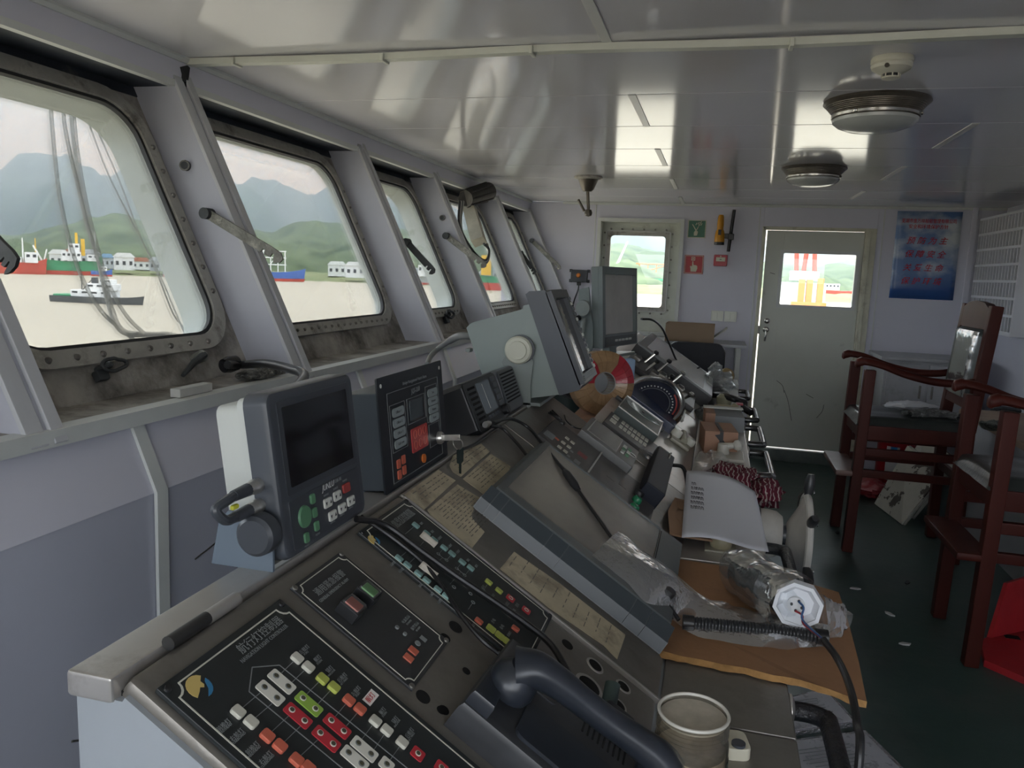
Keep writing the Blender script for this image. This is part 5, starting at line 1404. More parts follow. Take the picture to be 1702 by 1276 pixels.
# --- slanted echo sounder display and keypad log behind it
e1 = thing('echo_display', S(2.27, 0.30), 'slim grey echo display with pale screen and green buttons', 'display')
MB().box2((2.175, 0.205, 0), (2.385, 0.388, 0.030), 0.004, SL).build('case', mat('grey_brown_case', (0.16, 0.16, 0.155), 0.4), e1)
MB().box2((2.205, 0.268, 0.029), (2.372, 0.368, 0.0312), 0.001, SL).build('screen', mat('pale_grey_screen', (0.27, 0.265, 0.25), 0.14), e1)
MB().box2((2.20, 0.370, 0.030), (2.375, 0.374, 0.033), 0.001, SL).build('screen_lip', m_lgrey, e1)
for i in range(2):
    for j in range(3):
        MB().prism(rrect(0.026, 0.012, 0.002, 2, 2.245 + j * 0.033, 0.252 - i * 0.017), 0.030, 0.034, SL).build('key', m_gkey if (i + j) % 2 else m_wkey, e1)
MB().torus((2.29, 0.222, 0.031), 0.014, 0.0015, seg=20, rs=6, M=SL).build('dial_ring', m_lgrey, e1)
e2 = thing('log_keypad', S(2.72, 0.25), 'dark keypad with rows of pale keys and an oval glass window', 'control panel')
MB().box2((2.505, 0.150, 0), (2.70, 0.352, 0.012), 0.002, SL).build('key_plate', m_pan2, e2)
for i in range(7):
    for j in range(2):
        MB().prism(rrect(0.040, 0.013, 0.002, 2, 2.585 + j * 0.072, 0.295 - i * 0.0165), 0.012, 0.0145, SL).build('key', m_bw, e2)
for j in range(2):
    MB().prism(rrect(0.045, 0.024, 0.002, 2, 2.585 + j * 0.072, 0.327), 0.012, 0.0145, SL).build('key', m_bw, e2)
MB().box2((2.70, 0.170, 0), (2.97, 0.345, 0.040), 0.003, SL).build('window_case', mat('dark_green_case', (0.035, 0.05, 0.045), 0.35), e2)
el = [(2.885 + 0.055 * math.cos(2 * PI * k / 28), 0.258 + 0.078 * math.sin(2 * PI * k / 28)) for k in range(28)]
MB().prism(el, 0.039, 0.0412, SL).build('oval_glass', mat('pale_green_glass', (0.30, 0.36, 0.34), 0.08), e2)
MB().prism(rrect(0.024, 0.012, 0.004, 3, 2.885, 0.258), 0.041, 0.044, SL).build('needle_hub', m_black, e2)
ring_prism(MB(), [(2.702, 0.171), (2.968, 0.171), (2.968, 0.344), (2.702, 0.344)], [(2.706, 0.174), (2.964, 0.174), (2.964, 0.341), (2.706, 0.341)], 0.039, 0.043, SL).build('bright_edge', m_nickel, e2)
kn = thing('toggle_switch', S(2.56, 0.13), 'small black toggle on the slope edge below the pale-key keypad', 'switch')
MB().lathe([(0, 0), (0.012, 0), (0.012, 0.004), (0, 0.004)], 14, SL @ Matrix.Translation((2.60, 0.128, 0)), ring=(1, 0, 0)).build('base', m_nickel, kn)
MB().tube([SL @ V((2.60, 0.128, 0.003)), SL @ V((2.595, 0.120, 0.022))], 0.004, 8).build('lever', m_black, kn)
dk = thing('dark_key_strip', S(3.0, 0.25), 'dark strip panel in front of the blue steering dial', 'control panel')
MB().box2((2.985, 0.150, 0), (3.040, 0.375, 0.014), 0.003, SL).build('plate', m_pan2, dk)
MB().box2((2.992, 0.152, 0.013), (3.034, 0.200, 0.016), 0.002, SL).build('end_plate', m_slate2, dk)
# --- blue steering repeater with chromed dial
sr = thing('steering_dial', S(3.25, 0.25), 'navy blue steering box with round dial in a silver rim', 'instrument')
m_navy = mat('navy_blue_paint', (0.012, 0.022, 0.065), 0.35, var=0.15, vscale=20)
MB().prism([(3.06, 0.0 + 0.118), (3.42, 0.118), (3.42, 0.380), (3.06, 0.380)], 0.0, 0.040, SL, bev=0.006).build('case', m_navy, sr)
_dn = V((0.10, -0.72, 0.68)).normalized()
_dc = atY(1085, 668, 3.22)
DM = frame(_dc - _dn * 0.03, V((1, 0, 0)) - _dn * _dn.x, _dn.cross(V((1, 0, 0))))
MB().lathe([(0.118, 0), (0.132, 0), (0.134, 0.03), (0.128, 0.045), (0.118, 0.048), (0.110, 0.040), (0.108, 0.030)], 40, DM, ring=(1, 0, 0), cap=False).build('silver_rim', m_chrome, sr)
MB().cyl((0, 0, 0.0), (0, 0, 0.030), 0.110, seg=36, M=DM).build('dial_face', mat('midnight_dial', (0.010, 0.013, 0.030), 0.3), sr)
for k in range(25):
    a = math.radians(-120 + k * 10)
    MB().box((0.082 * math.sin(a), 0.082 * math.cos(a), 0.0305), (0.006, 0.006, 0.001), 0, DM).build('dial_mark', m_wkey, sr)
MB().torus((0, 0, 0.0305), 0.070, 0.001, seg=30, rs=5, M=DM).build('dial_ring', m_linedim, sr)
MB().tube([DM @ V((0.098 * math.sin(math.radians(q_)), 0.098 * math.cos(math.radians(q_)), 0.031)) for q_ in range(60, 126, 6)], 0.004, 6).build('red_arc', m_rkey, sr)
# --- red sealed emergency switch beside the dial
rs_ = thing('emergency_switch', S(3.62, 0.11), 'red switch in a white plate beside the steering dial', 'switch')
yy, ss = atS(1128, 682, 0.01)
MB().box((yy, ss, 0.005), (0.26, 0.075, 0.010), 0.004, SL).build('plate', m_wkey, rs_)
MB().prism(rrect(0.13, 0.040, 0.012, 3, yy + 0.01, ss), 0.010, 0.030, SL, bev=0.006).build('guard', mat('red_guard', (0.42, 0.02, 0.04), 0.35), rs_)
MB().torus((yy + 0.10, ss + 0.01, 0.012), 0.028, 0.006, seg=20, rs=8, M=SL).build('seal_loop', m_black, rs_)
# --- label strip and engine control levers
tag(MB().prism([(3.72, 0.02), (3.93, 0.02), (4.02, 0.21), (3.86, 0.235), (3.76, 0.15)], 0.0003, 0.002, SL).build('taped_label', mat('brown_taped_label', (0.40, 0.36, 0.28), 0.35, var=0.2, vscale=12, stain=(0.38, 0.2, 0.2), stain_amt=(0.55, 0.65), stain_scale=12)), 'yellowed label under clear tape beyond the silver dial', 'label')
ec = thing('engine_control', S(4.1, 0.3), 'black engine control block with chromed levers beneath the far display', 'control lever')
MB().box2((3.80, 0.05, 0), (4.17, 0.46, 0.030), 0.006, SL).build('base', mat('dark_lever_base', (0.05, 0.05, 0.052), 0.4, 0.2, var=0.2), ec)
for (yy, ss, hh, kk) in ((3.88, 0.350, 0.07, 0.03), (3.88, 0.245, 0.06, -0.02), (4.03, 0.30, 0.09, 0.03), (4.06, 0.205, 0.08, 0.02), (3.86, 0.12, 0.05, -0.03), (4.10, 0.38, 0.08, 0.01)):
    lv = MB().tube([SL @ V((yy, ss, 0.02)), SL @ V((yy + kk, ss - 0.02, 0.02 + hh))], 0.007, 10).build('lever', m_chrome, ec)
    MB().lathe([(0, -0.012), (0.010, -0.010), (0.015, 0), (0.010, 0.010), (0, 0.012)], 14, None, SL @ V((yy + kk, ss - 0.02, 0.025 + hh)), SN).build('knob', m_black if ss > 0.22 else m_nickel, lv)
for (yy, ss) in ((3.96, 0.42), (3.98, 0.265), (3.98, 0.155), (3.86, 0.30)):
    MB().box((yy, ss, 0.042), (0.09, 0.045, 0.026), 0.006, SL).build('switch_block', m_con, ec)
    MB().box((yy, ss, 0.058), (0.03, 0.03, 0.010), 0.003, SL).build('switch_cap', m_black, ec)
# --- far chart display
ecd = thing('chart_display', S(4.75, 0.22), 'long chart display with pale screen near the console end', 'display')
MB().prism([(4.20, -0.02), (5.05, -0.02), (5.05, 0.475), (4.20, 0.475)], 0.0, 0.075, SL, bev=0.006).build('case', m_black, ecd)
MB().box2((4.20, -0.015, 0.070), (5.05, 0.470, 0.082), 0.004, SL).build('bezel', mat('mid_grey_bezel', (0.20, 0.21, 0.215), 0.35), ecd)
MB().box2((4.25, 0.045, 0.081), (4.98, 0.420, 0.0835), 0.001, SL).build('screen', mat('pale_chart_screen', (0.48, 0.46, 0.43), 0.2), ecd)
MB().box2((4.55, -0.010, 0.081), (5.0, 0.030, 0.084), 0.001, SL).build('key_strip', m_lgrey, ecd)
# --- radar monitor with big knob
def prof(pts, y):
    return [(p.x, p.z) for p in (atY(px, py, y) for px, py in pts)]
rm = thing('radar_monitor', (-0.52, 2.28, 1.168), 'grey-green radar monitor with large ivory clamp knob, screen turned to the desk', 'monitor')
YR, WR = 2.155, 0.232
XZn = Matrix(((1, 0, 0, 0), (0, 0, 1, 0), (0, 1, 0, 0), (0, 0, 0, 1)))
def side(pts, y0, y1, m, name, par, bev=0.0):
    poly = prof(pts, YR)
    return MB().prism(poly, y0, y1, XZn, bev=bev).build(name, m, par)
side([(774, 545), (781, 537), (896, 506), (938, 655), (880, 662), (806, 640)], YR + 0.006, YR + WR - 0.01, m_radar, 'housing', rm)
side([(869, 508), (902, 500), (925, 595), (868, 610)], YR + 0.002, YR + WR - 0.004, m_radar, 'housing_step', rm)
side([(874, 489), (880, 484), (907, 482), (966, 642), (963, 648), (930, 657)], YR - 0.004, YR + WR, m_slate2, 'bezel', rm)
pa, pb = atY(908, 486, YR), atY(964, 640, YR)
tv = (pa - pb); th_ = tv.length; tv.normalize()
BF = frame(pb + V((0, -0.004, 0)), (0, 1, 0), tv)
MB().box2((0.022, 0.025, -0.004), (WR - 0.034, th_ - 0.022, 0.003), 0.002, BF).build('screen', m_scr, rm)
ring_prism(MB(), [(0.0, 0.0), (WR, 0.0), (WR, th_), (0.0, th_)], [(0.024, 0.027), (WR - 0.036, 0.027), (WR - 0.036, th_ - 0.024), (0.024, th_ - 0.024)], -0.002, 0.016, BF).build('front_frame', m_slate, rm)
for i in range(14):
    z = 0.03 + i * (th_ - 0.06) / 13
    MB().box((WR - 0.014, z, 0.018), (0.014, 0.010, 0.005), 0.001, BF).build('soft_key', m_slate2 if i % 3 else m_wkey, rm)
for i in range(3):
    MB().box((WR / 2, 0.008 + i * 0.006, 0.017), (WR - 0.03, 0.003, 0.003), 0, BF).build('vent_rib', m_slate2, rm)
side([(836, 600), (850, 580), (878, 580), (888, 600), (883, 640), (884, 692), (868, 692), (864, 655), (846, 628)], YR - 0.014, YR - 0.006, m_radark, 'bracket_arm', rm)
side([(836, 600), (850, 580), (878, 580), (888, 600), (883, 640), (884, 692), (868, 692), (864, 655), (846, 628)], YR + WR + 0.004, YR + WR + 0.012, m_radark, 'bracket_arm', rm)
MB().box2((-0.60, YR - 0.014, 1.166), (-0.47, YR + WR + 0.012, 1.176), 0.002).build('bracket_base', m_radark, rm)
kc = atY(861, 582, YR - 0.03)
MB().lathe([(0, 0.0), (0.026, 0.0), (0.027, 0.005), (0.036, 0.006), (0.0405, 0.012), (0.0405, 0.022), (0.030, 0.026), (0, 0.026)], 32, None, (kc.x, YR - 0.040, kc.z), (0, 1, 0)).build('clamp_knob', m_knob, rm)
MB().lathe([(0, 0), (0.042, 0), (0.042, 0.006), (0, 0.006)], 28, None, (kc.x + 0.004, YR - 0.020, kc.z + 0.002), (0, 1, 0)).build('knob_washer', m_slate, rm)
for (px, py) in ((782, 582), (780, 560)):
    q = atY(px - 4, py, YR + 0.05)
    MB().box((q.x, YR + 0.06, q.z), (0.016, 0.03, 0.012), 0.003).build('rear_stud', m_radark, rm)
g = atY(776, 558, YR + 0.03)
tag(MB().tube(spline([g + V((0.01, 0, 0)), g + V((-0.03, 0.0, -0.004)), atX(730, 578, -0.86), atX(716, 592, -0.86), atX(710, 606, -0.84)], 8), [0.011] * 12 + [0.0085] * 21, 12).build('grey_cable', mat('grey_cable', (0.20, 0.205, 0.20), 0.45)), 'grey cable curving from the back of the radar monitor behind the alarm unit', 'cable')
# --- second monitor beyond the notch, turned toward the door
M2 = up(3.50, -0.505, 1.215, math.radians(4), math.radians(17))
m2 = thing('tilted_monitor', (-0.52, 3.7, 1.168), 'grey monitor with hooded pale screen standing before the end window', 'monitor')
W, H = 0.40, 0.372
m_m2 = mat('grey_green_monitor', (0.155, 0.185, 0.185), 0.36, var=0.05)
MB().prism(rrect(W, H, 0.006, 2, W / 2, H / 2), -0.035, 0.0, M2, bev=0.004).build('bezel', m_m2, m2)
ring_prism(MB(), [(0, 0), (W, 0), (W, H), (0, H)], [(0.030, 0.060), (W - 0.02, 0.060), (W - 0.02, H - 0.035), (0.030, H - 0.035)], 0.0, 0.020, M2).build('hood', m_m2, m2)
MB().box2((0.028, 0.058, -0.002), (W - 0.018, H - 0.033, 0.004), 0, M2).build('screen', mat('pale_sunlit_screen', (0.46, 0.45, 0.42), 0.25, var=0.1, vscale=5), m2)  # pale reflection put into the screen colour
MB().box2((0.02, 0.004, 0.0195), (W - 0.015, 0.05, 0.023), 0.002, M2).build('key_ledge', m_fd, m2)
for i in range(5):
    MB().prism(rrect(0.028, 0.010, 0.002, 2, 0.14 + i * 0.04, 0.03), 0.023, 0.026, M2).build('key', m_lgrey, m2)
MB().prism([(-0.050, 0.27), (-0.055, 0.12), (-0.07, -0.048), (0.0, -0.048), (0.02, 0.02), (0.02, 0.10), (0.0, 0.28)], -0.004, 0.004, M2 @ Matrix.Translation((-0.008, 0, -0.045)) @ Matrix(((0, 0, 1, 0), (0, 1, 0, 0), (1, 0, 0, 0), (0, 0, 0, 1)))).build('bracket', m_m2, m2)
MB().lathe([(0, 0), (0.035, 0), (0.038, 0.012), (0.030, 0.022), (0, 0.022)], 24, M2, (-0.035, 0.185, -0.065), (1, 0, 0)).build('clamp_knob', m_radark, m2)
MB().tube([M2 @ V((-0.02, 0.14, -0.065)), M2 @ V((-0.02, 0.06, -0.078)), M2 @ V((-0.02, -0.02, -0.09))], 0.011, 10).build('grab_bar', m_radark, m2)
MB().box2((0.03, -0.050, -0.12), (W - 0.05, -0.036, 0.03), 0.004, M2).build('foot', m_radark, m2)
MB().box2((0.16, -0.04, -0.06), (0.24, 0.01, -0.02), 0.004, M2).build('neck', m_radark, m2)
MB().lathe([(0, 0), (0.012, 0), (0.012, 0.03), (0.009, 0.035), (0.008, 0.08), (0, 0.08)], 14, M2, (-0.010, 0.14, -0.095), (-1, 0, 0)).build('side_plug', m_black, m2)
# monitor cable over to the chart display
tag(MB().tube(spline([atY(1066, 530, 4.0), atY(1085, 532, 4.1), atY(1100, 545, 4.3), atY(1112, 570, 4.45), atY(1125, 600, 4.6), atY(1140, 622, 4.75), SL @ V((4.9, 0.10, 0.095))], 8), 0.006, 8).build('monitor_cable', m_cable), 'thin black cable arching from the hooded monitor over the chart display', 'cable')
# ------------------------------------------------------------------ ceiling fittings
m_lampglass = mat('frosted_lamp_glass', (0.48, 0.50, 0.48), 0.18, var=0.05, spec=0.6)
m_bronze = mat('brown_lamp_ring', (0.13, 0.115, 0.095), 0.35, 0.5, var=0.25, vscale=20)
def lamp(x, y, lb):
    t = thing('ceiling_lamp', (x, y, ZC - 0.10), lb, 'lamp')
    P = (x, y, ZC)
    pr = [(0, 0.0), (0.172, 0.0), (0.175, -0.008), (0.168, -0.014)]
    r = 0.168
    for k in range(6):
        pr += [(r, -0.014 - k * 0.005), (r - 0.004, -0.0165 - k * 0.005)]; r -= 0.0045
    pr += [(0.142, -0.046), (0.142, -0.058), (0.136, -0.060), (0, -0.060)]
    MB().lathe([(a, -b) for a, b in pr], 40, None, P, (0, 0, -1)).build('ring', m_bronze, t)
    MB().lathe([(0.1425, 0.048), (0.1445, 0.048), (0.1445, 0.057), (0.1425, 0.057)], 40, None, P, (0, 0, -1), cap=False).build('band', m_chrome, t)
    MB().lathe([(0.132, 0.056), (0.140, 0.062), (0.138, 0.072), (0.122, 0.085), (0.09, 0.097), (0.05, 0.104), (0, 0.106)], 40, None, P, (0, 0, -1)).build('globe', m_lampglass, t)
    for a in (-2.1, -0.6, 1.2, 2.8):
        MB().lathe([(0, 0), (0.006, 0.001), (0.006, 0.006), (0, 0.009)], 10, None, (x + 0.145 * math.sin(a), y - 0.145 * math.cos(a), ZC - 0.052), (math.sin(a), -math.cos(a), 0)).build('clip_screw', m_chrome, t)
    return t
lamp(0.488, 3.035, 'round ceiling lamp with frosted bowl, beside the smoke detector')
lamp(0.470, 4.72, 'round ceiling lamp with frosted bowl, nearer the door')
sd = thing('smoke_detector', (0.428, 2.475, ZC - 0.06), 'cream round smoke detector on the ceiling', 'smoke detector')
m_cream = mat('cream_detector', (0.60, 0.58, 0.48), 0.45)
P = (0.428, 2.475, ZC)
MB().lathe([(0, 0), (0.054, 0), (0.056, 0.004), (0.056, 0.014), (0.053, 0.016), (0.055, 0.022), (0.052, 0.030), (0.030, 0.044), (0, 0.044)], 32, None, P, (0, 0, -1)).build('body', m_cream, sd)
MB().lathe([(0, 0.044), (0.022, 0.044), (0.022, 0.053), (0, 0.053)], 24, None, P, (0, 0, -1)).build('chamber', m_black, sd)
MB().lathe([(0, 0.052), (0.024, 0.052), (0.024, 0.056), (0.018, 0.058), (0, 0.058)], 24, None, P, (0, 0, -1)).build('cap', m_cream, sd)
for k in range(8):
    a = 2 * PI * k / 8
    MB().box((P[0] + 0.0235 * math.cos(a), P[1] + 0.0235 * math.sin(a), ZC - 0.048), (0.003, 0.003, 0.014)).build('rib', m_cream, sd)
MB().lathe([(0, 0), (0.007, 0), (0.006, 0.003), (0, 0.003)], 14, None, (P[0] - 0.02, P[1] - 0.0455, ZC - 0.030), (-0.3, -0.8, -0.5)).build('indicator', m_bronze, sd)
# ceiling-mounted instrument stem
cs = thing('hanging_clamp', (-0.877, 5.16, ZC - 0.2), 'dark clamp hanging from a flared ceiling rose', 'bracket')
P = (-0.877, 5.16, ZC)
m_rose = mat('grimy_white_rose', (0.42, 0.40, 0.36), 0.6, var=0.25, vscale=30)
MB().lathe([(0, 0), (0.092, 0), (0.094, 0.012), (0.070, 0.020), (0.062, 0.022), (0, 0.022)], 28, None, P, (0, 0, -1)).build('rose', m_rose, cs)
MB().lathe([(0, 0.02), (0.066, 0.02), (0.060, 0.036), (0.040, 0.085), (0.026, 0.098), (0, 0.10)], 24, None, P, (0, 0, -1)).build('cone', m_bronze, cs)
MB().cyl((P[0], P[1], ZC - 0.09), (P[0] + 0.012, P[1], ZC - 0.225), 0.010, seg=10).build('rod', m_bronze, cs)
MB().tube([(P[0] - 0.06, P[1], ZC - 0.15), (P[0] - 0.015, P[1], ZC - 0.225)], 0.009, 8).build('thumb_lever', m_bronze, cs)
MB().lathe([(0, -0.025), (0.022, -0.018), (0.026, 0.0), (0.02, 0.02), (0, 0.026)], 12, None, (P[0] + 0.012, P[1], ZC - 0.235), (0, 0, 1)).build('clamp', m_bronze, cs)
# ------------------------------------------------------------------ things on the end wall
def wall(px, py, off=0.0):
    p = atY(px, py, YE - off); return p.x, p.z
def wbox(x0, z0, x1, z1, d0, d1, m, name, par=None, bev=0.002):
    return MB().box2((x0, z0, d0), (x1, z1, d1), bev, EW).build(name, m, par)
EWp = EW
sg = thing('safety_sign', EW @ V((-0.215, 1.895, 0.0)), 'green safety sign with white flare pictogram above the red sign', 'sign')
m_sgreen = mat('sign_green', (0.02, 0.13, 0.075), 0.4, var=0.08)
m_sred = mat('sign_red', (0.42, 0.025, 0.03), 0.4, var=0.08)
m_swhite = mat('sign_cream', (0.62, 0.60, 0.46), 0.5)
wbox(-0.290, 1.895, -0.138, 2.046, 0.0, 0.003, m_sgreen, 'plate', sg, 0.001)
ring_prism(MB(), [(-0.290, 1.895), (-0.138, 1.895), (-0.138, 2.046), (-0.290, 2.046)], [(-0.284, 1.901), (-0.144, 1.901), (-0.144, 2.040), (-0.284, 2.040)], 0.003, 0.0036, EW).build('edge_line', m_swhite, sg)
def poly(pts, cx, cz, m, name, par, h=0.0032):
    return MB().prism([(cx + a, cz + b) for a, b in pts], h, h + 0.0008, EW).build(name, m, par, smooth=0)
poly([(-0.013, -0.062), (0.013, -0.060), (0.020, -0.030), (0.012, -0.018), (-0.006, -0.020), (-0.015, -0.035)], -0.222, 1.975, m_swhite, 'hand_mark', sg)
poly([(0.004, -0.020), (0.016, -0.004), (0.022, 0.014), (0.017, 0.016), (0.009, -0.002), (-0.004, -0.016)], -0.222, 1.975, m_swhite, 'flare_mark', sg)
poly([(-0.004, -0.016), (-0.018, 0.010), (-0.034, 0.034), (-0.028, 0.036), (-0.010, 0.010), (0.004, -0.012)], -0.222, 1.975, m_swhite, 'flare_mark', sg)
for (a, b) in ((-0.006, 0.030), (0.012, 0.036), (0.030, 0.042), (0.018, 0.020), (0.036, 0.026)):
    poly([(a, b), (a + 0.006, b - 0.002), (a + 0.016, b + 0.018), (a + 0.011, b + 0.020)], -0.222, 1.975, m_swhite, 'spark_mark', sg)
sr2 = thing('alarm_sign', EW @ V((-0.218, 1.586, 0.0)), 'red call-point sign with cream pointing hand', 'sign')
wbox(-0.299, 1.586, -0.137, 1.747, 0.0, 0.003, m_sred, 'plate', sr2, 0.001)
ring_prism(MB(), [(-0.294, 1.591), (-0.142, 1.591), (-0.142, 1.742), (-0.294, 1.742)], [(-0.290, 1.595), (-0.146, 1.595), (-0.146, 1.738), (-0.290, 1.738)], 0.003, 0.0034, EW).build('edge_line', m_swhite, sr2)
cx, cz = -0.220, 1.645
poly([(-0.022, -0.040), (0.024, -0.040), (0.034, -0.012), (0.032, 0.010), (0.022, 0.016), (0.000, 0.018), (-0.004, 0.050), (-0.012, 0.050), (-0.013, 0.005), (-0.024, 0.010), (-0.030, 0.004), (-0.024, -0.014)], cx, cz, m_swhite, 'hand_mark', sr2)
ring_prism(MB(), [(cx - 0.022, cz + 0.056), (cx + 0.010, cz + 0.056), (cx + 0.010, cz + 0.086), (cx - 0.022, cz + 0.086)], [(cx - 0.017, cz + 0.061), (cx + 0.005, cz + 0.061), (cx + 0.005, cz + 0.081), (cx - 0.017, cz + 0.081)], 0.003, 0.0038, EW).build('button_mark', m_swhite, sr2)
MB().cyl((cx - 0.006, cz + 0.071, 0.003), (cx - 0.006, cz + 0.071, 0.0038), 0.006, seg=14, M=EW).build('button_mark', m_swhite, sr2)
fc = thing('fire_call_point', EW @ V((0.004, 1.66, 0.0)), 'small red manual call point box under the torch', 'call point')
wbox(-0.052, 1.660, 0.060, 1.756, 0.0, 0.042, mat('call_point_red', (0.45, 0.02, 0.035), 0.35), 'box', fc, 0.006)
wbox(-0.034, 1.700, 0.042, 1.735, 0.041, 0.0435, m_swhite, 'glass_plate', fc, 0.002)
wbox(-0.004, 1.714, 0.012, 1.720, 0.043, 0.0442, m_black, 'mark', fc, 0)
MB().lathe([(0, 0), (0.006, 0), (0.005, 0.004), (0, 0.004)], 12, EW @ Matrix.Translation((0.004, 1.744, 0.042)), ring=(1, 0, 0)).build('lamp', m_swhite, fc)
# torch in its black clip with a long stick beside it
to = thing('torch', EW @ V((-0.018, 1.835, 0.0)), 'yellow torch hanging upright in a black wall holder', 'torch')
m_yt = mat('yellow_torch_plastic', (0.66, 0.30, 0.015), 0.4, var=0.1)
ax = EW @ V((-0.018, 1.838, 0.055))
MB().lathe([(0, 0.022), (0.040, 0.022), (0.042, 0.03), (0.040, 0.085), (0.034, 0.115), (0.026, 0.130), (0.026, 0.150), (0.028, 0.170), (0.024, 0.235), (0.018, 0.252), (0, 0.254)], 24, None, ax, (0, 0, 1)).build('barrel', m_yt, to)
MB().lathe([(0, 0), (0.040, 0), (0.042, 0.006), (0.041, 0.024), (0, 0.024)], 24, None, ax, (0, 0, 1)).build('lens_ring', m_black, to)
wbox(-0.032, 1.92, -0.008, 1.965, 0.090, 0.100, m_black, 'switch', to, 0.003)
wbox(0.005, 1.895, 0.055, 1.935, 0.0, 0.06, m_black, 'holder', to, 0.004)
wbox(-0.05, 1.885, 0.012, 1.93, 0.0, 0.02, m_black, 'back_plate', to, 0.003)
st = thing('baton', EW @ V((0.075, 1.79, 0.03)), 'slim black baton clipped upright beside the torch', 'baton')
p0, p1_ = EW @ V((0.062, 1.785, 0.035)), EW @ V((0.086, 2.135, 0.035))
MB().tube([p0, p1_], 0.014, 12).build('shaft', m_black, st)
wbox(0.050, 1.885, 0.100, 1.935, 0.0, 0.055, m_black, 'clip', st, 0.005)
# switches
for (a, lb) in ((-0.040, 'pale wall switch plate left of its twin under the call point'), (0.070, 'pale wall switch plate nearer the door frame')):
    t = thing('wall_switch', EW @ V((a + 0.05, 1.19, 0)), lb, 'switch')
    wbox(a, 1.186, a + 0.104, 1.276, 0.0, 0.010, mat('ivory_switch', (0.78, 0.80, 0.72), 0.35), 'plate', t, 0.003)
    for k in range(2):
        wbox(a + 0.014 + k * 0.039, 1.200, a + 0.050 + k * 0.039, 1.262, 0.009, 0.0135, mat('ivory_switch', (0.78, 0.80, 0.72), 0.35), 'rocker', t, 0.002)
# black alarm box with orange button and its lead
ab = thing('button_box', EW @ V((-1.215, 1.475, 0)), 'black wall box with an orange push button', 'button box')
wbox(-1.290, 1.475, -1.142, 1.585, 0.0, 0.06, m_slate, 'box', ab, 0.006)
for (x, z) in ((-1.297, 1.485), (-1.135, 1.485), (-1.297, 1.575), (-1.135, 1.575)):
    wbox(x - 0.012, z - 0.014, x + 0.012, z + 0.014, 0.0, 0.03, m_slate, 'lug', ab, 0.003)
MB().lathe([(0, 0), (0.020, 0), (0.020, 0.010), (0.014, 0.022), (0, 0.024)], 18, EW @ Matrix.Translation((-1.218, 1.535, 0.06)), ring=(1, 0, 0)).build('push_button', mat('orange_push_button', (0.62, 0.20, 0.03), 0.35), ab)
wbox(-1.235, 1.445, -1.200, 1.478, 0.01, 0.04, m_black, 'gland', ab, 0.004)
MB().tube(spline([EW @ V(p) for p in ((-1.218, 1.45, 0.025), (-1.225, 1.40, 0.02), (-1.26, 1.28, 0.018), (-1.275, 1.10, 0.018), (-1.27, 0.95, 0.018))], 8), 0.006, 8).build('lead', m_cable, ab)
# poster
ps = thing('poster', EW @ V((1.6, 1.45, 0)), 'blue sky-and-sea safety poster with red characters', 'poster')
pc = [wall(1492, 352), wall(1600, 352), wall(1583, 498), wall(1478, 495)]
pc = [(1.362, 2.150), (1.838, 2.150), (1.838, 1.453), (1.366, 1.450)]
pm = bpy.data.materials.new('poster_sky_sea_print')
pm.use_nodes = True
nt = pm.node_tree; bs = nt.nodes['Principled BSDF']; bs.inputs['Roughness'].default_value = 0.28
tc = nt.nodes.new('ShaderNodeTexCoord'); mp = nt.nodes.new('ShaderNodeMapping'); mp.inputs['Scale'].default_value = (1, 1, 1.3)
nz = nt.nodes.new('ShaderNodeTexNoise'); nz.inputs['Scale'].default_value = 4.2; nz.inputs['Detail'].default_value = 7
rp = nt.nodes.new('ShaderNodeValToRGB')
rp.color_ramp.elements[0].position = 0.42; rp.color_ramp.elements[0].color = (0.12, 0.22, 0.45, 1)
rp.color_ramp.elements[1].position = 0.66; rp.color_ramp.elements[1].color = (0.62, 0.67, 0.70, 1)
sx = nt.nodes.new('ShaderNodeSeparateXYZ')
r2 = nt.nodes.new('ShaderNodeValToRGB')
r2.color_ramp.elements[0].position = 0.13; r2.color_ramp.elements[0].color = (1, 1, 1, 1)
r2.color_ramp.elements[1].position = 0.30; r2.color_ramp.elements[1].color = (0, 0, 0, 1)
mxn = nt.nodes.new('ShaderNodeMix'); mxn.data_type = 'RGBA'; mxn.inputs[7].default_value = (0.035, 0.10, 0.30, 1)
nt.links.new(tc.outputs['Generated'], sx.inputs[0]); nt.links.new(sx.outputs['Z'], r2.inputs['Fac'])
nt.links.new(tc.outputs['Object'], mp.inputs['Vector']); nt.links.new(mp.outputs['Vector'], nz.inputs['Vector']); nt.links.new(nz.outputs['Fac'], rp.inputs['Fac'])
nt.links.new(rp.outputs['Color'], mxn.inputs[6]); nt.links.new(r2.outputs['Color'], mxn.inputs['Factor']); nt.links.new(mxn.outputs[2], bs.inputs['Base Color'])
def pgrid(u, v):
    x = pc[3][0] * (1 - v) + pc[0][0] * v + u * (pc[1][0] - pc[0][0])
    return V((x, pc[3][1] + v * (pc[0][1] - pc[3][1]), 0.003 + 0.006 * abs(math.sin(u * 7)) * (1 - v) * 0.5 + 0.004 * v))
MB().grid(pgrid, 12, 8, EW).build('sheet', pm, ps, solid=0.0006)
m_pred = mat('poster_red_ink', (0.50, 0.0, 0.012), 0.5)
def ptx(s, z, size, mw, shear=0.0, x=1.60, sp=1.0):
    return text('lettering', s, size, m_pred, EW @ Matrix.Translation((x, z, 0.012)), ps, 'CENTER', 0.0003, 0.0003, shear=shear, maxw=mw)
ptx('芜湖市金万祥船舶管理有限公司', 2.072, 0.036, 0.40)
ptx('安全和环境保护方针', 2.027, 0.036, 0.29)
for i, s in enumerate(('预 防 为 主', '保 障 安 全', '关 爱 生 命', '保 护 环 境')):
    ptx(s, 1.915 - i * 0.108, 0.062, 0.30, 0.28, x=1.598 - i * 0.004)
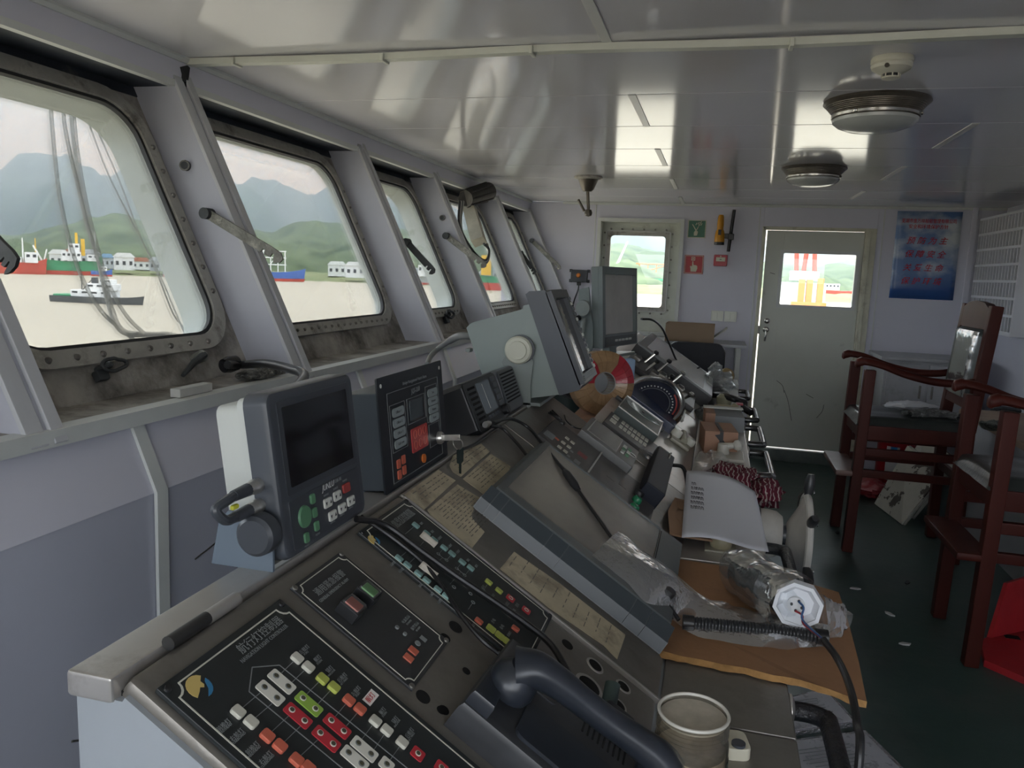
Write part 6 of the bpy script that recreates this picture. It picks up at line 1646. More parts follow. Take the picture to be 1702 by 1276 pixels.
# pigeonhole rack on the aft wall
rk = thing('pigeonhole_rack', (2.06, 6.45, 1.24), 'white lattice pigeonhole rack fixed high on the aft wall', 'rack')
m_rack = mat('white_rack_paint', (0.72, 0.73, 0.76), 0.4)
m_rkin = mat('grey_rack_contents', (0.15, 0.15, 0.175), 0.6, var=0.25, vscale=9)
ry0, ry1, rz0, rz1, rx = 6.02, 6.955, 1.25, 2.09, 1.965
MB().box2((rx + 0.05, ry0, rz0), (XR - 0.002, ry1, rz1)).build('back_box', m_rkin, rk)
nr_, nc_ = 7, 15
for i in range(nr_ + 1):
    z = rz0 + (rz1 - rz0) * i / nr_
    MB().box2((rx, ry0, z - 0.009), (rx + 0.06, ry1, z + 0.009), 0.002).build('shelf_bar', m_rack, rk)
for j in range(nc_ + 1):
    y = ry0 + (ry1 - ry0) * j / nc_
    MB().box2((rx + 0.004, y - 0.006, rz0), (rx + 0.06, y + 0.006, rz1), 0.002).build('upright_bar', m_rack, rk)
MB().box2((rx, ry0 - 0.012, rz0 - 0.01), (XR - 0.002, ry0, rz1 + 0.01), 0.002).build('side_panel', m_rack, rk)
MB().box2((rx, ry0 - 0.012, rz0 - 0.02), (XR - 0.002, ry1, rz0 - 0.008), 0.002).build('bottom_panel', m_rack, rk)
# ------------------------------------------------------------------ fittings in the front window niches
m_stay = mat('crusty_painted_stay', (0.20, 0.20, 0.18), 0.7, var=0.35, vscale=25, stain=(0.40, 0.39, 0.34), stain_amt=(0.55, 0.7), stain_scale=30, bump=0.4, bscale=70)
m_stayd = mat('dark_stay_metal', (0.05, 0.055, 0.058), 0.55, 0.3, var=0.3, vscale=25)
def stay(p_pivot, p_tip, w, m, lb, yy, flip=1):
    a = atY(*p_pivot, yy); b = atY(*p_tip, yy)
    d = (b - a); L = d.length
    F = frame(a, d, V((0, 0, flip)))
    t = thing('window_stay', a, lb, 'window stay')
    top = [(0, 0.5 * w), (0.55 * L, 0.55 * w), (0.80 * L, 0.62 * w), (0.95 * L, 0.55 * w), (L, 0.1 * w), (0.985 * L, -0.4 * w), (0.93 * L, -0.75 * w)]
    low = [(0.905 * L, -0.55 * w), (0.89 * L, 0.05 * w), (0.865 * L, 0.05 * w), (0.855 * L, -0.45 * w), (0.79 * L, -0.5 * w), (0.775 * L, -0.05 * w), (0.75 * L, 0.0), (0.735 * L, -0.5 * w), (0.5 * L, -0.5 * w), (0, -0.5 * w)]
    MB().prism(top + low, -0.004, 0.004, F).build('notched_bar', m, t)
    MB().cyl(a - F.col[2].to_3d() * 0.02, a + F.col[2].to_3d() * 0.02, w * 0.6, seg=14).build('pivot', m_stayd, t)
    return t
stay((345, 355), (470, 432), 0.030, m_stay, 'crusty notched window stay on the mullion beside the hanging ropes', 2.152)
stay((-40, 370), (26, 445), 0.034, m_stayd, 'dark hooked window stay reaching in before the roped window', 1.152)
stay((676, 402), (722, 454), 0.030, m_stayd, 'dark notched window stay against the far river', 3.552)
stay((742, 392), (808, 443), 0.034, m_stay, 'pale flaking window stay beneath the wiper cables', 4.448)
stay((866, 420), (890, 455), 0.030, m_stayd, 'small dark notched stay before the last window', 5.922)
stay((884, 400), (932, 447), 0.034, m_stay, 'pale rusty window stay nearest the end wall', 6.88)
def clamp_loop(px, py, sc, lb):
    c = atP(px, py, LP + LN * (WD + 0.035), LN)
    t = thing('window_dog', c, lb, 'window clamp')
    F = frame(c, (0, 1, 0), LU)
    pts = [V((0.055 * math.cos(q) + (0.02 if math.cos(q) > 0 else 0), 0.026 * math.sin(q) * (1.0 if math.cos(q) < 0.3 else 0.75), 0)) * sc for q in [2 * PI * k / 20 for k in range(21)]]
    MB().tube([F @ p for p in pts], 0.008 * sc, 8, cap=False).build('loop_handle', m_stayd, t)
    MB().lathe([(0, -0.05), (0.014 * sc, -0.05), (0.014 * sc, 0.008), (0.009 * sc, 0.014), (0, 0.014)], 14, None, F @ V((-0.03 * sc, 0, 0)), LN).build('screw_boss', m_stayd, t)
    MB().box((-0.05 * sc, -0.03 * sc, -0.018), (0.06 * sc, 0.045 * sc, 0.022), 0.006, F).build('hinge_block', m_stayd, t)
    return t
clamp_loop(188, 606, 0.62, 'dark loop-handled window clamp at the foot of the roped window')
clamp_loop(748, 522, 0.85, 'small loop-handled window clamp behind the radar monitor')
c = atP(325, 600, LP + LN * (WD + 0.03), LN)
t = thing('window_dog', c, 'rusty straight-armed window clamp near the thick black cable', 'window clamp')
F = frame(c, (0, 1, 0), LU)
MB().tube([F @ V((-0.075, -0.035, 0)), F @ V((-0.02, -0.005, 0.01)), F @ V((0.035, 0.012, 0.008))], [0.006, 0.010, 0.012], 10).build('arm', m_stayd, t)
MB().lathe([(0, -0.03), (0.016, -0.03), (0.018, 0.006), (0.01, 0.016), (0, 0.016)], 14, None, F @ V((0.035, 0.012, 0)), LN).build('boss', m_stay, t)
for (px, py, yy, lb) in ((308, 275, 2.16, 'round rubber stop on the mullion beside the roped window'), (735, 362, 4.455, 'small round rubber stop on the mullion before the wiper window')):
    c = atY(px, py, yy)
    t = thing('rubber_stop', c, lb, 'stop')
    MB().lathe([(0, -0.025), (0.016, -0.025), (0.016, 0.0), (0.012, 0.006), (0, 0.006)], 16, None, c, (0.3, -1, 0)).build('bumper', m_stayd, t)
    MB().torus(c + V((0.0, -0.004, 0)), 0.014, 0.003, axis=(0.3, -1, 0), seg=18, rs=6).build('rim', m_stay, t)
# crumpled glove and black plug on the first sill
def blob(name, c, sx, sy, sz, m, seed, amp=0.35, M=None, nu=28, nv=16, freq=2.2, par=None, smooth=60):
    """crumpled closed cloth-like lump"""
    mb = MB()
    def fn(u, v):
        a = 2 * PI * u; b = PI * (v - 0.5)
        d = V((math.cos(b) * math.cos(a), math.cos(b) * math.sin(a), math.sin(b)))
        k = 1 + amp * noise.fractal(d * freq + V((seed, seed * 2, 0)), 0.8, 2.1, 4)
        p = V((d.x * sx * k, d.y * sy * k, max(-1.0, d.z * k) * sz))
        return V(c) + p
    mb.grid(fn, nu, nv, M)
    return mb.build(name, m, par, smooth=smooth)
m_glove = mat('dirty_grey_cotton', (0.24, 0.235, 0.21), 0.9, var=0.4, vscale=40, stain=(0.05, 0.05, 0.045), stain_amt=(0.48, 0.6), stain_scale=25, bump=0.5, bscale=160)
c = atP(405, 632, LP + LN * -0.03, LN)
def glove(loc, rot, lb, sc=1.0, m=m_glove, seed=1):
    t = thing('work_glove', loc, lb, 'glove')
    M = Matrix.Translation(loc) @ Matrix.Rotation(rot, 4, 'Z')
    blob('palm', (0, 0, 0.016 * sc), 0.055 * sc, 0.045 * sc, 0.016 * sc, m, seed, 0.4, M, par=t)
    for i in range(4):
        y0 = -0.034 + i * 0.022
        MB().tube(spline([M @ V((0.03 * sc, y0 * sc, 0.016 * sc)), M @ V((0.065 * sc, (y0 * 1.15 + 0.006 * math.sin(i * 2.1 + seed)) * sc, 0.019 * sc)), M @ V(((0.10 + 0.012 * math.sin(i + seed)) * sc, (y0 * 1.25) * sc, 0.010 * sc))], 4), [0.011 * sc] * 6 + [0.010 * sc, 0.008 * sc, 0.005 * sc], 8).build('finger', m, t, smooth=60)
    MB().tube(spline([M @ V((-0.01 * sc, 0.035 * sc, 0.014 * sc)), M @ V((0.01 * sc, 0.062 * sc, 0.013 * sc)), M @ V((0.035 * sc, 0.075 * sc, 0.010 * sc))], 4), [0.012 * sc] * 5 + [0.009 * sc] * 2 + [0.006 * sc] * 2, 8).build('thumb', m, t, smooth=60)
    MB().lathe([(0.034 * sc, 0), (0.040 * sc, 0.005), (0.036 * sc, 0.03 * sc), (0.040 * sc, 0.05 * sc)], 14, M @ Matrix.Scale(0.42, 4, (0, 0, 1)), (-0.03 * sc, 0, 0.036 * sc), (-1, 0, 0), cap=False).build('cuff', m, t)
    return t
glove((-1.32, 2.03, 1.202), 1.6, 'dirty cotton work glove on the sill beneath the thick cable', 0.85, seed=2)
pl = atP(384, 605, LP + LN * -0.05, LN)
tag(MB().lathe([(0, -0.03), (0.020, -0.028), (0.024, -0.01), (0.022, 0.02), (0.014, 0.028), (0, 0.03)], 18, None, pl, (0.2, 1, 0.1)).build('cable_gland', mat('glossy_black_gland', (0.01, 0.01, 0.012), 0.12), None), 'glossy black gland where the thick cable enters the niche', 'gland')
bx = atP(285, 660, LP + LN * -0.02, LN)
tag(MB().box((-1.30, 1.70, 1.214), (0.03, 0.13, 0.022), 0.002).build('eraser_stick', mat('pale_grey_stick', (0.5, 0.5, 0.47), 0.6, var=0.1)), 'pale rectangular stick lying along the first window sill', 'stick')
# wiper motor and cable loop on the fourth window
wm = thing('wiper_motor', atP(790, 316, LP + LN * -0.02, LN), 'dark ribbed wiper motor with looped cables at the window top', 'motor')
a_, b_ = atP(774, 330, LP + LN * -0.03, LN), atP(812, 318, LP + LN * 0.07, LN)
m_motor = mat('dark_motor_casting', (0.055, 0.052, 0.048), 0.55, 0.2, var=0.3, vscale=30)
MB().cyl(a_, b_, 0.056, 0.064, 22).build('motor_can', m_motor, wm)
for k in range(8):
    a = 2 * PI * k / 8
    ax_ = (b_ - a_).normalized(); o1 = ax_.orthogonal().normalized(); o2 = ax_.cross(o1)
    dd = o1 * math.cos(a) + o2 * math.sin(a)
    MB().tube([a_ + dd * 0.059 + ax_ * 0.01, b_ + dd * 0.065 - ax_ * 0.02], 0.006, 6).build('rib', m_motor, wm)
MB().tube([atP(768, 330, LP + LN * -0.10, LN), a_], [0.03, 0.05], 12).build('gear_end', m_motor, wm)
g0, g1 = atP(776, 330, LP + LN * -0.06, LN), atP(796, 402, LP + LN * -0.05, LN)
MB().tube([g0, g1], [0.055, 0.062], 4).build('gear_box', mat('aged_cream_casting', (0.42, 0.40, 0.33), 0.55, var=0.2, vscale=12), wm)
m_wcab = mat('aged_white_cable', (0.40, 0.40, 0.36), 0.5)
for k in range(4):
    pts = [(770 - k * 2, 335), (766 - k, 370), (772 + k, 400), (790 + k, 425), (806 + k * 0.6, 438 - k * 2), (813, 425 - k * 3), (810 - k * 2, 405)]
    MB().tube(spline([atP(x, y, LP + LN * (-0.03 + 0.008 * k), LN) for x, y in pts], 6), 0.008, 8).build('cable', m_wcab if k % 2 == 0 else m_stayd, wm)
# ------------------------------------------------------------------ desk clutter, rails, wheel
def D(px, py, z=ZD):
    return atZ(px, py, z)
rail('grab_rail', 0.995, 1.285, 0.062, 0.030, 0.0155, 'black leather-wrapped grab rail under the cardboard')
rail('grab_rail', 1.80, 2.10, 0.060, 0.030, 0.0155, 'black leather-wrapped grab rail beside the steering wheel', mat('dark_grey_wrap', (0.035, 0.038, 0.04), 0.4, bump=0.35, bscale=120))
m_railm = mat('worn_black_rail_bright_edge', (0.10, 0.10, 0.10), 0.25, 0.7)
rail('grab_rail', 2.86, 3.25, 0.075, 0.020, 0.014, 'metal grab rail beside the white lever plate', m_railm)
rail('grab_rail', 3.42, 3.80, 0.075, 0.020, 0.014, 'metal grab rail beside the grey folded card', m_railm)
rail('grab_rail', 4.02, 4.35, 0.075, 0.020, 0.014, 'metal grab rail under the black strap', m_railm)
rail('grab_rail', 4.75, 5.05, 0.060, 0.020, 0.013, 'metal grab rail at the far desk end', m_railm)
# steering wheel on the console front, seen edge-on
sw = thing('helm', (0.28, 2.36, 0.80), 'white-hubbed steering wheel with black hand grips on the console front', 'steering wheel')
m_hub = mat('grubby_white_hub', (0.50, 0.48, 0.44), 0.4, var=0.1, vscale=20)
hubc = V((XF, 2.36, 0.800))
MB().lathe([(0, -0.01), (0.072, -0.01), (0.072, 0.03), (0.068, 0.055), (0.055, 0.072), (0, 0.072)], 30, None, hubc, (1, 0, 0)).build('hub', m_hub, sw)
MB().lathe([(0.0735, 0.002), (0.0745, 0.002), (0.0745, 0.008), (0.0735, 0.008)], 30, None, hubc, (1, 0, 0), cap=False).build('hub_band', m_slate, sw)
MB().cyl(hubc + V((0.07, 0, 0)), hubc + V((0.092, 0, 0)), 0.03, seg=18).build('shaft', m_slate, sw)
cw = hubc + V((0.125, 0, 0))
MB().lathe([(0.0, -0.045), (0.036, -0.040), (0.05, -0.032), (0.105, 0.002), (0.122, 0.004), (0.122, 0.012), (0.105, 0.010), (0.05, -0.024), (0.03, -0.03), (0, -0.03)], 36, None, cw, (1, 0, 0)).build('dished_disc', m_hub, sw)
MB().torus(cw + V((0.012, 0, 0)), 0.122, 0.011, axis=(1, 0, 0), seg=40, rs=10).build('rim', m_hub, sw)
for k in range(6):
    a = 2 * PI * k / 6 + 0.45
    d = V((0, math.cos(a), math.sin(a)))
    g = MB().tube([cw + d * 0.125 + V((0.012, 0, 0)), cw + d * 0.145 + V((0.014, 0, 0)), cw + d * 0.175 + V((0.016, 0, 0)), cw + d * 0.19 + V((0.017, 0, 0))], [0.010, 0.015, 0.014, 0.009], 12).build('hand_grip', m_black, sw)
    MB().lathe([(0, 0), (0.007, 0), (0.006, 0.003), (0, 0.003)], 12, None, cw + d * 0.135 + V((0.028, 0, 0)), (1, 0, 0)).build('screw', m_chrome, g)
# cardboard slab over the desk edge
m_card = mat('brown_cardboard', (0.30, 0.155, 0.075), 0.75, var=0.12, vscale=5, stain=(0.20, 0.10, 0.05), stain_amt=(0.55, 0.8), stain_scale=4, bump=0.05, bscale=90)
m_corr = mat('torn_corrugated_edge', (0.40, 0.22, 0.08), 0.85, var=0.3, vscale=30)
cb = thing('cardboard_sheet', (0.14, 1.58, ZD), 'brown cardboard sheet with torn edge lying over the desk edge', 'cardboard')
zc_ = ZD + 0.004
edge_px = [(1097, 1083), (1130, 1092), (1165, 1098), (1200, 1106), (1240, 1112), (1285, 1124), (1330, 1130), (1375, 1140), (1410, 1150), (1442, 1156), (1428, 1090), (1412, 1030), (1395, 975), (1330, 962), (1262, 948), (1222, 944), (1180, 938), (1128, 930), (1118, 960), (1108, 1020)]
rc_ = random.Random(11)
base = [D(x, y, zc_ + 0.003) for x, y in edge_px]
base = [V((p.x, p.y, 0)) for p in base]
def cz_(p):
    k = max(0.0, p.x - XF)
    return zc_ - 0.10 * k + 0.002 * math.sin(p.y * 9)
MB()._add([V((p.x, p.y, cz_(p) + 0.006)) for p in base] + [V((p.x, p.y, cz_(p))) for p in base],
          [list(range(len(base))), list(range(2 * len(base) - 1, len(base) - 1, -1))] + [(i, (i + 1) % len(base), len(base) + (i + 1) % len(base), len(base) + i) for i in range(len(base))]).build('sheet', m_card, cb, smooth=0)
tornpts = base[0:10]
mbt = MB()
vs = []
for i in range(28):
    t = i / 27 * 9
    k = min(int(t), 8); p = tornpts[k].lerp(tornpts[k + 1], t - k)
    w = 0.007 + 0.012 * abs(noise.noise(V((i * 0.55, 1.3, 0)))) * (1.2 if i < 20 else 0.8)
    vs += [V((p.x, p.y, cz_(p) + 0.0064)), V((p.x - 0.002, p.y - w, cz_(p) + 0.001 - 0.004 * abs(noise.noise(V((i * 0.9, 7, 0))))))]
mbt._add(vs, [(2 * i, 2 * i + 1, 2 * i + 3, 2 * i + 2) for i in range(27)])
mbt.build('torn_ply', m_corr, cb, smooth=0, solid=0.0015)
# black spiral hose along the cardboard, thin plastic sleeve, indicator lamp in its bag
hose = thing('corrugated_hose', D(1260, 1045), 'black ribbed hose lying across the cardboard', 'hose')
ha, hb_ = D(1142, 1034, ZD + 0.026), D(1368, 1058, ZD + 0.026)
rs2 = []
pts = []
for i in range(121):
    t = i / 120
    pts.append(ha.lerp(hb_, t) + V((0, 0.004 * math.sin(t * 3), 0)))
    rs2.append(0.0105 + 0.0022 * (0.5 + 0.5 * math.cos(i * PI / 1.5)))
MB().tube(pts, rs2, 12).build('ribbed_tube', m_black, hose)
for p, q in ((ha, 1), (hb_, -1)):
    d = (hb_ - ha).normalized() * q
    MB().tube([p - d * 0.008, p + d * 0.012], 0.0142, 14).build('end_cuff', m_cable, hose)
m_film = glass_mat('clear_plastic_film', (0.95, 0.96, 0.96), 0.14, fres=0.8, veil=0.14, veilcol=(0.85, 0.86, 0.86), bump=0.25, bscale=28)
sleeve = MB()
Lp = [SP(983, 920, 0.052), SP(1008, 888, 0.052), SP(1030, 882, 0.052)]
rows = []
def sl_row(pa, pb, hgt, n=7):
    out = []
    for i in range(n):
        t = i / (n - 1)
        p = pa.lerp(pb, t)
        out.append(p + SN * (hgt * math.sin(PI * t)))
    return out
R_ = [(SP(984, 922, 0.052), SP(1028, 882, 0.052), 0.006), (SP(1030, 958, 0.052), SP(1078, 920, 0.052), 0.02), (SP(1075, 1000, 0.050), SP(1120, 950, 0.052), 0.022),
      (D(1120, 1030, ZD + 0.03), D(1160, 985, ZD + 0.04), 0.02), (D(1160, 1058, ZD + 0.014), D(1200, 1000, ZD + 0.02), 0.024), (D(1235, 1072, ZD + 0.012), D(1252, 1016, ZD + 0.016), 0.024), (D(1310, 1078, ZD + 0.012), D(1316, 1022, ZD + 0.016), 0.022), (D(1372, 1075, ZD + 0.012), D(1372, 1040, ZD + 0.014), 0.014)]
rows = [sl_row(a, b, h) for a, b, h in R_]
fine = []
for c_ in range(7):
    fine.append(spline([r[c_] for r in rows], 6))
vs = []; nn = len(fine[0])
for i in range(nn):
    for c_ in range(7):
        p = fine[c_][i]
        vs.append(p + V((0, 0, 0.006 * noise.noise(p * 26))))
sleeve._add(vs, [(i * 7 + c_, i * 7 + c_ + 1, (i + 1) * 7 + c_ + 1, (i + 1) * 7 + c_) for i in range(nn - 1) for c_ in range(6)])
tag(sleeve.build('plastic_sleeve', m_film, smooth=70, fixn=False), 'long clear plastic sleeve trailing from the flat display over the ribbed hose', 'plastic sleeve')
# bulb in a clear bag with octagonal white cap
lampc = D(1326, 1006, ZD + 0.075)
il = thing('bagged_lamp', D(1310, 1000, ZD + 0.01), 'glass lamp with white octagonal base and dark reflector in clear bags', 'lamp')
view = (EYE - lampc).normalized()
OF = frame(lampc, view.cross(V((0, 0, -1))), V((0, 0, 1)))
if (OF.col[2].to_3d()).dot(view) < 0:
    OF = frame(lampc, view.cross(V((0, 0, 1))), V((0, 0, 1)))
OF = OF @ Matrix.Rotation(math.radians(-10), 4, 'Z')
oct_ = [(0.046 * math.cos(PI / 8 + k * PI / 4), 0.046 * math.sin(PI / 8 + k * PI / 4)) for k in range(8)]
oct2 = [(a * 0.84, b * 0.84) for a, b in oct_]
oct3 = [(a * 0.62, b * 0.62) for a, b in oct_]
m_wplas = mat('white_lamp_plastic', (0.74, 0.76, 0.80), 0.25, coat=0.2)
ring_prism(MB(), oct_, oct2, -0.016, 0.004, OF).build('base_rim', m_wplas, il)
MB()._add([(a, b, 0.0) for a, b in oct2] + [(a, b, -0.012) for a, b in oct3], [(i, (i + 1) % 8, 8 + (i + 1) % 8, 8 + i) for i in range(8)] + [list(range(8, 16))], OF).build('base_dish', m_wplas, il, smooth=0)
MB().cyl((-0.003, -0.003, -0.012), (-0.003, -0.003, -0.004), 0.016, seg=24, M=OF).build('terminal_disc', mat('pale_terminal', (0.66, 0.67, 0.68), 0.35), il)
for (a, b) in ((0.0, 0.008), (-0.001, -0.012), (-0.011, -0.002), (0.008, -0.003)):
    MB().cyl((a, b, -0.005), (a, b, 0.0), 0.0025, seg=10, M=OF).build('terminal', m_stayd, il)
gdir = -view * 0.55 + V((-0.55, 0.55, 0.1)); gdir.normalize()
MB().lathe([(0.016, 0.010), (0.030, 0.016), (0.036, 0.030), (0.035, 0.050), (0.026, 0.068), (0.012, 0.078), (0, 0.080)], 28, None, lampc, gdir).build('bulb_glass', glass_mat('bulb_glass', (0.94, 0.95, 0.95), 0.0, 1.0, veil=0.04), il)
rc0, rc1 = lampc + gdir * 0.085, lampc + gdir * 0.20
rfl = MB().lathe([(0.020, 0.0), (0.040, 0.012), (0.044, 0.03), (0.044, 0.12), (0.034, 0.14), (0.030, 0.14), (0.028, 0.05)], 28, None, rc0, gdir, cap=False).build('dark_cup', mat('smoky_dark_cup', (0.05, 0.055, 0.06), 0.2), il)
bag = MB()
def bg(u, v):
    a = 2 * PI * u
    ax = gdir; o1 = ax.cross(V((0, 0, 1))).normalized(); o2 = o1.cross(ax)
    rr_ = (0.058, 0.056, 0.060, 0.056, 0.030)[min(4, int(v * 4.999))]
    rr_ = 0.058 + 0.004 * math.sin(v * 9) - 0.032 * max(0, v - 0.75) / 0.25 + 0.010 * noise.noise(V((math.cos(a) * 1.6, math.sin(a) * 1.6, v * 5)))
    return lampc + ax * (-0.005 + v * 0.29) + (o1 * math.cos(a) + o2 * math.sin(a) * 0.85) * rr_
bag.grid(bg, 30, 26)
bag.build('clear_bag', glass_mat('thin_bag_film', (0.95, 0.96, 0.96), 0.12, fres=0.5, veil=0.06, veilcol=(0.85, 0.86, 0.86), bump=0.2, bscale=28), il, smooth=70, fixn=False)
bag2 = MB()
def bg2(u, v):
    a = 2 * PI * u
    c0 = D(1395, 1030, ZD + 0.03)
    k = 0.020 * (1 + 0.6 * noise.noise(V((math.cos(a) * 1.5, math.sin(a) * 1.5, v * 4))))
    return lampc.lerp(c0, 0.55 + 0.5 * v) + V((math.cos(a) * k * 0.7, math.sin(a) * k * 1.5, math.sin(a + 0.6) * k))
bag2.grid(bg2, 20, 10)
bag2.build('bag_tail', m_film, il, smooth=70, fixn=False)
def OFp(a, b, c_):
    return OF @ V((a, b, c_))
w0, w1 = OFp(0.0, 0.008, 0.0), OFp(-0.001, -0.012, 0.0)
jn = D(1368, 1062, ZD + 0.055)
MB().tube(spline([w0, OFp(0.010, 0.004, 0.012), OFp(0.014, -0.016, 0.02), jn], 6), 0.0020, 8).build('blue_wire', mat('blue_wire', (0.03, 0.08, 0.20), 0.4), il)
MB().tube(spline([w1, OFp(0.012, -0.012, 0.010), OFp(0.018, -0.024, 0.018), jn], 6), 0.0020, 8).build('red_wire', mat('red_wire', (0.28, 0.02, 0.03), 0.4), il)
MB().tube(spline([jn, atX(1392, 1095, jn.x + 0.02), atX(1412, 1140, jn.x + 0.025), atX(1424, 1200, jn.x + 0.022), atX(1426, 1290, jn.x + 0.015), V((jn.x + 0.012, atX(1426, 1290, jn.x + 0.015).y, 0.45))], 8), 0.0062, 10).build('lead', m_cable, il)
# plastic jar and white block
jr = thing('plastic_jar', (0, 0, 0), 'clear plastic jar with ribbed screw neck and brown stain inside', 'jar')
jc = D(1152, 1290, ZD); jr.location = jc
jtop = 0.135
top_c = atZ(1153, 1182, ZD + jtop)
jc = V((top_c.x, top_c.y, ZD))
jr.location = jc
m_jar = glass_mat('cloudy_jar_plastic', (0.90, 0.88, 0.82), 0.12, fres=1.3, veil=0.14, veilcol=(0.62, 0.58, 0.48), bump=0.1, bscale=30)
R0 = 0.0465
MB().lathe([(0, 0.001), (R0 - 0.002, 0.001), (R0, 0.006), (R0, 0.098), (R0 - 0.002, 0.106), (R0 - 0.003, 0.110), (R0 - 0.001, 0.112), (R0 - 0.003, 0.115), (R0 - 0.001, 0.118), (R0 - 0.003, 0.121), (R0 - 0.001, 0.124), (R0 - 0.003, 0.127), (R0 - 0.002, 0.134)], 40, None, jc, (0, 0, 1), cap=False).build('wall', m_jar, jr)
MB().torus(jc + V((0, 0, 0.134)), R0 - 0.003, 0.0022, seg=40, rs=8).build('rim', mat('milky_rim', (0.55, 0.53, 0.47), 0.35), jr)
MB().lathe([(0, 0.126), (R0 - 0.0045, 0.126), (R0 - 0.0045, 0.128), (0, 0.128)], 36, None, jc, (0, 0, 1)).build('inner_seal', mat('dirty_cream_seal', (0.42, 0.38, 0.31), 0.6, var=0.15, vscale=40), jr)
MB().lathe([(0, 0.004), (R0 - 0.003, 0.004), (R0 - 0.003, 0.086), (0, 0.078)], 36, None, jc, (0, 0, 1)).build('brown_residue', mat('brown_residue', (0.17, 0.12, 0.08), 0.7, col2=(0.36, 0.29, 0.20), vscale=35), jr)
jl2 = MB()
def lab(u, v):
    a = -0.35 + u * 1.0
    return jc + V((math.cos(a) * (R0 + 0.0006), math.sin(a) * (R0 + 0.0006), 0.01 + v * 0.07))
jl2.grid(lab, 8, 2)
jl2.build('torn_label', mat('dark_green_label', (0.04, 0.06, 0.05), 0.6, var=0.5, vscale=40), jr, fixn=False)
wb = thing('white_door_catch', D(1222, 1258), 'cream plastic block behind the jar', 'block')
q = D(1222, 1255)
MB().prism(rrect(0.040, 0.05, 0.012, 4), 0.0, 0.018, Matrix.Translation((q.x - 0.002, q.y + 0.012, ZD)) @ Matrix.Rotation(0.2, 4, 'Z'), bev=0.003).build('block', mat('cream_plastic', (0.60, 0.57, 0.45), 0.45), wb)
MB().cyl((q.x + 0.003, q.y - 0.002, ZD + 0.018), (q.x + 0.003, q.y - 0.002, ZD + 0.022), 0.010, seg=16).build('screw_cap', m_slate2, wb)
# paper sheet draped over cardboard and clipped objects
m_sheet = mat('white_printer_paper', (0.62, 0.63, 0.68), 0.7)
cb2 = thing('cardboard_offcut', (0, 2.05, ZD), 'small brown cardboard offcut under the white paper sheet', 'cardboard')
oc = [D(1112, 895, ZD + 0.004), D(1118, 830, ZD + 0.02), D(1160, 835, ZD + 0.02), D(1275, 915, ZD + 0.012), D(1180, 905, ZD + 0.006)]
pcs = [SP(1113, 888, 0.012), SP(1110, 850, 0.012), SP(1122, 828, 0.014), D(1200, 850, ZD + 0.022), D(1262, 905, ZD + 0.022), D(1190, 900, ZD + 0.022), D(1140, 893, ZD + 0.022)]
mbo = MB()
n_ = len(pcs)
mbo._add([p + V((0, 0, 0.003)) for p in pcs] + [p - V((0, 0, 0.002)) for p in pcs], [list(range(n_)), list(range(2 * n_ - 1, n_ - 1, -1))] + [(i, (i + 1) % n_, n_ + (i + 1) % n_, n_ + i) for i in range(n_)])
mbo.build('sheet', mat('tan_cardboard', (0.33, 0.20, 0.12), 0.75, var=0.1), cb2, smooth=0)
pp = MB()
c00, c10, c11, c01 = D(1133, 893, ZD + 0.034), D(1278, 912, ZD + 0.030), D(1255, 820, ZD + 0.070), SP(1141, 782, 0.060)
def psh(u, v):
    p = (c00 * (1 - u) + c10 * u) * (1 - v) + (c01 * (1 - u) + c11 * u) * v
    return p + V((0, 0, 0.030 * math.sin(PI * u) * v * 0.9 + 0.008 * math.sin(u * 5 + v * 3) * (1 - v * 0.4) - 0.015 * math.sin(PI * v) * (1 - u) * 0.5))
pp.grid(psh, 18, 14)
ppo = thing('paper_sheet', D(1190, 860), 'large white paper sheet with handwriting, bowed over the desk edge', 'paper')
pp.build('sheet', m_sheet, ppo, smooth=80, solid=0.0006, fixn=False)
hw = MB()
rr2 = random.Random(9)
for i in range(6):
    for j in range(5 if i not in (0,) else 2):
        u = 0.09 + j * 0.035 + rr2.uniform(-0.004, 0.004); v = 0.80 - i * 0.075
        p = psh(u, v); q = psh(u + 0.022, v - 0.012); r_ = psh(u + 0.006, v - 0.04); s_ = psh(u + 0.026, v - 0.045)
        for (a, b) in ((p, q), (p, r_), (q, s_)):
            hw.tube([a + V((0, 0, 0.0015)), b + V((0, 0, 0.0015))], 0.0007, 4)
o = hw.build('handwriting', mat('blue_black_ink', (0.03, 0.03, 0.05), 0.6), ppo); o['kind'] = 'stuff'
# white plate with ivory sealing wax lump
sc = thing('latch_plate', D(1196, 906), 'pale latch plate with rounded ivory knob on the desk', 'latch')
q = D(1197, 912)
MB().box((q.x, q.y, ZD + 0.003), (0.078, 0.070, 0.006), 0.002).build('plate', mat('grey_ivory_plate', (0.40, 0.38, 0.30), 0.4), sc)
MB().lathe([(0, 0), (0.026, 0), (0.028, 0.006), (0.027, 0.020), (0.020, 0.030), (0, 0.033)], 24, Matrix.Translation((q.x + 0.001, q.y + 0.006, ZD + 0.006)) @ Matrix.Diagonal((1.0, 1.1, 1, 1))).build('knob', mat('ivory_brown_knob', (0.42, 0.37, 0.24), 0.35, var=0.2, vscale=30), sc)
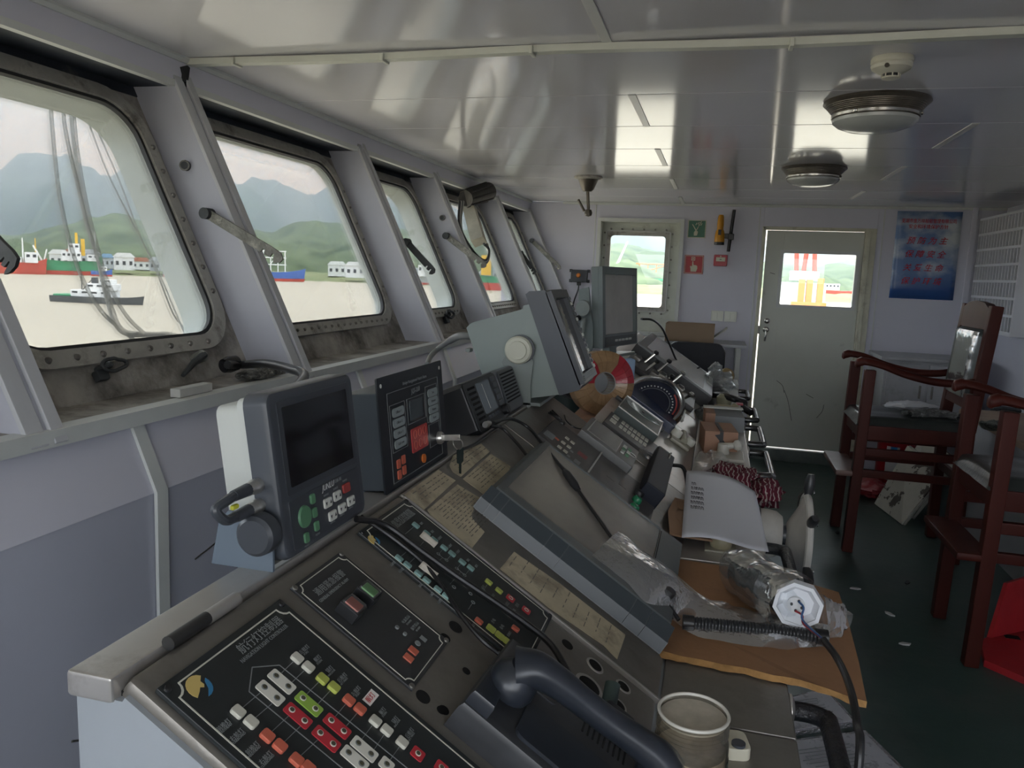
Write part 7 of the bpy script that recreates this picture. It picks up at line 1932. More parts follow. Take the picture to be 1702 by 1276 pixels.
# black box leaning on the slope
bbx = thing('black_box', S(2.25, 0.13), 'black oblong box with chromed clips standing on the slope edge', 'box')
BM = SL @ Matrix.Translation((2.28, 0.128, 0.0))
MB().box((0, 0, 0.028), (0.46, 0.062, 0.056), 0.004, BM).build('case', mat('black_blue_box', (0.008, 0.011, 0.02), 0.5, spec=0.3), bbx)
MB().box((0.27, 0.004, 0.020), (0.10, 0.05, 0.04), 0.008, BM).build('end_cap', m_black, bbx)
for k in (0.16, 0.20):
    MB().torus((k, -0.01, 0.056), 0.010, 0.0025, axis=(0, 1, 0), seg=16, rs=6, M=BM).build('clip', m_chrome, bbx)
MB().tube(spline([BM @ V((0.14, -0.03, 0.05)), BM @ V((0.15, -0.06, 0.062)), BM @ V((0.12, -0.09, 0.045)), BM @ V((0.03, -0.125, 0.01))], 8), 0.006, 8).build('lead', m_cable, bbx)
# ivory blocks and lever plates
for (px, py, lb, hh) in ((1134, 728, 'ivory knob block on the slope edge beside the black box', 0.03),):
    t = thing('ivory_control', S(3.06, 0.06), lb, 'control knob')
    yy, ss = atS(px, py, 0.02)
    MB().box((yy, ss, 0.008), (0.16, 0.085, 0.016), 0.006, SL).build('plate', mat('grey_ivory_plate', (0.40, 0.38, 0.30), 0.4), t)
    for k, (a, b) in enumerate(((-0.02, 0.03), (0.0, -0.032))):
        MB().lathe([(0, 0), (0.020, 0), (0.022, 0.010), (0.018, 0.028), (0, 0.030)], 16, SL @ Matrix.Translation((yy + a, ss + b, 0.014)), ring=(1, 0, 0)).build('knob', m_bwhite, t)
    MB().tube([SL @ V((yy - 0.04, ss - 0.01, 0.02)), SL @ V((yy + 0.05, ss + 0.005, 0.03))], 0.014, 10).build('bar', mat('grey_ivory_plate', (0.40, 0.38, 0.30), 0.4), t)
def lever_plate(px, py, px2, py2, lb, m, wy=0.16):
    q = D(px, py); e = D(px2, py2, ZD + 0.05)
    t = thing('door_lever', q, lb, 'lever')
    MB().box((q.x, q.y, ZD + 0.006), (0.115, wy, 0.012), 0.003).build('plate', m, t)
    MB().cyl((q.x - 0.02, q.y + 0.01, ZD + 0.010), (q.x - 0.02, q.y + 0.01, ZD + 0.05), 0.024, 0.021, 18).build('boss', m, t)
    MB().tube([V((q.x - 0.02, q.y + 0.01, ZD + 0.040)), e], [0.014, 0.010], 10).build('arm', m, t)
    MB().lathe([(0, -0.018), (0.012, -0.016), (0.021, -0.004), (0.021, 0.006), (0.012, 0.017), (0, 0.019)], 18, None, e, (1, 0.4, 0.3)).build('knob', m, t)
    return t
m_ivl = mat('ivory_lever', (0.55, 0.53, 0.47), 0.35, var=0.06)
lever_plate(1210, 760, 1226, 740, 'ivory lever with ball knob on a pale plate beside the small carton', m_ivl)
lever_plate(1200, 690, 1221, 677, 'dingy ivory lever with round knob under the grey pouch', mat('dingy_ivory_lever', (0.42, 0.37, 0.24), 0.4, var=0.15), 0.2)
# small carton with black tape
ct = thing('small_carton', D(1190, 745), 'small brown carton tied with black tape', 'carton')
m_carton = mat('pinkish_brown_carton', (0.36, 0.20, 0.13), 0.7, var=0.08)
CM = Matrix.Translation(D(1195, 748)) @ Matrix.Rotation(0.12, 4, 'Z')
MB().box((-0.004, 0.03, 0.045), (0.128, 0.20, 0.09), 0.003, CM).build('box', m_carton, ct)
MB().box((-0.004, -0.0708, 0.045), (0.014, 0.003, 0.088), 0, CM).build('tape', m_black, ct)
MB().box((-0.004, 0.02, 0.0912), (0.014, 0.18, 0.002), 0, CM).build('tape', m_black, ct)
MB().prism([(-0.03, 0), (-0.012, 0.004), (0.012, -0.03), (0.002, -0.036)], -0.0745, -0.0715, CM @ Matrix.Translation((0.0, 0, 0.075)) @ Matrix.Rotation(PI / 2, 4, 'X') @ Matrix.Diagonal((1, 1, -1, 1))).build('tape_tail', m_black, ct)
fc2 = thing('folded_card', D(1215, 718), 'grey folded card standing behind the small carton', 'card')
FM = Matrix.Translation(D(1212, 735)) @ Matrix.Rotation(0.06, 4, 'Z')
MB().box((0.015, 0.33, 0.035), (0.13, 0.20, 0.07), 0.002, FM).build('grey_leaf', mat('grey_card', (0.20, 0.21, 0.22), 0.6, var=0.1), fc2)
MB().box((-0.07, 0.33, 0.04), (0.045, 0.20, 0.078), 0.002, FM).build('brown_leaf', m_carton, fc2)
MB().box((-0.005, 0.40, 0.082), (0.18, 0.05, 0.006), 0.002, FM).build('pale_edge', m_wkey, fc2)
# grey plastic pouch
po = thing('plastic_pouch', D(1185, 690), 'grey transparent pouch slumped on the desk', 'pouch')
PM = Matrix.Translation(D(1183, 696)) @ Matrix.Rotation(0.3, 4, 'Z')
def pf(u, v):
    return V(((u - 0.5) * 0.15, (v - 0.5) * 0.34, 0.004 + 0.055 * math.sin(PI * u) ** 0.7 * math.sin(PI * v) ** 0.7 + 0.006 * noise.noise(V((u * 5, v * 6, 2)))))
MB().grid(pf, 14, 14, PM).build('film', mat('grey_silver_film', (0.17, 0.18, 0.175), 0.22, var=0.3, vscale=25, bump=0.3, bscale=40), po, smooth=70, fixn=False)
# black padded strap with red tab
stp = thing('black_strap', D(1215, 668), 'black curved strap with a red tab hanging over the desk edge', 'strap')
sp_ = [D(1183, 656, ZD + 0.03), D(1200, 657, ZD + 0.05), D(1220, 663, ZD + 0.045), D(1236, 668, ZD + 0.02), V((0.185, D(1236, 668, ZD + 0.02).y - 0.05, ZD - 0.005)), V((0.22, D(1236, 668, ZD + 0.02).y - 0.10, ZD - 0.02))]
MB().tube(spline(sp_, 8), 0.018, 10).build('band', m_black, stp)
MB().box(D(1229, 671, ZD + 0.052), (0.035, 0.06, 0.006), 0.002).build('red_tab', mat('red_guard', (0.42, 0.02, 0.04), 0.35), stp)
# clear bag with dark parts at the chart display corner
cbag = thing('parts_bag', D(1190, 655), 'crumpled clear bag of dark parts beside the chart display', 'bag')
m_bagc = glass_mat('crumpled_bag_film', (0.93, 0.95, 0.95), 0.14, fres=0.7, veil=0.25, veilcol=(0.8, 0.82, 0.83), bump=0.3, bscale=22)
qb = D(1187, 652)
blob('film', (qb.x + 0.02, qb.y, ZD + 0.06), 0.095, 0.17, 0.062, m_bagc, 4, 0.45, None, 30, 18, 2.6, par=cbag)
blob('dark_parts', (qb.x, qb.y - 0.02, ZD + 0.032), 0.05, 0.09, 0.030, m_slate, 8, 0.3, None, 18, 12, par=cbag)
blob('film_tail', (qb.x + 0.0, qb.y + 0.13, ZD + 0.12), 0.04, 0.07, 0.045, m_bagc, 9, 0.5, None, 22, 14, 3.0, par=cbag)
# number keypad phone at the desk end, tape ring
kpn = thing('keypad_phone', D(1212, 640), 'grey push-button telephone pad at the far end of the desk', 'telephone')
qk = D(1212, 641)
MB().box((qk.x, qk.y, ZD + 0.014), (0.11, 0.26, 0.028), 0.006).build('base', m_lgrey, kpn)
for i in range(4):
    for j in range(3):
        MB().box((qk.x - 0.032 + j * 0.024, qk.y - 0.06 + i * 0.048, ZD + 0.030), (0.017, 0.030, 0.008), 0.002).build('key', m_slate2, kpn)
tr_ = thing('tape_ring', D(1200, 632), 'brown tape ring on the keypad telephone', 'tape')
MB().torus((qk.x - 0.015, qk.y + 0.08, ZD + 0.058), 0.036, 0.014, axis=(0.5, -1, 0.5), seg=24, rs=8).build('ring', mat('brown_tape', (0.34, 0.25, 0.12), 0.5), tr_)
on = thing('ivory_bulb', D(1206, 676), 'pale olive rounded knob beside the black strap', 'knob')
qo = D(1203, 678)
MB().lathe([(0, 0), (0.035, 0), (0.042, 0.02), (0.040, 0.045), (0.024, 0.062), (0, 0.066)], 20, None, (qo.x, qo.y + 0.10, ZD), (0, 0, 1)).build('knob', mat('olive_ivory_knob', (0.34, 0.33, 0.22), 0.35), on)
# striped cloth over the wheel hub
m_stripe = bpy.data.materials.new('maroon_white_striped_cloth')
m_stripe.use_nodes = True
nt = m_stripe.node_tree; bs = nt.nodes['Principled BSDF']; bs.inputs['Roughness'].default_value = 0.9
tc = nt.nodes.new('ShaderNodeTexCoord'); wv = nt.nodes.new('ShaderNodeTexWave'); wv.inputs['Scale'].default_value = 22; wv.inputs['Distortion'].default_value = 7; wv.inputs['Detail'].default_value = 1.5; wv.inputs['Detail Scale'].default_value = 1.2
rp = nt.nodes.new('ShaderNodeValToRGB'); rp.color_ramp.interpolation = 'LINEAR'
rp.color_ramp.elements[0].position = 0.80; rp.color_ramp.elements[0].color = (0.13, 0.012, 0.03, 1)
rp.color_ramp.elements[1].position = 0.93; rp.color_ramp.elements[1].color = (0.50, 0.44, 0.42, 1)
nt.links.new(tc.outputs['Object'], wv.inputs['Vector']); nt.links.new(wv.outputs['Fac'], rp.inputs['Fac']); nt.links.new(rp.outputs['Color'], bs.inputs['Base Color'])
cl_ = thing('striped_cloth', D(1230, 810), 'crumpled maroon cloth with white stripes on the desk edge', 'cloth')
qc = D(1228, 812)
blob('bundle', (qc.x - 0.02, qc.y + 0.03, ZD + 0.028), 0.075, 0.13, 0.030, m_stripe, 3, 0.55, None, 36, 20, 3.2, par=cl_)
blob('hanging_end', (XF + 0.03, qc.y - 0.03, ZD + 0.005), 0.052, 0.10, 0.036, m_stripe, 6, 0.45, None, 30, 18, 3.0, par=cl_)
# crinkled clear film by the paper
fl = MB()
fa, fb, fc_, fd_ = D(1150, 800, ZD + 0.01), D(1205, 808, ZD + 0.01), D(1212, 770, ZD + 0.01), D(1155, 765, ZD + 0.01)
def fw(u, v):
    p = (fa * (1 - u) + fb * u) * (1 - v) + (fd_ * (1 - u) + fc_ * u) * v
    return p + V((0, 0, 0.012 + 0.03 * abs(noise.noise(V((u * 3.2, v * 3.2, 5)))) + 0.02 * math.sin(PI * u)))
fl.grid(fw, 16, 14)
tag(fl.build('clear_film', m_film, smooth=50, fixn=False), 'crinkled clear film lying between the paper and the small carton', 'film')
fl = MB()
def fw2(u, v):
    p = SL @ V((2.42 + 0.10 * v - 0.15 * u * 0, 0.205 - 0.10 * u, 0.006))
    return p + SN * (0.006 + 0.016 * abs(noise.noise(V((u * 4, v * 4, 8)))))
fl.grid(fw2, 12, 10)
tag(fl.build('clear_film', m_film, smooth=50, fixn=False), 'small crinkled clear wrapper at the foot of the echo display', 'film')
# bits on the slope: loose black wires
wv_ = thing('loose_wires', SP(925, 690, 0.004), 'tangle of short black wires on the bare upper slope', 'wires')
for k in range(3):
    MB().tube(spline([SP(912 + k * 3, 686 - k * 2, 0.006), SP(922 + k * 3, 692, 0.012), SP(932 + k * 2, 702, 0.004)], 5), 0.003, 6).build('wire', m_cable, wv_)
MB().tube(spline([SP(938, 690, 0.004), SP(942, 700, 0.004), SP(955, 710, 0.006), SP(968, 713, 0.006)], 6), 0.0022, 6).build('wire', m_cable, wv_)
MB().box(SP(930, 703, 0.006), (0.03, 0.03, 0.014), 0.004).build('connector', m_black, wv_)
# ---- things standing in the notch
bk = thing('waste_bin', (-0.47, 2.72, 0.62), 'dark green-black bin with a pale rim and paper across its mouth', 'bin')
bc = atZ(948, 646, 1.07)
bc = V((-0.455, 2.62, 0.62))
bc = atZ(950, 652, 1.065); 
MB().lathe([(0, 0.62), (0.085, 0.62), (0.105, 1.062), (0.100, 1.062), (0.080, 0.64), (0, 0.64)], 28, None, (bc.x, bc.y, 0), (0, 0, 1)).build('bucket', mat('dark_green_bin', (0.02, 0.035, 0.032), 0.4), bk)
MB().torus((bc.x, bc.y, 1.062), 0.105, 0.006, seg=32, rs=8).build('rim', mat('pale_bin_rim', (0.42, 0.46, 0.44), 0.45), bk)
def lid(u, v):
    a = 2 * PI * u
    return V((bc.x + math.cos(a) * 0.100 * v, bc.y + math.sin(a) * 0.100 * v, 1.056 + 0.014 * noise.noise(V((math.cos(a) * 2 * v, math.sin(a) * 2 * v, 1)))))
MB().grid(lid, 24, 5).build('paper_liner', mat('printed_white_paper', (0.6, 0.6, 0.58), 0.7, stain=(0.10, 0.09, 0.09), stain_amt=(0.58, 0.62), stain_scale=45), bk, smooth=60, fixn=False)
bk.location = (bc.x, bc.y, 0.62)
hsn = thing('black_headset', (bc.x, bc.y, 1.07), 'black headset band lying on the bin paper', 'headset')
MB().torus((bc.x + 0.01, bc.y - 0.02, 1.078), 0.045, 0.009, axis=(0.2, -0.6, 1), seg=24, rs=8, a0=0.3, a1=5.4).build('band', m_black, hsn)
blob('ear_pad', (bc.x - 0.035, bc.y - 0.045, 1.080), 0.030, 0.030, 0.014, m_black, 3, 0.2, None, 16, 10, par=hsn)
# tape-wound roll propped in the notch
tp0 = atY(1000, 636, 3.02)
rl = thing('tape_roll', tp0 - V((0, 0, 0.12)), 'round roll wound in red and tan tape, propped in the console recess', 'roll')
axr = V((0.50, -0.86, 0.10)).normalized()
o1 = V((0, 0, 1)); o1 = (o1 - axr * o1.dot(axr)).normalized(); o2 = axr.cross(o1)
m_rtape = mat('red_shiny_tape', (0.42, 0.035, 0.05), 0.25, var=0.1, bump=0.2, bscale=30)
m_ttape = mat('tan_shiny_tape', (0.34, 0.21, 0.11), 0.25, var=0.15, vscale=20, bump=0.25, bscale=30)
RO, RI, TK = 0.128, 0.045, 0.075
nseg = 24
for k in range(nseg):
    a0, a1 = 2 * PI * k / nseg, 2 * PI * (k + 0.96) / nseg
    mm = m_rtape if 0.0 < math.cos(2 * PI * (k + 0.5) / nseg) < 0.85 else m_ttape
    vs = []
    for a in (a0, (a0 + a1) / 2, a1):
        d = o1 * math.cos(a) + o2 * math.sin(a)
        vs += [tp0 + d * RI + axr * TK * 0.5, tp0 + d * (RI + RO) / 2 + axr * TK * 0.75, tp0 + d * RO + axr * TK * 0.35, tp0 + d * RO - axr * TK * 0.5, tp0 + d * RI - axr * TK * 0.5]
    fs = []
    for q in range(2):
        fs += [(q * 5 + i, q * 5 + (i + 1) % 5, q * 5 + 5 + (i + 1) % 5, q * 5 + 5 + i) for i in range(5)]
    fs += [(0, 1, 2, 3, 4), (14, 13, 12, 11, 10)]
    MB()._add(vs, fs).build('tape_wrap', mm, rl)
MB().lathe([(RI - 0.004, -TK * 0.5), (RI, -TK * 0.5), (RI, TK * 0.5), (RI - 0.004, TK * 0.5)], 24, None, tp0, axr, cap=False).build('core', mat('grey_core', (0.25, 0.24, 0.22), 0.7), rl)
tag(MB().box2((tp0.x - 0.10, tp0.y - 0.12, 0.62), (tp0.x + 0.015, tp0.y + 0.22, tp0.z - 0.126), 0.003).build('brown_carton', m_carton), 'brown carton under the tape-wound roll in the console recess', 'carton')
bp_ = atY(1046, 622, 3.30)
tag(MB().grid(lambda u, v: bp_ + V((-0.03 + 0.05 * u, 0.02 * u, -0.07 + 0.13 * v + 0.01 * math.sin(u * 3))), 6, 6).build('blue_card', mat('pale_blue_card', (0.30, 0.42, 0.58), 0.5), smooth=60, solid=0.001, fixn=False), 'pale blue card upright between the tape roll and steering dial', 'card')
# ------------------------------------------------------------------ helmsman chairs
m_wood = mat('dark_red_mahogany', (0.060, 0.010, 0.006), 0.46, var=0.25, vscale=6, spec=0.25, stretch=(1, 1, 0.25))
m_woodt = mat('worn_foot_plank', (0.20, 0.12, 0.10), 0.45, var=0.2, vscale=10)
m_leather = mat('black_green_leather', (0.028, 0.034, 0.032), 0.3, var=0.2, vscale=9, bump=0.08, bscale=60)
m_shrink = glass_mat('torn_shrink_film', (0.95, 0.96, 0.95), 0.15, fres=0.6, veil=0.08, bump=0.3, bscale=18)
def chair(dx, dy, lb, worn):
    t = thing('helmsman_chair', (1.12 + dx, 4.95 + dy, 0), lb, 'chair')
    O = V((dx, dy, 0))
    YA, YB = 4.68, 5.22
    def bar(a, b, w, d, name, m=m_wood, bev=0.006):
        a, b = V(a) + O, V(b) + O
        F = frame((a + b) / 2, (0, 1, 0), b - a)
        return MB().box((0, 0, 0), (w, (b - a).length, d), bev, F).build(name, m, t)
    for y in (YA + 0.03, YB - 0.03):
        bar((0.842, y, 0.0), (0.868, y, 1.075), 0.055, 0.058, 'leg')
        bar((1.405, y, 0.0), (1.402, y, 0.78), 0.055, 0.058, 'leg')
        bar((1.402, y, 0.76), (1.462, y, 1.462), 0.055, 0.062, 'back_post')
        bar((0.86, y, 0.60), (1.39, y, 0.60), 0.030, 0.050, 'stretcher')
        bar((0.86, y, 0.475), (1.39, y, 0.475), 0.030, 0.045, 'stretcher')
        bar((0.86, y, 0.715), (1.40, y, 0.715), 0.035, 0.085, 'apron')
        arm = spline([V((0.785, y, 1.105)) + O, V((0.83, y, 1.120)) + O, V((0.92, y, 1.105)) + O, V((1.05, y, 1.060)) + O, V((1.20, y, 1.030)) + O, V((1.33, y, 1.030)) + O, V((1.41, y, 1.045)) + O], 6)
        mb = MB(); vs = []
        n = len(arm)
        for i, p in enumerate(arm):
            w = 0.032 - 0.006 * abs(2 * i / (n - 1) - 0.6); h = 0.020 + (0.004 if i < 6 else 0)
            if i == 0:
                w *= 0.6; h *= 0.6
            vs += [p + V((0, -w, -h * 0.5)), p + V((0, -w * 0.9, h * 0.6)), p + V((0, -w * 0.5, h)), p + V((0, w * 0.5, h)), p + V((0, w * 0.9, h * 0.6)), p + V((0, w, -h * 0.5)), p + V((0, w * 0.7, -h)), p + V((0, -w * 0.7, -h))]
        fs = [(i * 8 + j, i * 8 + (j + 1) % 8, i * 8 + 8 + (j + 1) % 8, i * 8 + 8 + j) for i in range(n - 1) for j in range(8)] + [list(range(8)), list(range(n * 8 - 1, n * 8 - 9, -1))]
        mb._add(vs, fs).build('armrest', m_wood, t, smooth=50)
    bar((0.862, YA + 0.03, 0.715), (0.862, YB - 0.03, 0.715), 0.05, 0.085, 'front_apron') if False else MB().box2((0.845, YA + 0.03, 0.672), (0.885, YB - 0.03, 0.758), 0.005).build('front_apron', m_wood, t, M=Matrix.Translation(O))
    MB().box2((1.385, YA + 0.03, 0.672), (1.42, YB - 0.03, 0.758), 0.005).build('rear_apron', m_wood, t, M=Matrix.Translation(O))
    MB().box2((1.39, YA + 0.03, 0.45), (1.415, YB - 0.03, 0.50), 0.004).build('rear_stretcher', m_wood, t, M=Matrix.Translation(O))
    MB().box2((0.735, YA + 0.004, 0.452), (0.872, YB - 0.004, 0.486), 0.010).build('foot_plank', m_woodt if worn else m_wood, t, M=Matrix.Translation(O))
    # padded seat
    mb = MB()
    def seat(u, v):
        ex = min(u, 1 - u) * 0.62; ey = min(v, 1 - v) * 0.52
        e = min(1.0, min(ex, ey) / 0.05)
        k = math.sqrt(max(0.0, 1 - (1 - e) ** 2))
        x = 0.825 + 0.585 * u; y = YA + 0.018 + (YB - YA - 0.036) * v
        return V((x, y, 0.752 + 0.055 * k + 0.004 * noise.noise(V((u * 5, v * 5, 1))))) + O
    mb.grid(seat, 24, 24)
    mb.build('seat_pad', m_leather, t, smooth=80, fixn=False)
    # back rest
    BF = frame(V((1.408, YA, 0.83)) + O, (0, 1, 0), V((0.06, 0, 0.70)))
    wB = YB - YA
    MB().prism([(0.05, 0.50), (wB - 0.05, 0.50), (wB - 0.05, 0.615), (wB * 0.75, 0.645), (wB * 0.5, 0.655), (wB * 0.25, 0.645), (0.05, 0.615)], -0.03, 0.022, BF, bev=0.006).build('crest_rail', m_wood, t)
    MB().prism([(0.05, 0.05), (wB - 0.05, 0.05), (wB - 0.05, 0.10), (0.05, 0.10)], -0.025, 0.018, BF, bev=0.004).build('lower_rail', m_wood, t)
    mb = MB()
    def pad(u, v):
        e = min(1.0, min(min(u, 1 - u) * 0.4, min(v, 1 - v) * 0.4) / 0.04)
        k = math.sqrt(max(0.0, 1 - (1 - e) ** 2))
        return BF @ V((0.055 + (wB - 0.11) * u, 0.095 + 0.41 * v, -0.012 - 0.045 * k))
    mb.grid(pad, 16, 16)
    mb.build('back_pad', m_leather, t, smooth=80, fixn=False)
    if worn:
        mb = MB()
        def film(u, v):
            p = pad(0.02 + 0.75 * u, 0.05 + 0.9 * v)
            return p + V((-0.006 - 0.010 * abs(noise.noise(V((u * 6, v * 5, 3)))), 0, 0))
        mb.grid(film, 14, 14)
        mb.build('torn_film', m_shrink, t, smooth=50, fixn=False)
    return t
chair(0, 0, 'tall dark red wooden helmsman chair with torn film on its back, near the door', True)
chair(0.285, -1.30, 'tall dark red wooden helmsman chair standing beside the red mat', False)
def gl(px, py, z, rot, lb, seed, sc=1.0, m=None):
    return glove(V(px) if isinstance(px, tuple) else atZ(px, py, z), rot, lb, sc, m or m_glove, seed)
m_glove2 = mat('grey_mottled_glove', (0.15, 0.155, 0.15), 0.9, var=0.5, vscale=40, stain=(0.40, 0.40, 0.38), stain_amt=(0.56, 0.62), stain_scale=30, bump=0.5, bscale=160)
gl((1.20, 4.86, 0.806), 0, 0, 0.4, 'mottled grey glove lying on the seat of the chair near the door', 4, 1.3, m_glove2)
gl((1.32, 4.90, 0.806), 0, 0, 2.4, 'second mottled grey glove crumpled against the chair back', 7, 1.2, m_glove2)
# ------------------------------------------------------------------ other furniture and floor things
m_cab = mat('dusty_grey_cabinet', (0.44, 0.45, 0.47), 0.5, var=0.08, vscale=4, stain=(0.30, 0.30, 0.29), stain_amt=(0.55, 0.75), stain_scale=6)
cbn = thing('wall_cabinet', (1.55, 6.72, 0.5), 'low dusty grey cabinet fixed to the end wall behind the chair', 'cabinet')
MB().box2((1.29, 6.47, 0.50), (1.90, 6.965, 0.985), 0.006).build('body', m_cab, cbn)
MB().box2((1.255, 6.43, 0.985), (1.925, 6.965, 1.010), 0.005).build('top', m_cab, cbn)
for (a, b) in ((1.31, 1.585), (1.605, 1.88)):
    d = MB().box2((a, 6.455, 0.53), (b, 6.471, 0.96), 0.003).build('door', m_cab, cbn)
    MB().box2((b - 0.04 if a < 1.5 else a + 0.025, 6.445, 0.70), (b - 0.025 if a < 1.5 else a + 0.04, 6.457, 0.80), 0.003).build('handle', m_bolt, d)
sb = thing('side_locker', (1.85, 5.2, 0), 'brown-topped low locker along the aft wall', 'locker')
MB().box2((1.66, 4.45, 0.0), (2.145, 5.75, 0.70), 0.005).build('body', mat('grey_locker_side', (0.42, 0.43, 0.46), 0.5), sb)
MB().box2((1.64, 4.43, 0.70), (2.145, 5.77, 0.745), 0.012).build('top', mat('tan_locker_top', (0.34, 0.25, 0.18), 0.6, var=0.15, vscale=6), sb)
gl(1655, 712, 0.745, 1.0, 'grey-green glove lying on the tan locker top', 5, 1.3, mat('grey_green_glove', (0.13, 0.14, 0.12), 0.9, var=0.4, vscale=40, bump=0.5, bscale=160))
q = atZ(1650, 682, 0.745)
tag(MB().tube(spline([q, q + V((0.05, 0.04, 0.012)), q + V((0.12, 0.03, 0.012)), q + V((0.18, 0.06, 0))], 5), 0.016, 8).build('dark_rag', m_stayd), 'dark twisted rag on the tan locker top', 'rag')
wbg = thing('white_bag', atZ(1520, 664, 0.81), 'white plastic bag folded on the far side of the chair seat', 'bag')
qw = V((1.19, 5.10, 0.81))
blob('film', (qw.x, qw.y, 0.830), 0.13, 0.05, 0.028, mat('white_bag_plastic', (0.62, 0.63, 0.66), 0.4), 12, 0.35, None, 30, 16, 2.4, par=wbg)
# red extinguisher under the wall cabinet
ex = V((1.475, 6.62, 0))
fe = thing('fire_extinguisher', ex, 'stout red fire extinguisher with white and blue label under the wall cabinet', 'extinguisher')
m_fred = mat('extinguisher_red', (0.36, 0.012, 0.022), 0.28, var=0.1)
MB().lathe([(0, 0.0), (0.135, 0.0), (0.142, 0.012), (0.142, 0.36), (0.136, 0.40), (0.10, 0.435), (0.04, 0.448), (0, 0.45)], 32, None, ex, (0, 0, 1)).build('cylinder', m_fred, fe)
MB().torus(ex + V((0, 0, 0.385)), 0.140, 0.004, seg=32, rs=6).build('shoulder_band', m_black, fe)
MB().cyl(ex + V((0, 0, 0.445)), ex + V((0, 0, 0.475)), 0.022, seg=14).build('valve', m_nickel, fe)
MB().box2((ex.x - 0.012, ex.y - 0.07, 0.470), (ex.x + 0.012, ex.y + 0.03, 0.484), 0.003).build('lever', m_black, fe)
def flab(a0, a1, z0, z1, m, nm, r=0.1428):
    MB().grid(lambda u, v: ex + V((math.cos(a0 + (a1 - a0) * u) * r, math.sin(a0 + (a1 - a0) * u) * r, z0 + (z1 - z0) * v)), 10, 2).build(nm, m, fe, fixn=False)
flab(-2.30, -1.62, 0.03, 0.30, mat('extinguisher_white_label', (0.66, 0.67, 0.70), 0.4), 'label')
flab(-2.08, -1.75, 0.21, 0.30, mat('extinguisher_blue_mark', (0.03, 0.20, 0.48), 0.4), 'label_mark', 0.1434)
# leaning panels with peeled paint
def panel(bl, br_, tl, tr2, th, m, name, par):
    n = (V(br_) - V(bl)).cross(V(tl) - V(bl)).normalized() * th
    P4 = [V(bl), V(br_), V(tr2), V(tl)]
    return MB()._add(P4 + [p + n for p in P4], [(0, 1, 2, 3), (7, 6, 5, 4), (0, 4, 5, 1), (1, 5, 6, 2), (2, 6, 7, 3), (3, 7, 4, 0)]).build(name, m, par, smooth=0)
m_peel = mat('cream_peeling_paint', (0.52, 0.50, 0.44), 0.6, var=0.06, stain=(0.085, 0.07, 0.06), stain_amt=(0.535, 0.545), stain_scale=4.2)
m_edge = mat('dark_panel_edge', (0.06, 0.055, 0.05), 0.6)
b1, b2 = atZ(1457, 838, 0.0), atZ(1502, 872, 0.0)
t1, t2 = atY(1512, 742, b1.y + 0.02), atY(1570, 790, b2.y + 0.06)
lp_ = thing('leaning_panel', (b1 + b2) / 2, 'cream metal panel with peeling paint leaning by the extinguisher', 'panel')
panel(b1, b2, t1, t2, 0.018, m_peel, 'board', lp_)
for (p, q2) in ((b1, b2), (b2, t2), (t2, t1), (t1, b1)):
    MB().tube([p, q2], 0.010, 6).build('edge_strip', mat('pale_edge_strip', (0.42, 0.41, 0.36), 0.5, var=0.3, vscale=30), lp_)
o_ = V((0.10, 0.16, 0.0))
lp2 = thing('leaning_panel', (b1 + b2) / 2 + o_, 'plain cream metal panel leaning behind the peeled one', 'panel')
panel(b1 + o_, b2 + o_, t1 + o_ + V((0.03, 0, 0.06)), t2 + o_ + V((0.03, 0, 0.06)), 0.016, mat('plain_cream_panel', (0.50, 0.49, 0.44), 0.5, var=0.05), 'board', lp2)
for (p, q2) in ((b1 + o_, t1 + o_ + V((0.03, 0, 0.06))), (t1 + o_ + V((0.03, 0, 0.06)), t2 + o_ + V((0.03, 0, 0.06)))):
    MB().tube([p, q2], 0.008, 6).build('edge_strip', m_edge, lp2)
# red bag on the floor by the panels
rb = thing('red_bag', atZ(1448, 822, 0.0), 'crumpled red plastic bag on the floor beside the leaning panels', 'bag')
qr = atZ(1448, 824, 0.0)
blob('film', (qr.x, qr.y, 0.06), 0.13, 0.16, 0.062, mat('dull_red_plastic', (0.30, 0.035, 0.045), 0.35, bump=0.4, bscale=20), 14, 0.35, None, 28, 16, 2.4, par=rb)
# red mat, upright flap and flat part, at the second chair
rmt = thing('red_mat', atZ(1680, 1080, 0.0), 'bright red folded mat on the deck behind the chair leg', 'mat')
m_rmat = mat('bright_red_mat', (0.42, 0.016, 0.022), 0.55, var=0.1, vscale=8, bump=0.1, bscale=30)
fl_ = [atZ(1630, 1062, 0.03), atZ(1700, 1030, 0.03), atZ(1790, 1060, 0.03), atZ(1790, 1150, 0.03), atZ(1710, 1128, 0.03), atZ(1636, 1096, 0.03)]
MB().prism([(p.x, p.y) for p in fl_], 0.0, 0.030, bev=0.006).build('flat_part', m_rmat, rmt)
u0, u1 = atZ(1640, 1058, 0.03), atZ(1770, 1030, 0.03)
u2, u3 = atY(1775, 935, u1.y + 0.10), atY(1668, 968, u0.y + 0.12)
panel(u0, u1, u3, u2, 0.02, m_rmat, 'raised_flap', rmt)
hq = atZ(1682, 1058, 0.032)
MB().box((hq.x, hq.y, 0.031), (0.06, 0.035, 0.003), 0).build('slot', m_hole, rmt)
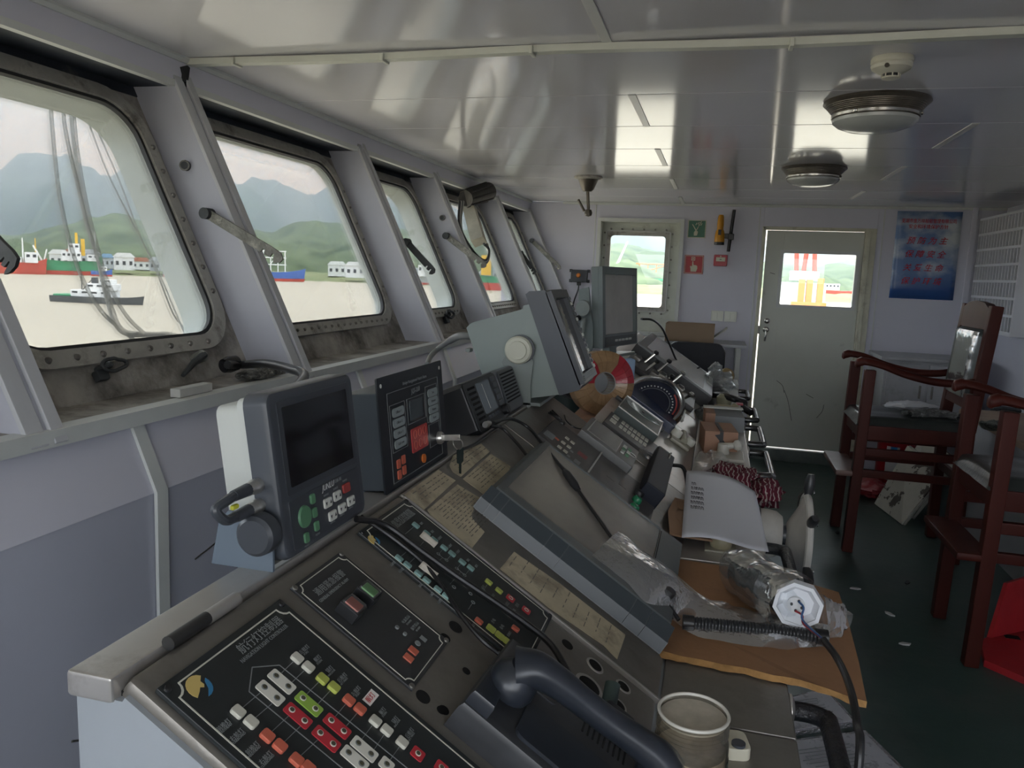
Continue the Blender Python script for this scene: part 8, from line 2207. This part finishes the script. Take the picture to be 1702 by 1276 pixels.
# foil-wrapped leaflets on the deck below the near rail
m_foil = mat('silver_foil_edge', (0.5, 0.5, 0.52), 0.2, 0.8, bump=0.8, bscale=60)
m_leaf = mat('printed_grey_leaflet', (0.46, 0.46, 0.49), 0.5, var=0.08, stain=(0.30, 0.30, 0.32), stain_amt=(0.56, 0.6), stain_scale=30)
def leaflet(pts, lb, z=0.004):
    qs = [atZ(x, y, z) for x, y in pts]
    t = thing('foil_packet', sum(qs, V()) / len(qs), lb, 'packet')
    c = sum(qs, V()) / len(qs)
    MB().prism([(p.x, p.y) for p in qs], 0.0, z + 0.012).build('pouch', m_foil, t, smooth=0)
    MB().prism([((p.x - c.x) * 0.92 + c.x, (p.y - c.y) * 0.92 + c.y) for p in qs], z + 0.012, z + 0.0135).build('leaflet', m_leaf, t, smooth=0)
    mb = MB()
    F = frame(c + V((0, 0, z + 0.0138)), qs[1] - qs[0], qs[-1] - qs[0])
    L1, L2 = (qs[1] - qs[0]).length, (qs[-1] - qs[0]).length
    for k in range(7):
        mb.box((-L1 * 0.05, L2 * (0.22 - k * 0.06), 0), (L1 * (0.5 - 0.05 * (k % 3)), L2 * 0.012, 0.0008), 0, F)
    o = mb.build('print_lines', m_linedim, t, smooth=0); o['kind'] = 'stuff'
    return t
leaflet([(1296, 1225), (1424, 1205), (1372, 1148), (1300, 1165)], 'foil-wrapped grey leaflet on the deck under the wrapped rail')
leaflet([(1320, 1330), (1520, 1300), (1438, 1218), (1302, 1236)], 'larger foil-wrapped leaflet on the deck behind the hanging lead')
# litter on the deck
m_lit = mat('white_litter', (0.55, 0.55, 0.53), 0.6)
for i, (px, py, dark, lb) in enumerate(((1422, 978, 0, 'white paper chip on the deck beside the cardboard'), (1508, 968, 1, 'dark stick fragment on the deck between the chairs'), (1478, 1020, 0, 'thin pale shred on the deck between the chairs'), (1504, 1070, 0, 'pale shard on the deck before the red mat'), (1392, 885, 1, 'thin dark sliver on the deck by the first chair leg'))):
    p = atZ(px, py, 0.002)
    t = thing('floor_litter', p, lb, 'litter')
    M = Matrix.Translation(p) @ Matrix.Rotation(i * 1.1, 4, 'Z')
    MB().prism([(-0.028, -0.006), (0.006, -0.012), (0.026, 0.0), (0.012, 0.011), (-0.016, 0.009)], -0.002, 0.004, M).build('fragment', m_stayd if dark else m_lit, t, smooth=0)
# black office chair and carton at the console end
oc = thing('office_chair', (-0.12, 5.95, 0), 'black padded office chair tucked behind the console end', 'chair')
m_navy2 = mat('black_blue_upholstery', (0.010, 0.012, 0.020), 0.6, var=0.2, vscale=20)
MB().prism(rrect(0.42, 0.50, 0.07, 5, 0, 0.25), -0.03, 0.04, frame((-0.12, 5.90, 0.575), (1, 0, 0), (0, 0.12, 1)), bev=0.02).build('backrest', m_navy2, oc)
MB().prism(rrect(0.46, 0.44, 0.08, 5), 0.46, 0.54, Matrix.Translation((-0.12, 6.18, 0)), bev=0.02).build('seat', m_navy2, oc)
MB().cyl((-0.12, 6.18, 0.08), (-0.12, 6.18, 0.46), 0.028, seg=14).build('column', m_black, oc)
MB().tube([(-0.12, 5.97, 0.62), (-0.12, 5.99, 0.50), (-0.12, 6.12, 0.465)], 0.018, 8).build('back_bar', m_black, oc)
for k in range(5):
    a = 2 * PI * k / 5 + 0.3
    l_ = MB().tube([(-0.12, 6.18, 0.09), (-0.12 + 0.27 * math.cos(a), 6.18 + 0.27 * math.sin(a), 0.065)], [0.024, 0.016], 8).build('base_arm', m_black, oc)
    MB().lathe([(0, -0.018), (0.028, -0.018), (0.03, 0), (0.028, 0.018), (0, 0.018)], 14, None, (-0.12 + 0.27 * math.cos(a), 6.18 + 0.27 * math.sin(a), 0.03), (math.sin(a), -math.cos(a), 0)).build('caster', m_black, l_)
sh = thing('wall_table', (-0.2, 6.75, 0), 'pale table against the end wall under the window', 'table')
MB().box2((-0.85, 6.50, 1.0), (0.26, 6.965, 1.025), 0.004).build('table_top', m_cab, sh)
for x in (-0.80, 0.20):
    MB().box2((x - 0.02, 6.53, 0), (x + 0.02, 6.57, 1.0), 0.003).build('leg', m_lgrey, sh)
    MB().box2((x - 0.02, 6.91, 0), (x + 0.02, 6.95, 1.0), 0.003).build('leg', m_lgrey, sh)
cx_ = thing('open_carton', (-0.2, 6.62, 1.025), 'plain tan open carton on the table under the end window', 'carton')
m_tan = mat('plain_tan_carton', (0.34, 0.245, 0.165), 0.7, var=0.05)
x0, x1 = atY(1106, 545, 6.52).x, atY(1188, 545, 6.52).x
zt = atY(1150, 539, 6.52).z
MB().box2((x0, 6.52, 1.026), (x1, 6.525, zt)).build('front_side', m_tan, cx_)
MB().box2((x0, 6.525, 1.026), (x0 + 0.005, 6.80, zt)).build('side', m_tan, cx_)
MB().box2((x1 - 0.005, 6.525, 1.026), (x1, 6.80, zt)).build('side', m_tan, cx_)
MB().box2((x0, 6.80, 1.026), (x1, 6.805, zt)).build('back_side', m_tan, cx_)
MB().box2((x0, 6.52, 1.0255), (x1, 6.805, 1.031)).build('bottom', m_tan, cx_)
panel((x1, 6.525, zt - 0.10), (x1, 6.80, zt - 0.10), (x1 + 0.10, 6.525, zt - 0.02), (x1 + 0.10, 6.80, zt - 0.02), 0.004, m_wkey, 'flap', cx_)
# ------------------------------------------------------------------ shared group phrases for things that repeat
GROUPS = {'grab_rail': 'grab rails along the desk front', 'window_stay': 'window stays on the front mullions', 'helmsman_chair': 'helmsman chairs', 'ceiling_lamp': 'round ceiling lamps',
          'hanging_rope': 'ropes hanging outside the first window', 'work_glove': 'work gloves lying about', 'pasted_note': 'papers stuck on the console slope', 'wall_switch': 'switch plates on the end wall',
          'floor_litter': 'litter on the deck', 'foil_packet': 'foil packets on the deck', 'window_dog': 'window clamps', 'rubber_stop': 'rubber stops on the mullions', 'paper_scrap': 'paper scraps on the signal panel',
          'keypad_plate': 'keypad plates beside the flat display', 'door_lever': 'ivory levers on the desk', 'leaning_panel': 'leaning metal panels', 'clear_film': 'clear film scraps', 'cargo_ship': 'cargo ships at the far shore',
          'gate_ship': 'gantry ships at the far shore', 'barge': 'barges at the far shore'}
for o in COL.objects:
    if o.parent is None and 'category' in o and 'group' not in o:
        g_ = GROUPS.get(o.name.split('.')[0])
        if g_:
            o['group'] = g_
